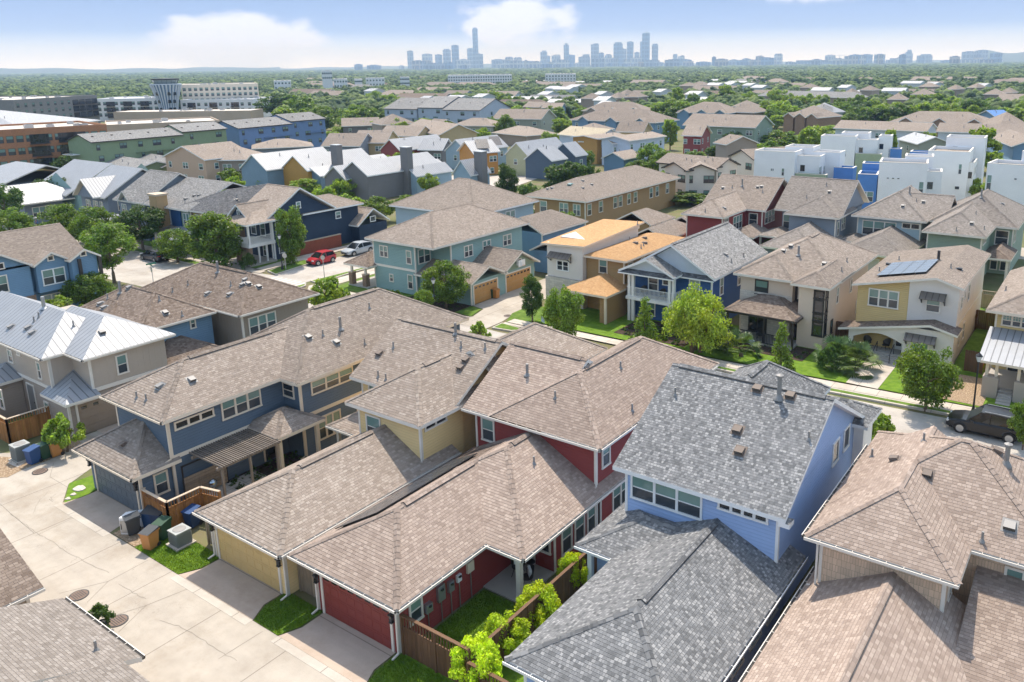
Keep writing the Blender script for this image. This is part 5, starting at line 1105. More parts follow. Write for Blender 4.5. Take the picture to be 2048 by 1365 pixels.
# ------------------------------------------------------------------ large buildings at the left
def blockb(name, label, pL, pR, z, depth, wm, floors, wn, rm, cat='apartment building', par=.6, extra=None, wz=1.5, z0=0, group=None, fl=2.6, dist=None):
    if dist:
        a, b = ray(*pL), ray(*pR); z = CAMH+(a.z/math.hypot(a.x,a.y))*dist; a, b = [Vector((q.x, q.y, 0))*(dist/math.hypot(q.x, q.y)) for q in (a, b)]
    else: a, b = at(*pL, z), at(*pR, z)
    d = b-a; L = math.hypot(d.x, d.y); ang = math.atan2(d.y, d.x)
    h = House.__new__(House); h.root = thing(name, label, cat, (0,0,0), 0, group); h.w = {}; h.roofs = []; h.tr = MB(); h.trim = M['dkbrown']; h.detail = 1; h.gut = MB()
    h.wall(0, L, 0, depth, z0, z, wm); FOOT.pop(); r = MB()
    for q in ((0,L,0,.3),(0,L,depth-.3,depth),(0,.3,.3,depth-.3),(L-.3,L,.3,depth-.3)): r.box(*q, z+.005, z+par, wm)
    r.face([(.3,.3,z+.15),(L-.3,.3,z+.15),(L-.3,depth-.3,z+.15),(.3,depth-.3,z+.15)], rm); r.build('roof', h.root)
    for k in range(floors):
        zt_ = z-.9-k*fl
        if zt_ < 1.4: break
        for j in range(wn):
            u = L*(j+.5)/wn
            if extra and (j in extra):
                F = h.F('s', 0); g = MB(); h.ubox(g, F, u-1.9, u+1.9, zt_-wz-.5, zt_+.1, 0, .03, M['glassdk']); o = g.build('balcony_recess', h.root)
                g = MB(); h.ubox(g, F, u-2, u+2, zt_-wz-.62, zt_-wz-.5, 0, .9, M['dkbrown'])
                for q in range(12): h.ubox(g, F, u-1.9+q*.34, u-1.86+q*.34, zt_-wz-.5, zt_-wz+.45, .85, .88, M['black'])
                h.ubox(g, F, u-1.95, u+1.95, zt_-wz+.45, zt_-wz+.5, .84, .9, M['black']); g.build('balcony', h.root)
            else: h.winr('s', 0, u-.7, u+.7, zt_-wz, zt_, n=2 if (j+k) % 3 == 0 else 1, t=.07)
    rq = random.Random(len(label))
    for i in range(int(L*depth/160)+2):
        u, v, w_ = rq.uniform(2, L-3), rq.uniform(2, depth-3), rq.uniform(.45, .95)
        b_ = MB(); b_.box(u-w_, u+w_, v-w_*.8, v+w_*.8, z+.16, z+.16+w_, M['galv']); b_.box(u-w_*.6, u+w_*.6, v-w_*.5, v+w_*.5, z+.16+w_, z+.26+w_, M['lead']); b_.build('rooftop_unit', h.root)
    h.done(); h.root.location = (a.x, a.y, 0); h.root.rotation_euler = (0, 0, ang)
    c = (a+b)/2+Vector((-math.sin(ang), math.cos(ang), 0))*depth/2; ca, sa = abs(math.cos(ang)), abs(math.sin(ang)); FOOT.append((c.x-(L*ca+depth*sa)/2-4, c.x+(L*ca+depth*sa)/2+4, c.y-(L*sa+depth*ca)/2-4, c.y+(L*sa+depth*ca)/2+4)); return h
ORB = shake('orange brick', (.43,.205,.105), .3, .1); PALER = plain('pale gravel roof', (.62,.56,.49), .9); GREYB = shake('grey brick', (.24,.235,.23), .3, .1); LIMEST = stucco('buff limestone', (.48,.38,.29)); WHT = stucco('bright white render', (.74,.74,.75))
GB = 'large buildings left of the control tower'
blockb('apartment_building', 'orange brick apartment building with dark framed balconies', zi(-60,530), zi(970,472), 10.2, 22, ORB, 4, 12, PALER, extra=(4,7,8), group=GB, fl=2.75)
blockb('apartment_building', 'grey brick apartment building with orange balcony panels', zi(120,243), zi(880,196), 12.5, 45, GREYB, 3, 12, PALER, extra=(8,9,10,11), group=GB)
blockb('apartment_building', 'buff block at the left edge beside the grey brick building', zi(-200,250), zi(118,243), 11.8, 40, LIMEST, 3, 5, PALER, group=GB)
blockb('row_building', 'bright white terrace left of the control tower', zi(870,232), zi(1440,222), 9.8, 30, WHT, 3, 11, WHT, cat='row building', extra=(2,5,8), group=GB)
blockb('row_building', 'white terrace with dark entrances right of the control tower', zi(1640,240), zi(2300,232), 8.8, 30, WHT, 2, 10, WHT, cat='row building', extra=(1,4,7), group=GB)
blockb('commercial_building', 'low buff building with a wide flat overhanging roof below the control tower', zi(1030,345), zi(2280,330), 6.0, 14, LIMEST, 0, 0, PALER, cat='commercial building', par=.25, group=GB)
blockb('commercial_building', 'long low building with rooftop units behind the green row building', zi(960,475), zi(2000,432), 7.2, 24, LIMEST, 0, 0, PALER, cat='commercial building', group=GB)
h = fh('wide white hipped hall roof behind the orange brick building', zi(225,502), zi(915,412), 9.5, 42, LIMEST, 'metal', .22, 'hip', 'long', name='hall', cat='hall', group=GB, wins=9)
blockb('office_building', 'long cream office building with dark glass bands behind the control tower', z2(-930,505), z2(-480,495), 18, 40, plain('cream precast', (.62,.55,.45), .8), 5, 14, PALER, cat='office building', extra=(), wz=1.5, fl=2.6, dist=440)
blockb('apartment_building', 'long white apartment building far away in the woods at centre', z2(630,445), z2(1005,440), 18, 60, WHT, 4, 26, PALER, fl=3.0, dist=900)
blockb('apartment_building', 'white apartment block far away right of the long white one', z2(1200,438), z2(1378,436), 19, 60, WHT, 3, 10, PALER, fl=3.0, dist=900)
for i, (x0, x1, y, lab) in enumerate(((1600,1700,478,'low white far block among trees right of the cream office'), (1730,1760,520,'small buff far house beside the dark trees'), (1950,2030,468,'far white block left of the long white apartment building'), (1880,1940,420,'pale far block on the wooded slope'))):
    blockb('apartment_building', lab, z1(x0,y), z1(x1,y), 12, 40, WHT, 2, 5, PALER, fl=4, dist=800)
for i, (x0, x1, y, lab) in enumerate(((0,40,465,'white far block at the left of the central woods'), (85,130,468,'low white far block second from the left of the central woods'), (150,260,462,'wide white far block in the central woods'), (350,405,455,'buff far block near the dark central trees'))):
    blockb('apartment_building', lab, z2(x0,y), z2(x1,y), 12, 40, WHT, 2, 6, PALER, fl=4, dist=850)
# control tower: flared concrete fins, blue glass, black cab
tb = at(*zi(1535,300), 6); 
tr_ = thing('control_tower', 'flared blue and white airport control tower with a dark glass cab', 'control tower', (tb.x, tb.y, 0), 0)
dist = tb.length; S = dist/1660.0   # metres per photo pixel there
ztop = CAMH+(140-157)*S*.96; zcab = CAMH+(140-168)*S*.96
r0, r1, rc = 13.5*S, 25*S, 24*S
TG = plain('pale blue tower glass', (.10,.19,.32), .3); TW = plain('white tower fins', (.52,.58,.66), .5)
def trad(q): return r0+(r1-r0)*(.16*q+.84*q**2.3)
b = MB(); prof = [(trad(i/14), zcab*i/14) for i in range(15)]; b.lathe(prof, (tb.x, tb.y, 0), TG, 40); b.build('shaft', tr_)
for k in range(26):
    f = MB(); a0 = 2*math.pi*k/26; P = [(trad(i/14)+.35*S, zcab*i/14) for i in range(15)]
    f.tube([(tb.x+r*math.cos(a0), tb.y+r*math.sin(a0), z_) for r, z_ in P], [.7*S+.9*S*i/14 for i in range(15)], TW, 5); f.build('fin', tr_)
for kz in (5.5, 9, 12.5):
    for k in range(0, 26):
        if kz < zcab-3 and k % 4 == 0:
            a0 = 2*math.pi*(k+.5)/26; r = trad(kz/zcab)+.3*S; f = MB(); c = Vector((tb.x+r*math.cos(a0), tb.y+r*math.sin(a0), kz)); f.box(c.x-.6, c.x+.6, c.y-.6, c.y+.6, kz-.7, kz+.7, M['glassdk']); f.build('window', tr_)
b = MB(); b.lathe([(r1*.2, zcab+.05), (r1*1.04, zcab+.05), (r1*1.04, zcab+.5), (r1*.86, zcab+.5)], (tb.x, tb.y, 0), TW, 40); b.build('cab_floor', tr_)
b = MB(); b.lathe([(r1*.74, zcab+.5), (r1*.88, ztop-.5)], (tb.x, tb.y, 0), plain('green grey cab glass',(.24,.29,.29),.15), 16); b.build('cab_glass', tr_)
b = MB(); b.lathe([(r1*.84, ztop-.5), (r1*.93, ztop-.45), (r1*.93, ztop+.1), (0, ztop+.3)], (tb.x, tb.y, 0), M['black'], 16); b.build('cab_roof', tr_)
for k in range(16):
    a0 = 2*math.pi*k/16; f = MB(); f.tube([(tb.x+r1*.745*math.cos(a0), tb.y+r1*.745*math.sin(a0), zcab+.5), (tb.x+r1*.885*math.cos(a0), tb.y+r1*.885*math.sin(a0), ztop-.5)], .2*S, M['black'], 4); f.build('mullion', tr_)
FOOT.append((tb.x-12, tb.x+12, tb.y-12, tb.y+12))
# ------------------------------------------------------------------ the skyline, 6.7 km off
def facade(name, c, wc, sx=30., sz=11.):
    k = ('fac', name)
    if k in MATS: return MATS[k]
    t = NT(name); uv, u, v = t.uv(); fu = t.math('FRACT', t.math('DIVIDE', u, sx)); fv = t.math('FRACT', t.math('DIVIDE', v, sz*3))
    w = t.math('MULTIPLY', t.math('LESS_THAN', t.math('ABSOLUTE', t.math('SUBTRACT', fu, .5)), .34), t.math('LESS_THAN', t.math('ABSOLUTE', t.math('SUBTRACT', fv, .5)), .33))
    t.col(t.mix(w, c, wc)); MATS[k] = t.fin(.45); return MATS[k]
FA = [facade('glass blue tower', (.20,.27,.38), (.09,.13,.21)), facade('grey tower', (.34,.37,.42), (.15,.18,.24)), facade('pale tower', (.55,.54,.52), (.22,.26,.33)), facade('beige tower', (.46,.40,.34), (.16,.17,.19)), facade('bright blue tower', (.09,.18,.38), (.05,.10,.24)), facade('dark tower', (.14,.15,.18), (.06,.08,.11))]
D_SKY = 6700.0
ADJ = ['glass blue', 'grey', 'pale', 'beige', 'bright blue', 'dark grey']
def tower(px0, px1, ytop, fa, label, cat='skyscraper', dd=0., steps=(), dep=.9, name='skyscraper', cut=0):
    """px0..px1, ytop in photo pixels"""
    D = D_SKY+dd; xm = (px0+px1)/2; g = ray(xm, 132); s = D/math.hypot(g.x, g.y); c = Vector((g.x*s, g.y*s, 0)); mpp = D/(FPX*1.03)
    yh = 144.5-.0137*xm
    W = (px1-px0)*mpp; Ht = CAMH+(yh-ytop)*mpp; ang = math.atan2(-c.x, c.y)
    TW0 = W; rot = .62 if W < 330 else .12; W = W/(math.cos(rot)+dep*math.sin(rot)); r = thing(name, label, cat, (c.x, c.y, 0), ang-rot, 'downtown skyline'); dp = W*dep
    b = MB(); b.box(-W/2, W/2, 0, dp, 0, Ht-cut, FA[fa])
    if cut: b.face([(-W/2,0,Ht-cut),(W/2,0,Ht-cut),(W/2,dp,Ht),(-W/2,dp,Ht)], FA[fa]); b.face([(-W/2,dp,Ht-cut),(-W/2,0,Ht-cut),(-W/2,dp,Ht)], FA[fa]); b.face([(W/2,0,Ht-cut),(W/2,dp,Ht-cut),(W/2,dp,Ht)], FA[fa])
    o = b.build('tower_body', None); o.parent = r
    for (f0, f1, yt, f) in steps:
        b = MB(); z1_ = CAMH+(yh-yt)*mpp; b.box(-W/2+W*f0, -W/2+W*f1, dp*.15, dp*.85, (Ht-cut-2) if z1_ > Ht else 0, z1_, FA[f]); o = b.build('upper_block', None); o.parent = r
    b = MB(); b.box(-W*.3, W*.3, dp*.3, dp*.7, Ht-.5, Ht+4, FA[1]); o = b.build('plant_room', None); o.parent = r
    return r
X2 = lambda x: 680+x/2.923
X3 = lambda x: 1348+x/2.923
Y_ = lambda y: y/2.923
tl = [ (X2,390,425,303,1,()),(X2,426,455,362,1,()),(X2,470,530,320,2,((.05,.4,323,0),)),(X2,550,592,323,0,((.55,.95,330,1),)),(X2,596,642,296,1,((.15,.85,290,1),)),(X2,648,690,270,0,((.02,.3,274,2),)),(X2,692,740,348,5,()),(X2,740,774,287,1,((.5,1,285,0),)),(X2,775,806,178,0,((.1,.9,171,1),)),(X2,766,826,318,1,((.6,1.,330,2),)),(X2,957,1005,337,3,((.1,.9,333,2),)),(X2,1008,1055,339,3,((.1,.9,335,2),)),(X2,1058,1085,360,2,()),(X2,1165,1205,305,1,((.3,.9,297,1),)),(X2,1206,1226,328,0,()),(X2,1227,1280,324,2,((.4,.95,320,3),)),(X2,1303,1334,266,0,((.25,.75,256,1),)),(X2,1296,1362,322,4,()),(X2,1380,1450,332,1,((.5,1.,318,1),)),(X2,1458,1505,262,1,((.4,1.,257,0),)),(X2,1508,1538,310,0,()),(X2,1540,1582,322,2,((.2,.8,316,1),)),(X2,1588,1642,258,0,((.15,.9,249,1),)),(X2,1605,1664,287,1,()),(X2,1670,1708,247,0,((.0,.4,250,1),)),(X2,1715,1745,306,1,()),(X2,1748,1776,246,0,()),(X2,1757,1801,199,0,((.3,1.,195,2),)),(X2,1815,1852,266,1,((.1,.95,258,1),)),(X2,1680,1766,338,2,()),(X2,1805,1878,362,1,()),(X2,1940,1966,318,1,((.2,.8,315,1),)),(X2,1968,2000,330,2,()),(X3,56,95,348,4,()),(X3,30,56,325,2,()),(X3,218,360,362,5,((.4,.75,352,5),)),(X3,388,500,352,5,((.3,.7,346,1),)),(X3,500,576,350,3,()),(X3,575,622,318,2,((.1,.9,313,1),)),(X3,1013,1075,319,4,()),(X3,1076,1140,318,0,()),(X3,1095,1225,370,3,((.1,.25,362,3),(.45,.6,362,3))),(X3,1222,1308,345,1,((.3,.6,337,1),)),(X3,1326,1376,312,1,((.3,.9,304,1),(.55,.85,293,1))),(X3,1403,1482,322,1,((.3,.95,316,0),)),(X3,1545,1620,348,0,()),(X3,1600,1655,344,0,()),(X3,1665,1740,303,1,()),(X3,1741,1806,297,1,()),(X3,1612,1840,348,2,()) ]
nth = ['first','second','third','fourth','fifth','sixth','seventh','eighth','ninth','tenth','eleventh','twelfth','thirteenth','fourteenth','fifteenth','sixteenth','seventeenth','eighteenth','nineteenth','twentieth']
special = {8: 'tallest slender glass blue tower of the left skyline cluster', 27: 'tallest tower of the right skyline cluster with a pale notched top', 16: 'slim pointed tower rising behind a bright blue block', 17: 'bright blue squat block with a slim tower behind', 49: 'wide pale frame building under construction at the right end of the skyline', 43: 'stepped grey tower with a narrow top right of the blue slab', 39: 'bright blue slab tower standing alone right of the stadium', 40: 'glass blue half of the lone slab right of the stadium'}
for i, (X, a, b_, y, f, st) in enumerate(tl):
    cl = 'left skyline cluster' if i < 10 else 'pale pair between the skyline clusters' if i < 13 else 'right skyline cluster' if i < 33 else 'low skyline right of downtown'
    j = i if i < 10 else i-10 if i < 13 else i-13 if i < 33 else i-33
    ht = 'tall' if y < 300 else 'mid height' if y < 335 else 'low'
    lab = special.get(i, f'{ht} {ADJ[f]} tower, {nth[j]} from the left in the {cl}')
    tower(X(a), X(b_), Y_(y), f, lab, dd=(i*37 % 9)*60, steps=[(p, q, Y_(t), m) for p, q, t, m in st], cat='skyscraper' if y < 330 else 'building', name='skyscraper' if y < 330 else 'office_block')
tower(X3(640), X3(880), Y_(362), 1, 'wide stadium with a dark upper rim on the horizon', cat='stadium', dd=-100, steps=[(.1,.98,Y_(349),5)], name='stadium')
for k, (x, yt, lab) in enumerate(((934,312,'thin tower crane left of its twin on the horizon'), (965,316,'thin tower crane nearer the bright blue slab on the horizon'))):
    g = ray(X3(x), 132); s = 6500/math.hypot(g.x, g.y); r = thing('tower_crane', lab, 'crane', (g.x*s, g.y*s, 0), 0, 'tower cranes'); mpp = 6500/(FPX*1.03); Ht = CAMH+(119-Y_(yt))*mpp
    b = MB(); b.bar((0,0,0),(0,0,Ht),3,3,M['galv']); o = b.build('mast'); o.parent = r
    b = MB(); u = R_.normalized(); b.bar(Vector((0,0,Ht))-u*18, Vector((0,0,Ht))+u*42*(1 if k else -1), 2.4, 2.4, M['galv']); o = b.build('jib'); o.parent = r

cr_ = random.Random(9)
for k in range(90):
    xm = cr_.choice((cr_.uniform(690, 1380), cr_.uniform(1380, 1990), cr_.uniform(820, 1340))); w = cr_.uniform(8, 30); y0 = 144.5-.0137*xm-18-cr_.uniform(-9, 4)
    tower(xm-w/2, xm+w/2, y0+10, cr_.choice((1, 2, 2, 3, 0)), 'low hazy city block at the foot of the downtown towers', cat='building', dd=cr_.uniform(-1800, 300), name='city_block')['group'] = 'low city blocks at the foot of the towers'
# ------------------------------------------------------------------ ground, roads, lawns
def gmat(name, stops, scale, rough=.95, det=8, bump=.4, scale2=None):
    t = NT(name); n = t.noise(scale, det, rough=.62); c = t.ramp(n, stops)
    if scale2: c = t.mul(c, t.noise(scale2, 4), .75, 1.25)
    t.col(c)
    if bump: t.bump(t.noise(scale*6, 4), bump, .05)
    return t.fin(rough, 0, .2)
EARTH = gmat('earth and dry grass', [(.3,(.20,.155,.10)),(.5,(.17,.165,.075)),(.7,(.10,.135,.045))], .25, scale2=.02)
GRASS = gmat('mown grass', [(.3,(.075,.135,.018)),(.5,(.115,.19,.028)),(.72,(.175,.25,.045))], 1.6, scale2=.3)
GRASSB = gmat('bright lawn', [(.3,(.085,.165,.012)),(.5,(.13,.225,.02)),(.72,(.185,.28,.03))], 2.2, scale2=.35)
MULCH = gmat('dark mulch', [(.35,(.035,.026,.02)),(.55,(.075,.052,.038)),(.75,(.13,.095,.07))], 6)
GRAVEL = gmat('river gravel', [(.3,(.16,.10,.065)),(.5,(.38,.27,.17)),(.7,(.60,.48,.35))], 9, bump=.8)
def concrete(name, a, b, jx, jy, crack=True, joff=(0, 0)):
    t = NT(name); P = t.pos(); s = t.n('ShaderNodeSeparateXYZ'); t.l(P, s.inputs[0])
    c = t.ramp(t.noise(.35, 7, rough=.65), [(.28, a), (.62, b)]); c = t.mul(c, t.noise(2.6, 5), .91, 1.08)
    st = t.ramp(t.noise(.22, 8, rough=.72), [(.5, (1,)*3), (.66, (.80,.755,.70)), (.8, (.66,.61,.55))])
    mx = t.n('ShaderNodeMix', data_type='RGBA', blend_type='MULTIPLY'); mx.inputs[0].default_value = .8; t.l(c, mx.inputs[6]); t.l(st, mx.inputs[7]); c = mx.outputs[2]
    tv = t.n('ShaderNodeMapping'); tv.inputs['Scale'].default_value = (.07, 1.1, 1); t.l(P, tv.inputs[0]); c = t.mul(c, t.noise(1.0, 5, tv.outputs[0], .6), .82, 1.12)
    sp_ = t.ramp(t.noise(1.7, 3), [(.0, (0,)*3), (.70, (0,)*3), (.76, (1,)*3)]); c = t.mix(t.math('MULTIPLY', sp_, .22), c, (.2,.17,.14))
    lines = []
    for ax, j, o in ((0, jx, joff[0]), (1, jy, joff[1])):
        if j:
            f = t.math('FRACT', t.math('DIVIDE', t.math('ADD', s.outputs[ax], 1000*j-o), j)); lines.append(t.math('LESS_THAN', f, .045/j))
    if crack:
        v = t.n('ShaderNodeTexVoronoi', feature='DISTANCE_TO_EDGE', i_Scale=.1); nv = t.n('ShaderNodeTexNoise', i_Scale=.9, i_Detail=5)
        t.l(P, nv.inputs['Vector']); ad = t.n('ShaderNodeMix', data_type='VECTOR'); ad.inputs[0].default_value = .12; t.l(P, ad.inputs[4])
        sc = t.n('ShaderNodeVectorMath', operation='SCALE'); sc.inputs[3].default_value = 14; t.l(nv.outputs['Color'], sc.inputs[0]); vv = t.n('ShaderNodeVectorMath', operation='ADD'); t.l(P, vv.inputs[0]); 
        sc2 = t.n('ShaderNodeVectorMath', operation='SCALE'); sc2.inputs[3].default_value = 2.2; t.l(nv.outputs['Color'], sc2.inputs[0]); t.l(sc2.outputs[0], vv.inputs[1]); t.l(vv.outputs[0], v.inputs['Vector'])
        lines.append(t.math('MULTIPLY', t.math('LESS_THAN', v.outputs['Distance'], .0008), .4))
    f = lines[0]
    for q in lines[1:]: f = t.math('MAXIMUM', f, q)
    c = t.mix(t.math('MULTIPLY', f, .6), c, (.13,.11,.09)); t.col(c); return t.fin(.9, 0, .25)
ALLEY = concrete('alley concrete', (.385,.335,.278), (.505,.45,.38), 4.6, 0, joff=(1.4, 0)); DRIVE = concrete('driveway concrete', (.45,.35,.275), (.54,.435,.35), 0, 1.9, False, (0, 16.9))
WALK = concrete('pavement concrete', (.47,.41,.345), (.60,.54,.465), 1.6, 1.6, False); ROAD = concrete('street surface', (.40,.36,.32), (.52,.475,.425), 0, 0)
KERB = concrete('kerb concrete', (.46,.41,.35), (.58,.525,.455), 3, 3, False)
def sheet(name, poly, z, m):
    b = MB(); b.face([(x, y, z) for x, y in poly], m, [(x, y) for x, y in poly]); return struct(name, b)
def R4(x0, x1, y0, y1): return [(x0,y0),(x1,y0),(x1,y1),(x0,y1)]
b = MB(); g = 16000
b.face([(-g,-2500,-.02),(g*.6,-2500,-.02),(g*.6,g,-.02),(-g,g,-.02)], EARTH); struct('ground', b)
sheet('alley', [(-90,10),(0,10),(0,17),(-46.5,17),(-48.5,18.2),(-49.6,20.2),(-50,27.5),(-54.5,27.5),(-54.5,20.8),(-56,18.0),(-58,16.6),(-90,16.6)], .0, ALLEY)
for k, (x0, x1, w) in enumerate(((-46.3,-41.6,.3),(-34.35,-29.5,.5),(-26.8,-22.3,.4),(-14,-10.2,.4))):
    sheet('driveway', [(x0-w,17.004),(x1+w,17.004),(x1,17.9),(x1,19.12 if k == 2 else 19.4 if k == 3 else 18.92),(x0,19.12 if k == 2 else 19.4 if k == 3 else 18.92),(x0,17.9)], .012, DRIVE)
for k, (x0, x1) in enumerate(((-46.7,-41.2),(-34.9,-29.0),(-27.2,-21.9),(-14.4,-9.8))):
    b = MB(); b.box(x0, x1, 16.62, 17.0, -.01, .008, KERB); struct('kerb', b)
sheet('driveway', R4(-54.6,-50.2,22.7,27.2), .012, DRIVE)
for poly in ([(-38.9,17.02),(-34.9,17.02),(-34.45,17.9),(-34.45,19.0),(-38.4,19.0)], [(-28.95,17.02),(-27.25,17.02),(-26.9,17.9),(-26.9,19.1),(-29.4,19.1),(-29.4,17.9)], [(-21.85,17.02),(-15,17.02),(-15,19.3),(-22.2,19.3),(-22.2,17.9)], R4(-21.95,-18.3,19.4,24.2), R4(-18.2,-15.9,19.4,26.9), [(-48.6,18.3),(-46.5,17.1),(-46.3,18.3),(-46.9,19.9),(-48.2,21)]): sheet('lawn', poly, .015, GRASSB)
sheet('gravel_bed', [(-41.1,17.05),(-38.95,17.05),(-38.45,19),(-38.5,20.2),(-41.2,20.2)], .013, GRAVEL); sheet('gravel_bed', [tuple(at(*z7(*q), 0)[:2]) for q in ((-40,262),(40,258),(130,212),(265,165),(330,130),(440,72),(405,38),(330,48),(250,75),(60,150),(-60,140))], .013, GRAVEL); sheet('concrete_pad', [tuple(at(*z7(*q), 0)[:2]) for q in ((40,180),(95,205),(195,140),(140,110))], .02, WALK)
sheet('gravel_bed', R4(-9.7,-8.3,16,40), .013, GRAVEL); sheet('mulch_bed', R4(-41.2,-37.5,20.3,28.5), .02, MULCH)
sheet('paved_patio', R4(-40.9,-38.2,21.2,25.2), .03, WALK)
sheet('lawn', R4(-61,-57,19,21.4), .02, GRASSB)
# the front street, pavements and verges
sheet('street', [(-74,44.5),(60,44.5),(60,55.4),(-6,55.4),(-19,54.8),(-45,53.0),(-50.0,53.3),(-52,51.6),(-62,51.3),(-74,51.2)], .0, ROAD)
sheet('street', [(-112,42.6),(-74.0,44.5),(-74.0,51.3),(-79.5,54.2),(-79.8,54.8),(-98,52.4),(-112,52.4)], .002, ROAD); sheet('street', [(-79.9,54.2),(-74.4,52.2),(-74.1,110),(-81.2,110),(-81.2,60.6)], .004, ROAD); sheet('street', [(-70.8,52),(-70.5,110),(-72.6,110),(-72.9,54)], .004, WALK); sheet('street', [(-84,8),(-74,8),(-74,44.6),(-84,44.1)], .004, ROAD); sheet('street', [(-190,40),(-112,42.4),(-112,52.4),(-190,50)], .002, ROAD)
for i in range(7):
    sheet('crosswalk_stripe', R4(-79.4+i*.82,-78.95+i*.82,52.6-.0*i,54.6), .012, plain('worn road paint',(.60,.57,.52),.8))
VZ = .13
def verge(poly, m=None, nm='verge'):
    b = MB(); b.prism(poly, -.02, VZ, KERB, KERB); struct('kerb', b); c = Vector((sum(p[0] for p in poly)/len(poly), sum(p[1] for p in poly)/len(poly)))
    q = [(p[0]+(c.x-p[0])*0, p[1]) for p in poly]
    ins = []
    n = len(poly)
    for i in range(n):
        a, p, d = Vector(poly[i-1]), Vector(poly[i]), Vector(poly[(i+1) % n]); e1 = (p-a).normalized(); e2 = (d-p).normalized(); nn = Vector((-e1.y-e2.y, e1.x+e2.x))
        ins.append(p+nn.normalized()*.2)
    sheet(nm, [tuple(p) for p in ins], VZ+.006, m or GRASS)
verge([(-31,54.9),(-19,55.1),(-6.2,55.9),(20,56.6),(20,57.0),(-6.2,56.7),(-19,56.0),(-31,55.5)])
sheet('pavement', [(-46,55.5),(-31,55.6),(-19,56.15),(-6,56.8),(20,57.2),(20,58.6),(-6,58.0),(-19,57.2),(-31,56.8),(-46,56.6)], .1, WALK)
sheet('lawn', [(-44,57),(-31,57.1),(-19,57.5),(-6,58.2),(20,58.8),(20,66),(-44,66)], .09, GRASSB)
sheet('garden_path', R4(-15.3,-13.0,57.7,63.4), .115, WALK); sheet('mulch_bed', R4(-26.5,-19.5,60.2,63.4), .11, MULCH); sheet('gravel_bed', R4(-8.8,-6.2,58.4,64), .11, GRAVEL); sheet('mulch_bed', R4(-36,-29,58.2,63), .112, MULCH); sheet('lawn', R4(-9.3,-7.2,64,79), .12, GRASSB)
sheet('driveway', [(-51.9,52.8),(-46.5,52.8),(-46.6,55.5),(-47.6,60),(-47.9,75),(-52.6,75),(-52.4,57.9),(-50.7,57.6),(-50,55.2)], .02, ALLEY)
verge([(-62,51.5),(-52.2,51.7),(-50.7,51.9),(-50.5,52.6),(-51.2,53.4),(-62,53.3)]); sheet('pavement', [(-70,53.5),(-50,53.6),(-50,54.9),(-70,54.6)], .05, WALK)
sheet('lawn', [(-52.3,55.2),(-50.1,55.1),(-50.8,57.4),(-52.3,57.7)], .06, GRASS); sheet('mulch_bed', R4(-60,-52.4,55,57.8), .055, MULCH); sheet('lawn', R4(-70,-60,55,57.3), .055, GRASS)
verge([(-46.1,53.4),(-44,53.6),(-43,54.6),(-46.2,55.0)]); sheet('lawn', [(-47.4,58),(-46.2,55.6),(-43,55.6),(-43,60),(-47.6,62)], .04, GRASS); sheet('pavement', [(-46.2,55.05),(-40,55.05),(-40,55.5),(-46.2,55.5)], .045, WALK)
# side road verges
verge([(-82.4,55.4),(-80.1,54.9),(-80.6,58.0),(-81.3,61.5),(-83.0,62.6),(-83.4,60)]); sheet('pavement', [(-84.6,55),(-83.0,55.4),(-83.6,63),(-84,110),(-85.6,110),(-85.6,62)], .06, WALK); sheet('pavement', [(-112,53.9),(-84.5,54.0),(-82.3,54.4),(-82.6,55.4),(-112,55.3)], .06, WALK)
verge([(-112,52.5),(-90,52.5),(-90,53.7),(-112,53.7)]); verge([(-74.2,55.2),(-72.6,55.0),(-73.1,60),(-73.2,100),(-74.0,100),(-74.0,60)]); verge([(-73.8,51.9),(-72.6,51.9),(-72.9,53.6),(-73.6,54.2)])
sheet('lawn', [(-86.4,55.5),(-84.8,55.6),(-85.4,62),(-86.4,62)], .05, GRASS); sheet('mulch_bed', [(-93,55.5),(-86.6,55.5),(-86.6,58.8),(-93,58.8)], .05, MULCH); sheet('lawn', R4(-70.4,-60,57.4,110), .05, GRASS); sheet('lawn', R4(-112,-93,55.4,57.2), .05, GRASS); sheet('lawn', [(-98,18),(-84.2,8),(-84.2,42),(-98,42)], .03, GRASS)
sheet('lawn', R4(-74,-50,42.7,44.2), .05, GRASS); sheet('lawn', R4(-38,4,78,88), .03, GRASS); sheet('street', R4(-48.5,-6,108,115), .01, ALLEY)
sheet('courtyard', [(-135,100),(-98,118),(-104,140),(-150,115)], .02, plain('courtyard gravel',(.46,.41,.36),.9))
for i, (x, y, r) in enumerate(((-51.6,18.0,.42),(-37.2,13.6,.42),(-33.9,13.7,.42),(-47.3,57.2,.4))):
    b = MB(); b.lathe([(r*.86,.032),(r,.03),(r,.0)],(x,y,0),M['dkbrown'],24); b.lathe([(0,.034),(r*.86,.034)],(x,y,0),plain('rusty iron lid',(.19,.125,.09),.7),24)
    for k in range(6): b.box(x-r*.6, x+r*.6, y-r*.6+k*r*.22, y-r*.6+k*r*.22+.03, .034, .044, M['dkbrown'])
    o = b.build('manhole_cover'); tag(o, ('round manhole cover by the driveway apron of the navy house','manhole cover nearer the cut off brown garage roof at the left edge','manhole cover beside the potted shrub in the alley','manhole cover in the driveway by the ochre garages')[i], 'manhole cover', 'manhole covers')
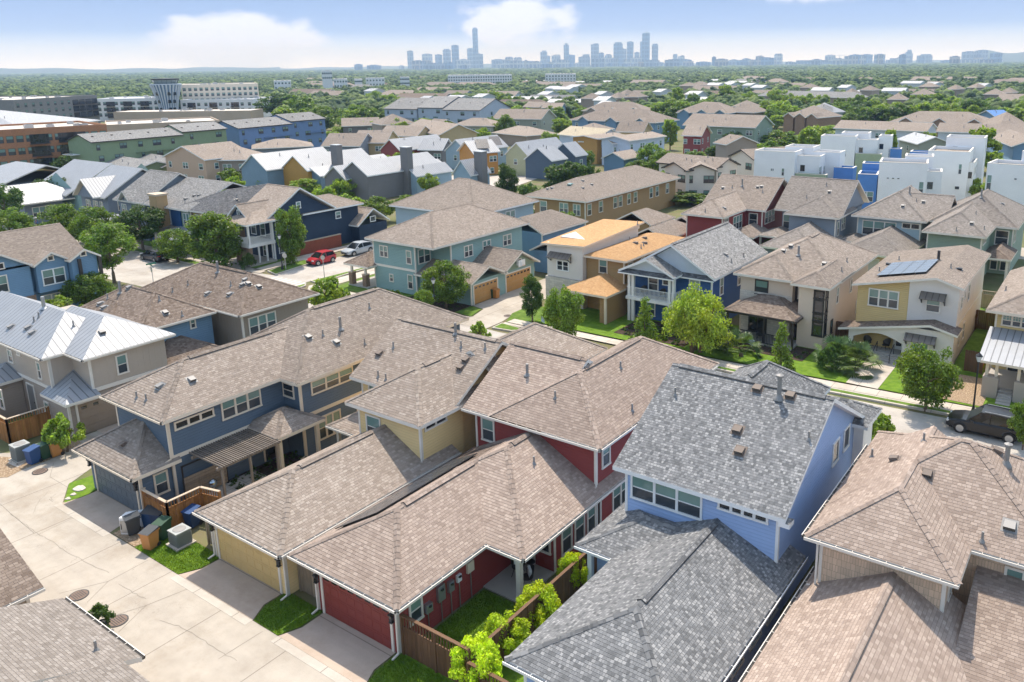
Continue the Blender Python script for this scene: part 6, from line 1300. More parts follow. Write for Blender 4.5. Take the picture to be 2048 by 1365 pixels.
# wooded hills on the horizon
def hills(name, x0, x1, fn, D, m):
    b = MB(); n = 70; P = []
    for i in range(n+1):
        px = x0+(x1-x0)*i/n; g = ray(px, 132); L = math.hypot(g.x, g.y); u = Vector((g.x/L, g.y/L, 0)); h = fn(i/n); P.append((u*(D-1600), u*D+Vector((0,0,h)), u*(D+1500)))
    for (a, t, c), (a2, t2, c2) in zip(P, P[1:]): b.face([a,a2,t2,t],m); b.face([t,t2,c2,c],m)
    return struct(name, b)
HILLM = gmat('distant wooded hill', [(.3,(.03,.05,.03)),(.6,(.055,.08,.045)),(.8,(.11,.12,.09))], .012, det=6, bump=0)
hs = lambda s, a, lo, q: (lambda t: lo+a*(.5+.5*math.sin(q*t+s))*(.7+.3*math.sin(q*3.1*t+s*2))+6*math.sin(37*t+s))
hills('hills', -400, 560, hs(.5,30,34,5), 9800, HILLM); hills('hills', 300, 1000, hs(2.2,40,22,6), 11200, HILLM); hills('hills', 1960, 2500, hs(1.2,60,62,6), 9000, HILLM); hills('hills', 900, 2100, hs(3,20,20,9), 11800, HILLM)

# joints, cracks and stains of the alley, each laid where it runs
JOINT = plain('dark joint filler', (.22,.19,.155), .9)
def strip(name, pts, w, m, z=.006):
    b = MB()
    for a, c in zip(pts, pts[1:]):
        A, C = Vector((*a, z)), Vector((*c, z)); d = C-A
        if d.length < 1e-3: continue
        d.normalize(); n = Vector((-d.y, d.x, 0))*w/2; b.face([A-n, C-n*random.uniform(.6,1.3), C+n*random.uniform(.6,1.3), A+n], m)
    return struct(name, b)
g2 = lambda f, *q: [tuple(at(*f(*p), 0)[:2]) for p in q]
for q in ([(320,885),(585,820),(470,935)],[(605,1010),(790,950),(640,1095)],[(270,255),(380,320)],[(0,400),(60,455),(150,530),(185,560)],[(585,820),(800,705)],[(790,950),(1080,835)],[(1180,1240),(1420,1090)],[(190,575),(420,465)],[(265,375),(285,390)],[(270,255),(290,180)]): strip('alley_joint', g2(z7, *q), .022, JOINT)
rc_ = random.Random(4)
for q in ([(60,455),(120,500),(165,535),(220,570),(300,615),(350,655),(420,690),(520,745),(590,775)],[(300,350),(275,365),(290,385)],[(870,1030),(960,1060),(1000,1080),(1090,1130),(1190,1200),(1280,1250)],[(640,835),(720,880),(790,915)],[(420,690),(380,720)],[(180,450),(200,400),(255,340)]):
    P = g2(z7, *q); out = []
    for a, c in zip(P, P[1:]):
        for k in range(5): t = k/5; out.append((a[0]+(c[0]-a[0])*t+rc_.uniform(-.04,.04), a[1]+(c[1]-a[1])*t+rc_.uniform(-.04,.04)))
    strip('alley_crack', out+[P[-1]], .014, JOINT, .0065)
# ------------------------------------------------------------------ trees
LEAF = dict(mid=leafmat('mid green leaves',(0.132,0.216,0.041)), dark=leafmat('dark green leaves',(0.074,0.138,0.036)), light=leafmat('light green leaves',(0.216,0.318,0.054)), lime=leafmat('lime leaves',(0.456,0.600,0.036),.45), willow=leafmat('feathery yellow green leaves',(0.300,0.408,0.066),.45), grey=leafmat('grey brown twigs and leaves',(0.180,0.156,0.132),.15), far=leafmat('far tree leaves',(0.186,0.258,0.084)), fardark=leafmat('far dark leaves',(0.126,0.190,0.074)), farlight=leafmat('far light leaves',(0.282,0.366,0.102)), red=leafmat('orange red leaves',(0.504,0.144,0.036)))
BARK = plain('bark', (.16,.115,.08), .9)
def leafcloud(rng, n, size, shape, clumps, inner=.25, align=0.):
    """n leaf quads in clumps over a crown of unit radius; returns quads (n,4,3)"""
    k = clumps; d = rng.normal(size=(k,3)); d /= np.linalg.norm(d,axis=1)[:,None]; rad = rng.uniform(inner,1,k)**.5
    if shape == 'cone':
        z = rng.uniform(0,1,k)**1.3; a = rng.uniform(0,6.283,k); r = (1-z)*rng.uniform(.35,1,k)**.5*.62+.05; cc = np.stack([r*np.cos(a), r*np.sin(a), z*2-1],1); cs = .16+.14*(1-z)
    elif shape == 'tall': cc = d*rad[:,None]*np.array([.72,.72,1.]); cs = rng.uniform(.15,.30,k)
    elif shape == 'dome':
        d[:,2] = np.abs(d[:,2])*1.2-.35; cc = d*rad[:,None]*np.array([1,1,.9]); cs = rng.uniform(.15,.28,k)
    elif shape == 'vase': cc = d*rad[:,None]*np.array([1,1,.95]); s = .55+.45*np.clip(cc[:,2]+.6,0,1); cc[:,:2] *= s[:,None]; cs = rng.uniform(.14,.30,k)
    else: cc = d*rad[:,None]*np.array([1,1,.82]); cs = rng.uniform(.16,.32,k)
    w = cs**2; ci = rng.choice(k, n, p=w/w.sum()); e = rng.normal(size=(n,3)); e /= np.linalg.norm(e,axis=1)[:,None]
    p = cc[ci]+e*(cs[ci]*rng.uniform(.45,1.05,n))[:,None]*np.array([1,1,.75])
    nrm = e*(.6+align*.5)+p*align+rng.normal(size=(n,3))*.55*(1-align*.55)+np.array([0,0,.35]); nrm /= np.linalg.norm(nrm,axis=1)[:,None]
    t = np.cross(nrm, rng.normal(size=(n,3))); t /= np.linalg.norm(t,axis=1)[:,None]; b = np.cross(nrm,t); s = size*rng.uniform(.6,1.35,n)[:,None]
    q = np.stack([p-t*s, p-b*s*.55, p+t*s, p+b*s*.55],1); return q
def quadmesh(name, q, m, extra=None):
    n = len(q); me = bpy.data.meshes.new(name); me.vertices.add(n*4); me.vertices.foreach_set('co', q.reshape(-1).astype(np.float32)); me.loops.add(n*4); me.loops.foreach_set('vertex_index', np.arange(n*4,dtype=np.int32)); me.polygons.add(n)
    me.polygons.foreach_set('loop_start', np.arange(0,n*4,4,dtype=np.int32)); me.polygons.foreach_set('loop_total', np.full(n,4,dtype=np.int32)); me.update(calc_edges=True); me.materials.append(m); return me
def trunkmesh(name, rng, h0, h1, r, nb=7, spread=.6, multi=1):
    b = MB()
    for k in range(multi):
        a0 = 6.283*k/multi; ox, oy = (0,0) if multi == 1 else (.12*math.cos(a0), .12*math.sin(a0))
        top = (ox*4+rng.uniform(-.06,.06), oy*4+rng.uniform(-.06,.06), h0+(h1-h0)*.75); b.tube([(ox,oy,-.03),(ox*1.4,oy*1.4,h0*.5),(ox*2,oy*2,h0),top], [r*1.25,r,r*.8,r*.25], BARK, 7)
        for i in range(nb):
            a = rng.uniform(0,6.283); z = h0*.85+(h1-h0)*.6*i/nb; L = spread*rng.uniform(.5,1); b.tube([(ox*2,oy*2,z),(ox*2+L*.5*math.cos(a),oy*2+L*.5*math.sin(a),z+(h1-h0)*.16),(ox*2+L*math.cos(a),oy*2+L*math.sin(a),z+(h1-h0)*.27)], [r*.45,r*.3,r*.1], BARK, 5)
    o = b.build(name); me = o.data; bpy.data.objects.remove(o); return me
# unit trees: crown of radius 1 centred at z=1.6 (tall: 1.9), trunk from 0
KIND = {}
def kind(key, shape, mat, n, size, clumps, zc, trunk=True, sx=1., sz=1., multi=1, var=2, inner=.25):
    L = []
    for i in range(var):
        rng = np.random.default_rng(sum(map(ord, key))*7+i); q = leafcloud(rng, n, size, shape, clumps, inner); q = q*np.array([sx,sx,sz])+np.array([0,0,zc]); L.append((quadmesh('crown', q, LEAF[mat]), trunkmesh('trunk', rng, zc*.52, zc+.6*sz, .055, multi=multi) if trunk else None))
    KIND[key] = L
kind('oak','round','mid',9500,.05,80,1.35,var=3,sz=1.15,inner=.35); kind('oakdark','round','dark',9500,.05,80,1.7,var=2,sz=1.05,inner=.4); kind('vase','vase','mid',8500,.05,70,1.95,sz=1.15,var=2,inner=.4); kind('tall','tall','mid',11000,.046,85,1.55,sz=1.4,var=2); kind('darktall','tall','dark',10000,.046,80,1.45,sz=1.3)
kind('cone','cone','mid',5000,.052,70,1.35,sz=1.15,var=2); kind('willow','dome','willow',12000,.036,110,.62,multi=3,inner=.2); kind('lime','round','lime',11000,.055,70,.9,multi=3,inner=.1); kind('shrub','dome','light',3500,.075,40,.75,multi=3); kind('bush','dome','dark',3500,.07,40,.62,trunk=False)
kind('mlight','round','light',3600,.085,60,1.25,var=3,sz=1.15); kind('mmid','round','mid',3600,.085,60,1.25,var=3,sz=1.15); kind('mdark','round','dark',3600,.085,60,1.25,var=3,sz=1.15); kind('mtall','tall','light',2200,.11,40,1.7,sz=1.2,var=2); kind('twig','dome','grey',5000,.04,50,.9,multi=4); kind('red','dome','red',1500,.07,20,.5,trunk=False)
TREES = []
def tree(key, x, y, h, r, label, group, name='tree', z0=0., crown_ratio=None, cat='tree'):
    L = KIND[key]; i = len(TREES) % len(L); cr, tr = L[i]; top = max(v.co.z for v in cr.vertices) if (key, i) not in _top else _top[(key, i)]; _top[(key, i)] = top
    o = thing(name, label, cat, (x, y, z0), random.uniform(0, 6.28), group); o.scale = (r, r, h/top)
    c = bpy.data.objects.new('crown', cr); COL.objects.link(c); c.parent = o
    if tr is not None: t = bpy.data.objects.new('trunk', tr); COL.objects.link(t); t.parent = o
    TREES.append(o); return o
_top = {}
def tp(key, base, top, wpx, label, group='street and garden trees', name='tree', cat='tree', z0=0.):
    """trunk foot at photo point base, crown top at photo height top, crown width wpx"""
    g = at(*base, z0); D = g.length; f = math.hypot(*(g-Vector((0,0,CAMH)))[:2]); d = ray(base[0], top); t = f/math.hypot(d.x, d.y); zt = CAMH+d.z*t
    r = wpx/2*(Vector((g.x,g.y,z0-CAMH)).length)/FPX*(1. if key in ('willow','cone','red') else 1.0 if key == 'lime' else .86 if key in ('shrub','bush','twig') else .8); return tree(key, g.x, g.y, max(1, zt-z0), r, label, group, name, z0, cat=cat)
# near and street trees
tp('vase',(229,566),440,118,'tall airy street tree by the stop sign of the side road'); tp('oakdark',(287,503),408,104,'dark broad street tree behind the parked dark hatchback'); tp('oak',(356,525),455,82,'small dark street tree between the two larger ones on the side road')
tp('tall',(437,540),418,150,'large oval tree with a sign in front of the town house row'); tp('tall',(587,530),408,85,'upright dark tree beside the ink blue corner house'); tp('oak',(893,618),518,112,'flowering round tree in front of the sea green house'); tp('oak',(848,640),578,52,'small young tree at the corner of the sea green house'); tp('bush',(790,612),580,40,'clipped dark round bush by the sea green wall',name='bush',cat='bush')
tp('shrub',(658,640),552,98,'light bushy shrub rising behind the navy roof',name='shrub',cat='shrub'); tp('oak',(180,618),542,92,'round green tree against the blue house with small gables'); tp('shrub',(120,655),592,90,'yellow green shrub behind the metal roof',name='shrub',cat='shrub'); tp('shrub',(64,625),572,45,'small shrub at the stone wall of the blue gabled house',name='shrub',cat='shrub')
tp('shrub',(130,905),826,72,'leafy crape myrtle shrub by the taupe garage door',name='shrub',cat='shrub'); tp('cone',(1290,705),592,88,'conical young tree in front of the white balcony house'); tp('willow',(1392,705),562,136,'feathery light green willow like tree before the royal blue house')
tp('oak',(1128,690),572,96,'dark leafy tree in front of the orange roofed house'); tp('darktall',(1065,645),545,70,'dark shrubby tree beside the driveway of the ochre garages'); tp('cone',(1560,765),642,76,'narrow pale green tree in front of the cream house'); tp('oak',(1850,822),690,128,'dense round tree in front of the yellow and white house'); tp('shrub',(1750,910),818,80,'straggly crape myrtle between the sky blue and tan houses',name='shrub',cat='shrub')
tp('oak',(2045,900),792,60,'leafy tree cut off by the right edge near the black car'); tp('shrub',(960,690),640,50,'small flowering shrub at the corner of the driveway',name='shrub',cat='shrub'); tp('bush',(205+1,1260),1205,48,'small leafy shrub in a dark pot on the near alley edge',name='shrub',cat='shrub')
for b_, t, w, l in (((1146,1182),1104,58,'lime green round shrub nearest the patio along the red house fence'),((1082,1258),1176,82,'second lime green shrub along the fence between red and sky blue houses'),((1012,1312),1228,80,'third lime green shrub along the fence towards the alley'),((958,1385),1284,90,'lime green shrub at the bottom of the photo behind the fence')): tp('lime',b_,t,w,l,'lime shrubs along the fence',name='shrub',cat='shrub')
tp('bush',(1655,745),690,46,'leafy bush at the corner of the cream house beside the palm',name='bush',cat='bush'); tp('bush',(498,540),505,36,'low garden bush by the brick porch pier',name='bush',cat='bush'); tp('bush',(1430,700),672,40,'low dark bush behind the willow like tree',name='bush',cat='bush'); tp('bush',(440,965),935,30,'low fern like plant below the pergola',name='bush',cat='bush')
tp('shrub',(700,1015),985,0.1+40,'x','x') if False else None
# trees over the left side street
for b_, t, w, k, l in (((20,470),365,70,'oakdark','dark tree at the left edge above the grey metal roof'),((120,430),350,80,'oakdark','dark tree in front of the metal gabled house'),((25,500),415,90,'oak','broad tree at the left edge behind the blue gabled house'),((130,490),405,90,'oak','light leafy tree above the blue gabled house roof'),((195,495),410,95,'oak','round tree beside the person at the side road'),((210,520),450,80,'oak','bright green tree behind the blue gabled house porch'),((100,510),455,60,'shrub','shrub behind the ridge of the blue gabled house')): tp(k,b_,t,w,l)
# trees among the metal roofed houses and in the middle distance
mid = [((1015,405),325,70,'darktall'),((1130,395),318,110,'mdark'),((1180,390),325,50,'mdark'),((1130,480),422,78,'mmid'),((830,345),300,60,'mlight'),((500,365),330,60,'mmid'),((545,380),350,60,'mlight'),((610,390),355,70,'mlight'),((690,400),355,60,'mlight'),((460,375),335,50,'mmid'),((385,360),345,44,'mmid'),((1330,355),300,80,'mmid'),((1300,345),285,70,'mmid'),((1365,380),335,50,'mlight'),((1385,410),385,120,'mmid'),((1320,395),340,60,'mlight'),((1275,350),320,60,'mmid'),((1755,410),362,58,'cone'),((1955,405),355,56,'mlight'),((1615,320),250,70,'mtall'),((1560,300),260,90,'mmid'),((1660,300),270,80,'mlight'),((1775,330),255,50,'mtall'),((1850,310),262,60,'mtall'),((1960,345),250,84,'mtall'),((1985,350),300,60,'mtall'),((2040,325),290,40,'mlight'),((1475,300),262,70,'mdark'),((1510,290),245,60,'mdark'),((1600,260),228,70,'mdark'),((1640,265),232,60,'mdark'),((1700,260),225,60,'mmid'),((1790,270),232,50,'mmid'),((1460,280),250,60,'mmid'),((1340,300),235,50,'mtall'),((1290,285),248,50,'mmid'),((1210,275),240,50,'mmid'),((1255,275),252,40,'mlight'),((1120,275),235,55,'mtall'),((1080,262),230,60,'mlight'),((1100,300),262,50,'mlight'),((1030,285),265,40,'mlight'),((930,290),262,50,'mlight'),((895,285),240,50,'mtall'),((870,300),262,50,'mlight'),((800,280),235,56,'mlight'),((770,275),240,50,'mlight'),((735,270),240,50,'mlight'),((690,270),250,60,'mlight'),((750,315),300,50,'mlight'),((840,330),300,70,'mlight'),((985,275),232,40,'mmid'),((965,290),255,40,'mlight'),((1010,280),228,50,'mmid'),((880,262),222,60,'mlight'),((850,268),235,60,'mlight'),((700,262),225,60,'mmid'),((640,268),215,70,'mmid'),((660,280),262,50,'mlight'),((560,240),185,90,'mdark'),((600,245),190,80,'mmid'),((1140,265),240,40,'mlight'),((1180,295),262,40,'mlight'),((135,350),310,60,'mdark'),((60,330),305,40,'mlight'),((90,330),312,30,'mlight'),((1905,315),290,40,'mlight'),((1690,395),370,30,'mmid'),((1540,505),478,36,'mlight'),((1330,470),430,50,'mmid'),((1760,540),505,40,'mlight'),((1410,400),372,60,'mmid'),((540,320),300,40,'mmid'),((300,350),330,30,'mmid'),((1650,285),250,90,'mlight'),((1720,300),268,60,'mlight'),((1540,330),280,60,'mmid'),((1500,320),285,60,'mlight'),((1430,320),290,50,'mdark'),((1420,290),262,60,'mdark'),((1480,330),295,50,'mlight'),((1390,330),300,60,'mmid'),((1600,295),268,60,'mlight')]
AUTO = []
mid += [((z3(20,640)),173,43,'mtall'),((z3(110,640)),185,35,'mmid'),((z3(200,650)),192,31,'mmid'),((z3(300,620)),168,51,'mtall'),((z3(430,640)),181,43,'mlight'),((z3(500,650)),192,31,'mmid'),((z3(600,640)),178,47,'mlight'),((z3(680,650)),185,39,'mlight'),((z3(770,650)),186,39,'mlight'),((z3(860,660)),188,39,'mlight'),((z3(960,660)),195,35,'mmid'),((z3(1060,660)),188,43,'mmid'),((z3(1150,680)),198,39,'mlight'),((z3(1230,660)),192,35,'mmid'),((z3(1310,670)),195,39,'mtall'),((z3(1440,660)),188,47,'mlight'),((z3(1530,650)),185,43,'mtall'),((z3(1600,650)),192,35,'mlight'),((z3(1680,660)),195,43,'mlight'),((z3(1770,670)),198,39,'mlight'),((z3(1850,660)),195,43,'mmid'),((z3(1930,670)),202,35,'mmid'),((z3(2010,660)),195,39,'mlight'),((z3(900,740)),226,35,'mmid'),((z3(1000,730)),226,35,'mlight'),((z3(1070,700)),209,43,'mlight'),((z3(1170,720)),226,31,'mlight'),((z3(600,760)),229,43,'mtall'),((z3(740,760)),236,39,'mtall'),((z3(330,870)),267,47,'mmid'),((z3(480,840)),260,43,'mlight'),((z3(560,850)),267,35,'mlight'),((z2(200,620)),181,43,'mlight'),((z2(290,640)),188,39,'mlight'),((z2(560,620)),185,35,'mlight'),((z2(700,620)),185,39,'mlight'),((z2(880,630)),181,47,'mlight'),((z2(960,640)),186,39,'mlight'),((z2(1030,650)),192,35,'mmid'),((z2(1340,650)),192,43,'mmid'),((z2(1370,680)),205,35,'mlight'),((z2(620,720)),219,35,'mdark'),((z2(1240,780)),236,47,'mlight'),((z2(1310,770)),236,35,'mlight'),((z2(990,740)),229,31,'mlight'),((z2(760,800)),246,39,'mmid'),((z2(300,750)),233,43,'mmid'),((z2(370,760)),236,35,'mlight'),((z2(170,780)),239,39,'mmid'),((z2(80,740)),219,51,'mmid'),((z2(20,740)),226,39,'mlight')]
mid += [((650,425),372,60,'mlight'),((700,440),385,70,'mlight'),((760,445),392,80,'mmid'),((820,440),388,70,'mmid'),((880,432),380,76,'mdark'),((940,425),372,70,'mmid'),((985,440),400,60,'mlight'),((720,470),420,60,'mlight'),((640,450),405,50,'mlight'),((1060,420),365,60,'mdark'),((1050,450),400,50,'mmid'),((470,395),352,48,'mlight'),((575,345),318,36,'mlight'),((860,395),345,50,'mlight'),((790,345),305,46,'mlight'),((1090,330),288,50,'mmid'),((1240,320),285,60,'mmid'),((1165,340),300,60,'mmid')]
for b_, t, w, k in mid: AUTO.append((b_, tp(k, b_, t, w, '@', 'garden trees in the middle distance'), k))
o = tp('twig',(1928,390),355,50,'bare grey brown shrub in front of the large white cube house',name='shrub',cat='shrub'); tp('red',(88,441),426,22,'small shrub with orange red flowers beside the standing person',name='shrub',cat='shrub'); tp('twig',(200,345),318,50,'grey flowering tree beside the green garages',name='shrub',cat='shrub')
# palms
def palm(base, r, n, label, trunk=.35):
    g = at(*base, .1); o = thing('palm', label, 'palm', (g.x, g.y, .1), 0, 'fan palms'); b = MB(); b.tube([(g.x,g.y,.05),(g.x,g.y,.1+trunk)],[.22,.16],BARK,8); b.build('trunk', o); f = MB(); rng = random.Random(n)
    for i in range(n):
        a = rng.uniform(0,6.28); e = rng.uniform(-.25,1.25); d = Vector((math.cos(a)*math.cos(e), math.sin(a)*math.cos(e), math.sin(e))); s = Vector((g.x,g.y,.1+trunk)); L = r*rng.uniform(.5,.75); c = s+d*L; u = d.cross(Vector((0,0,1))).normalized(); v = u.cross(d); f.bar(s, c, .025, .02, PALMG)
        for k in range(11):
            t = (k-5)/5*1.35; dd = d*math.cos(t)+u*math.sin(t); tip = c+dd*r*.45+Vector((0,0,-.18*r*(.4+abs(t)*.3))); w = v.cross(dd).normalized()*.035*r; m_ = c+dd*r*.25; f.face([c, m_-w, tip, m_+w], PALMG)
    f.build('fronds', o); return o
PALMG = leafmat('palm fronds', (.10,.165,.055), .25)
palm((1482,712),1.9,30,'fan palm beside the porch of the cream house'); palm((1672,730),2.0,34,'fan palm left of the arched porch'); palm((1712,742),2.0,34,'fan palm nearest the porch steps of the arched house')
# ------------------------------------------------------------------ individual far trees, then the woods beyond
def clear(x, y, r=3):
    return not any(a-r < x < b+r and c-r < y < d+r for a, b, c, d in FOOT)
def infov(x, y, m=40):
    p = Vector((x, y, 0)); w = (p-Vector((0,0,CAMH))).dot(F_)
    if w < 10: return False
    q = project(p); return -m < q[0] < 2048+m
FR = random.Random(11); cand = []
cells = {}
for k in range(60000):
    px_, py_ = FR.uniform(-20, 2068), FR.uniform(178, 262); g = at(px_, py_, 0); x, y = g.x, g.y
    if not clear(x, y, 2.5): continue
    # keep the sight of near big things open on the left
    if px_ < 560 and g.length < 470: continue
    c = (int(x/10.5), int(y/10.5))
    if c in cells: continue
    cells[c] = 1; cand.append((g.length, x, y, px_, py_))
cand.sort(); NIND = 110
farkind = ['mlight','mmid','mdark','mmid','mlight','mtall']
for d_, x, y, px_, py_ in cand[:NIND]:
    k = farkind[int(FR.random()*6)]; r = FR.uniform(3.2, 6.0); o = tree(k, x, y, min(9.5, r*FR.uniform(1.3,1.8)), r, '@', 'far neighbourhood trees'); AUTO.append(((px_, py_), o, k))
ICO_ = bmesh.new(); bmesh.ops.create_icosphere(ICO_, subdivisions=1, radius=1); ICO_V = np.array([v.co[:] for v in ICO_.verts]); ICO_F = np.array([[v.index for v in f.verts] for f in ICO_.faces]); ICO_.free()
def woods(name, pts, rmin, rmax, nclump, hmin, hmax, mats, label, leaves=0):
    """crowns as rounded leafy clumps: light where they face the sun, gaps between"""
    rng = np.random.default_rng(5); V = []; Fc = []; mi = []; T = []; base = 0
    for i in range(14):
        d = rng.normal(size=(nclump,3)); d /= np.linalg.norm(d,axis=1)[:,None]; d[:,2] = np.abs(d[:,2])*1.1-.25; rad = rng.uniform(.45,.8,nclump); c = d*rad[:,None]; s_ = rng.uniform(.26,.46,nclump)*(1.9 if nclump < 4 else 1.25 if nclump < 8 else 1)
        v = np.concatenate([ICO_V*(1+rng.uniform(-.28,.28,(12,1)))*s_[k]+c[k] for k in range(nclump)]); f = np.concatenate([ICO_F+12*k for k in range(nclump)]); T.append((v, f))
    for x, y in pts:
        v, f = T[rng.integers(14)]; r = rng.uniform(rmin, rmax); h = rng.uniform(hmin, hmax); a = rng.uniform(0,6.28); ca, sa = math.cos(a), math.sin(a); p = np.empty_like(v)
        p[:,0] = (v[:,0]*ca-v[:,1]*sa)*r+x; p[:,1] = (v[:,0]*sa+v[:,1]*ca)*r+y; p[:,2] = (v[:,2]+.55)/1.75*h; V.append(p); Fc.append(f+base); base += len(v); mi += [int(rng.choice(len(mats), p=(.5,.27,.23)))]*len(f)
    V = np.concatenate(V).astype(np.float32); Fc = np.concatenate(Fc).astype(np.int32); n = len(Fc); me = bpy.data.meshes.new(name); me.vertices.add(len(V)); me.vertices.foreach_set('co', V.reshape(-1)); me.loops.add(n*3); me.loops.foreach_set('vertex_index', Fc.reshape(-1)); me.polygons.add(n)
    me.polygons.foreach_set('loop_start', np.arange(0,n*3,3,dtype=np.int32)); me.polygons.foreach_set('loop_total', np.full(n,3,dtype=np.int32)); me.polygons.foreach_set('use_smooth', np.ones(n,bool)); me.update(calc_edges=True)
    for m in mats: me.materials.append(FARLEAF[m])
    me.polygons.foreach_set('material_index', np.array(mi, dtype=np.int32)); o = bpy.data.objects.new(name, me); COL.objects.link(o); tag(o, label, 'woods', None, 'stuff'); return o
def farleaf(name, c):
    t = NT(name); isl = t.n('ShaderNodeNewGeometry').outputs['Random Per Island']; cc = t.mul(t.mul(c, isl, .72, 1.35), t.noise(.9, 5, rough=.7), .45, 1.55); t.col(cc); t.bump(t.noise(1.1, 4, rough=.7), 1., 1.2); return t.fin(.75, 0, .2)
FARLEAF = dict(far=farleaf('far tree canopy', (.105,.155,.045)), fardark=farleaf('far dark canopy', (.062,.10,.038)), farlight=farleaf('far light canopy', (.17,.225,.06)))
pts = [(x, y) for d_, x, y, a, b in cand[NIND:]]
woods('woods', pts, 3.6, 6.6, 16, 6, 9.5, ('far','fardark','farlight'), 'dense green tree canopy of the neighbourhood between far roofs and downtown')
# beyond
pts = []; W2 = []
NP = np.random.default_rng(2)
def band(d0, d1, sp, lim):
    out = []; tries = 0; seen = set()
    while tries < lim:
        tries += 1; d = d0*(d1/d0)**NP.random() if d1/d0 > 3 else NP.uniform(d0, d1); a = NP.uniform(-1, 1)*.66; g = ray(1024, 132); b0 = math.atan2(g.y, g.x)+a; x, y = d*math.cos(b0), d*math.sin(b0); c = (int(x/sp), int(y/sp))
        if c in seen: continue
        seen.add(c)
        if not infov(x, y, 60) or not clear(x, y, 6): continue
        out.append((x, y))
    return out
g0 = at(1024, 178, 0).length
P1 = [p for p in band(g0, 1500, 11, 50000)]
P1 = [p for p in P1 if project((p[0],p[1],0))[1] < 178]
woods('woods', P1, 4.5, 8.0, 10, 6.5, 10.5, ('far','fardark','farlight'), 'green woods of the middle distance below the skyline')
P2 = band(1500, 3600, 16, 45000)
woods('woods', P2, 7, 12, 5, 5, 9, ('far','fardark','farlight'), 'wooded belt in front of the downtown towers')
P3 = band(3600, 9000, 36, 26000)
woods('woods', P3, 14, 26, 3, 4, 8, ('fardark','far','farlight'), 'hazy wooded ground around the downtown towers')
# ------------------------------------------------------------------ fences
def fence(pts, h, label, m='fence', cap=True, lattice=.35, z0=0., group='garden fences', sp=2.4):
    m = M[m]; r = thing('fence', label, 'fence', (pts[0][0], pts[0][1], z0), 0, group); bd = MB(); lat = MB()
    for a, c in zip(pts, pts[1:]):
        A, C = Vector((*a, z0)), Vector((*c, z0)); d = (C-A); L = d.length; d.normalize(); n = Vector((-d.y, d.x, 0)); k = max(1, int(L/.14)); ht = h-lattice
        for i in range(k):
            p0, p1 = A+d*(L*i/k+.004), A+d*(L*(i+1)/k-.004); off = n*(.006*((i*7) % 3)); bd.prism([(p0.x+off.x,p0.y+off.y),(p1.x+off.x,p1.y+off.y),(p1.x+off.x+n.x*.02,p1.y+off.y+n.y*.02),(p0.x+off.x+n.x*.02,p0.y+off.y+n.y*.02)], z0+.03, z0+ht-.01+.012*((i*5) % 4), m)
        q = max(1, round(L/sp))
        for i in range(q+1):
            p = A+d*(L*i/q); b = MB(); b.prism([(p.x+(-d.x-n.x)*.05,p.y+(-d.y-n.y)*.05),(p.x+(d.x-n.x)*.05,p.y+(d.y-n.y)*.05),(p.x+(d.x+n.x)*.05,p.y+(d.y+n.y)*.05),(p.x+(-d.x+n.x)*.05,p.y+(-d.y+n.y)*.05)], z0, z0+h, m); b.build('post', r)
        if lattice:
            for i in range(int(L/.16)):
                p = A+d*(i+.5)*.16+n*.01; lat.box(p.x-.02, p.x+.02, p.y-.02, p.y+.02, z0+ht, z0+h, m)
            b = MB(); b.bar(A+Vector((0,0,ht)), C+Vector((0,0,ht)), .06, .05, m); b.build('rail', r)
        if cap: b = MB(); b.bar(A+n*.01+Vector((0,0,h+.02)), C+n*.01+Vector((0,0,h+.02)), .15, .04, M['stonecap'] if m is M['fence'] else m); b.build('rail', r)
    bd.build('boards', r)
    if lat.f: lat.build('lattice', r)
    return r
fence([(-41.05,18.9),(-40.9,18.75),(-38.6,18.75),(-38.6,20.6),(-37.3,20.9)],1.75,'golden cedar fence with a lattice top beside the navy garage')
fence([(-62.5,18.55),(-57.0,18.55),(-57.0,21.0)],1.8,'golden cedar fence with a lattice top around the taupe house lawn')
fence([(-36.0,19.3),(-35.0,19.3)],1.8,'short weathered gate fence left of the yellow garage','fencegr'); fence([(-28.95,19.5),(-27.2,19.5)],1.8,'brown gate between the yellow and red garages','fencegr')
fence([(-21.95,19.2),(-18.3,19.2)],1.85,'dark brown fence with a slatted top along the red house lawn','fencedk',lattice=.5); fence([(-18.2,19.3),(-18.2,29.0)],1.7,'dark side fence behind the lime shrubs between red and sky blue houses','fencedk',lattice=0); fence([(-18.1,18.9),(-16.2,18.9)],1.6,'short dark fence by the sky blue garage at the bottom','fencedk',lattice=.4)
fence([(-8.4,65.0),(-7.2,64.9)],1.8,'brown side fence left of the lamp post at the right','fencedk',lattice=0,cap=False); fence([(-7.3,65),(-7.3,80)],1.8,'long brown fence between the two yellow houses','fence',lattice=0); fence([(-18.9,67),(-17.6,67)],1.7,'reddish brown fence between cream and yellow houses','fencedk',lattice=0); fence([(-10,84),(-6.5,84)],1.7,'grey fence with a lattice behind the yellow and white house','fencegr'); fence([(-9.4,76.5),(-7.5,76.5)],1.8,'dark brown cross fence at the end of the narrow side lawn','fencedk',lattice=0)
BR_ = MB(); rr_ = thing('fence', 'rusty red brick garden wall beside the pavement of the ink blue house', 'wall', (-85.9,61.8,0), 0, 'garden fences'); BR_.box(-86.3,-86.0,61.8,69.5,0,1.6,shake('red brick',(.33,.09,.05),.22,.08)); BR_.build('bricks', rr_); b = MB(); b.box(-86.36,-85.94,61.75,69.55,1.6,1.68,M['stonecap']); b.build('coping', rr_)
sc = thing('screen_fence', 'horizontal grey plank screen with a dark frame by the navy house wall', 'fence', (-40.4,21.2,0)); b = MB()
for i in range(8): b.box(-40.75,-40.7,20.9,23.4,.15+i*.17,.3+i*.17,M['fencegr'])
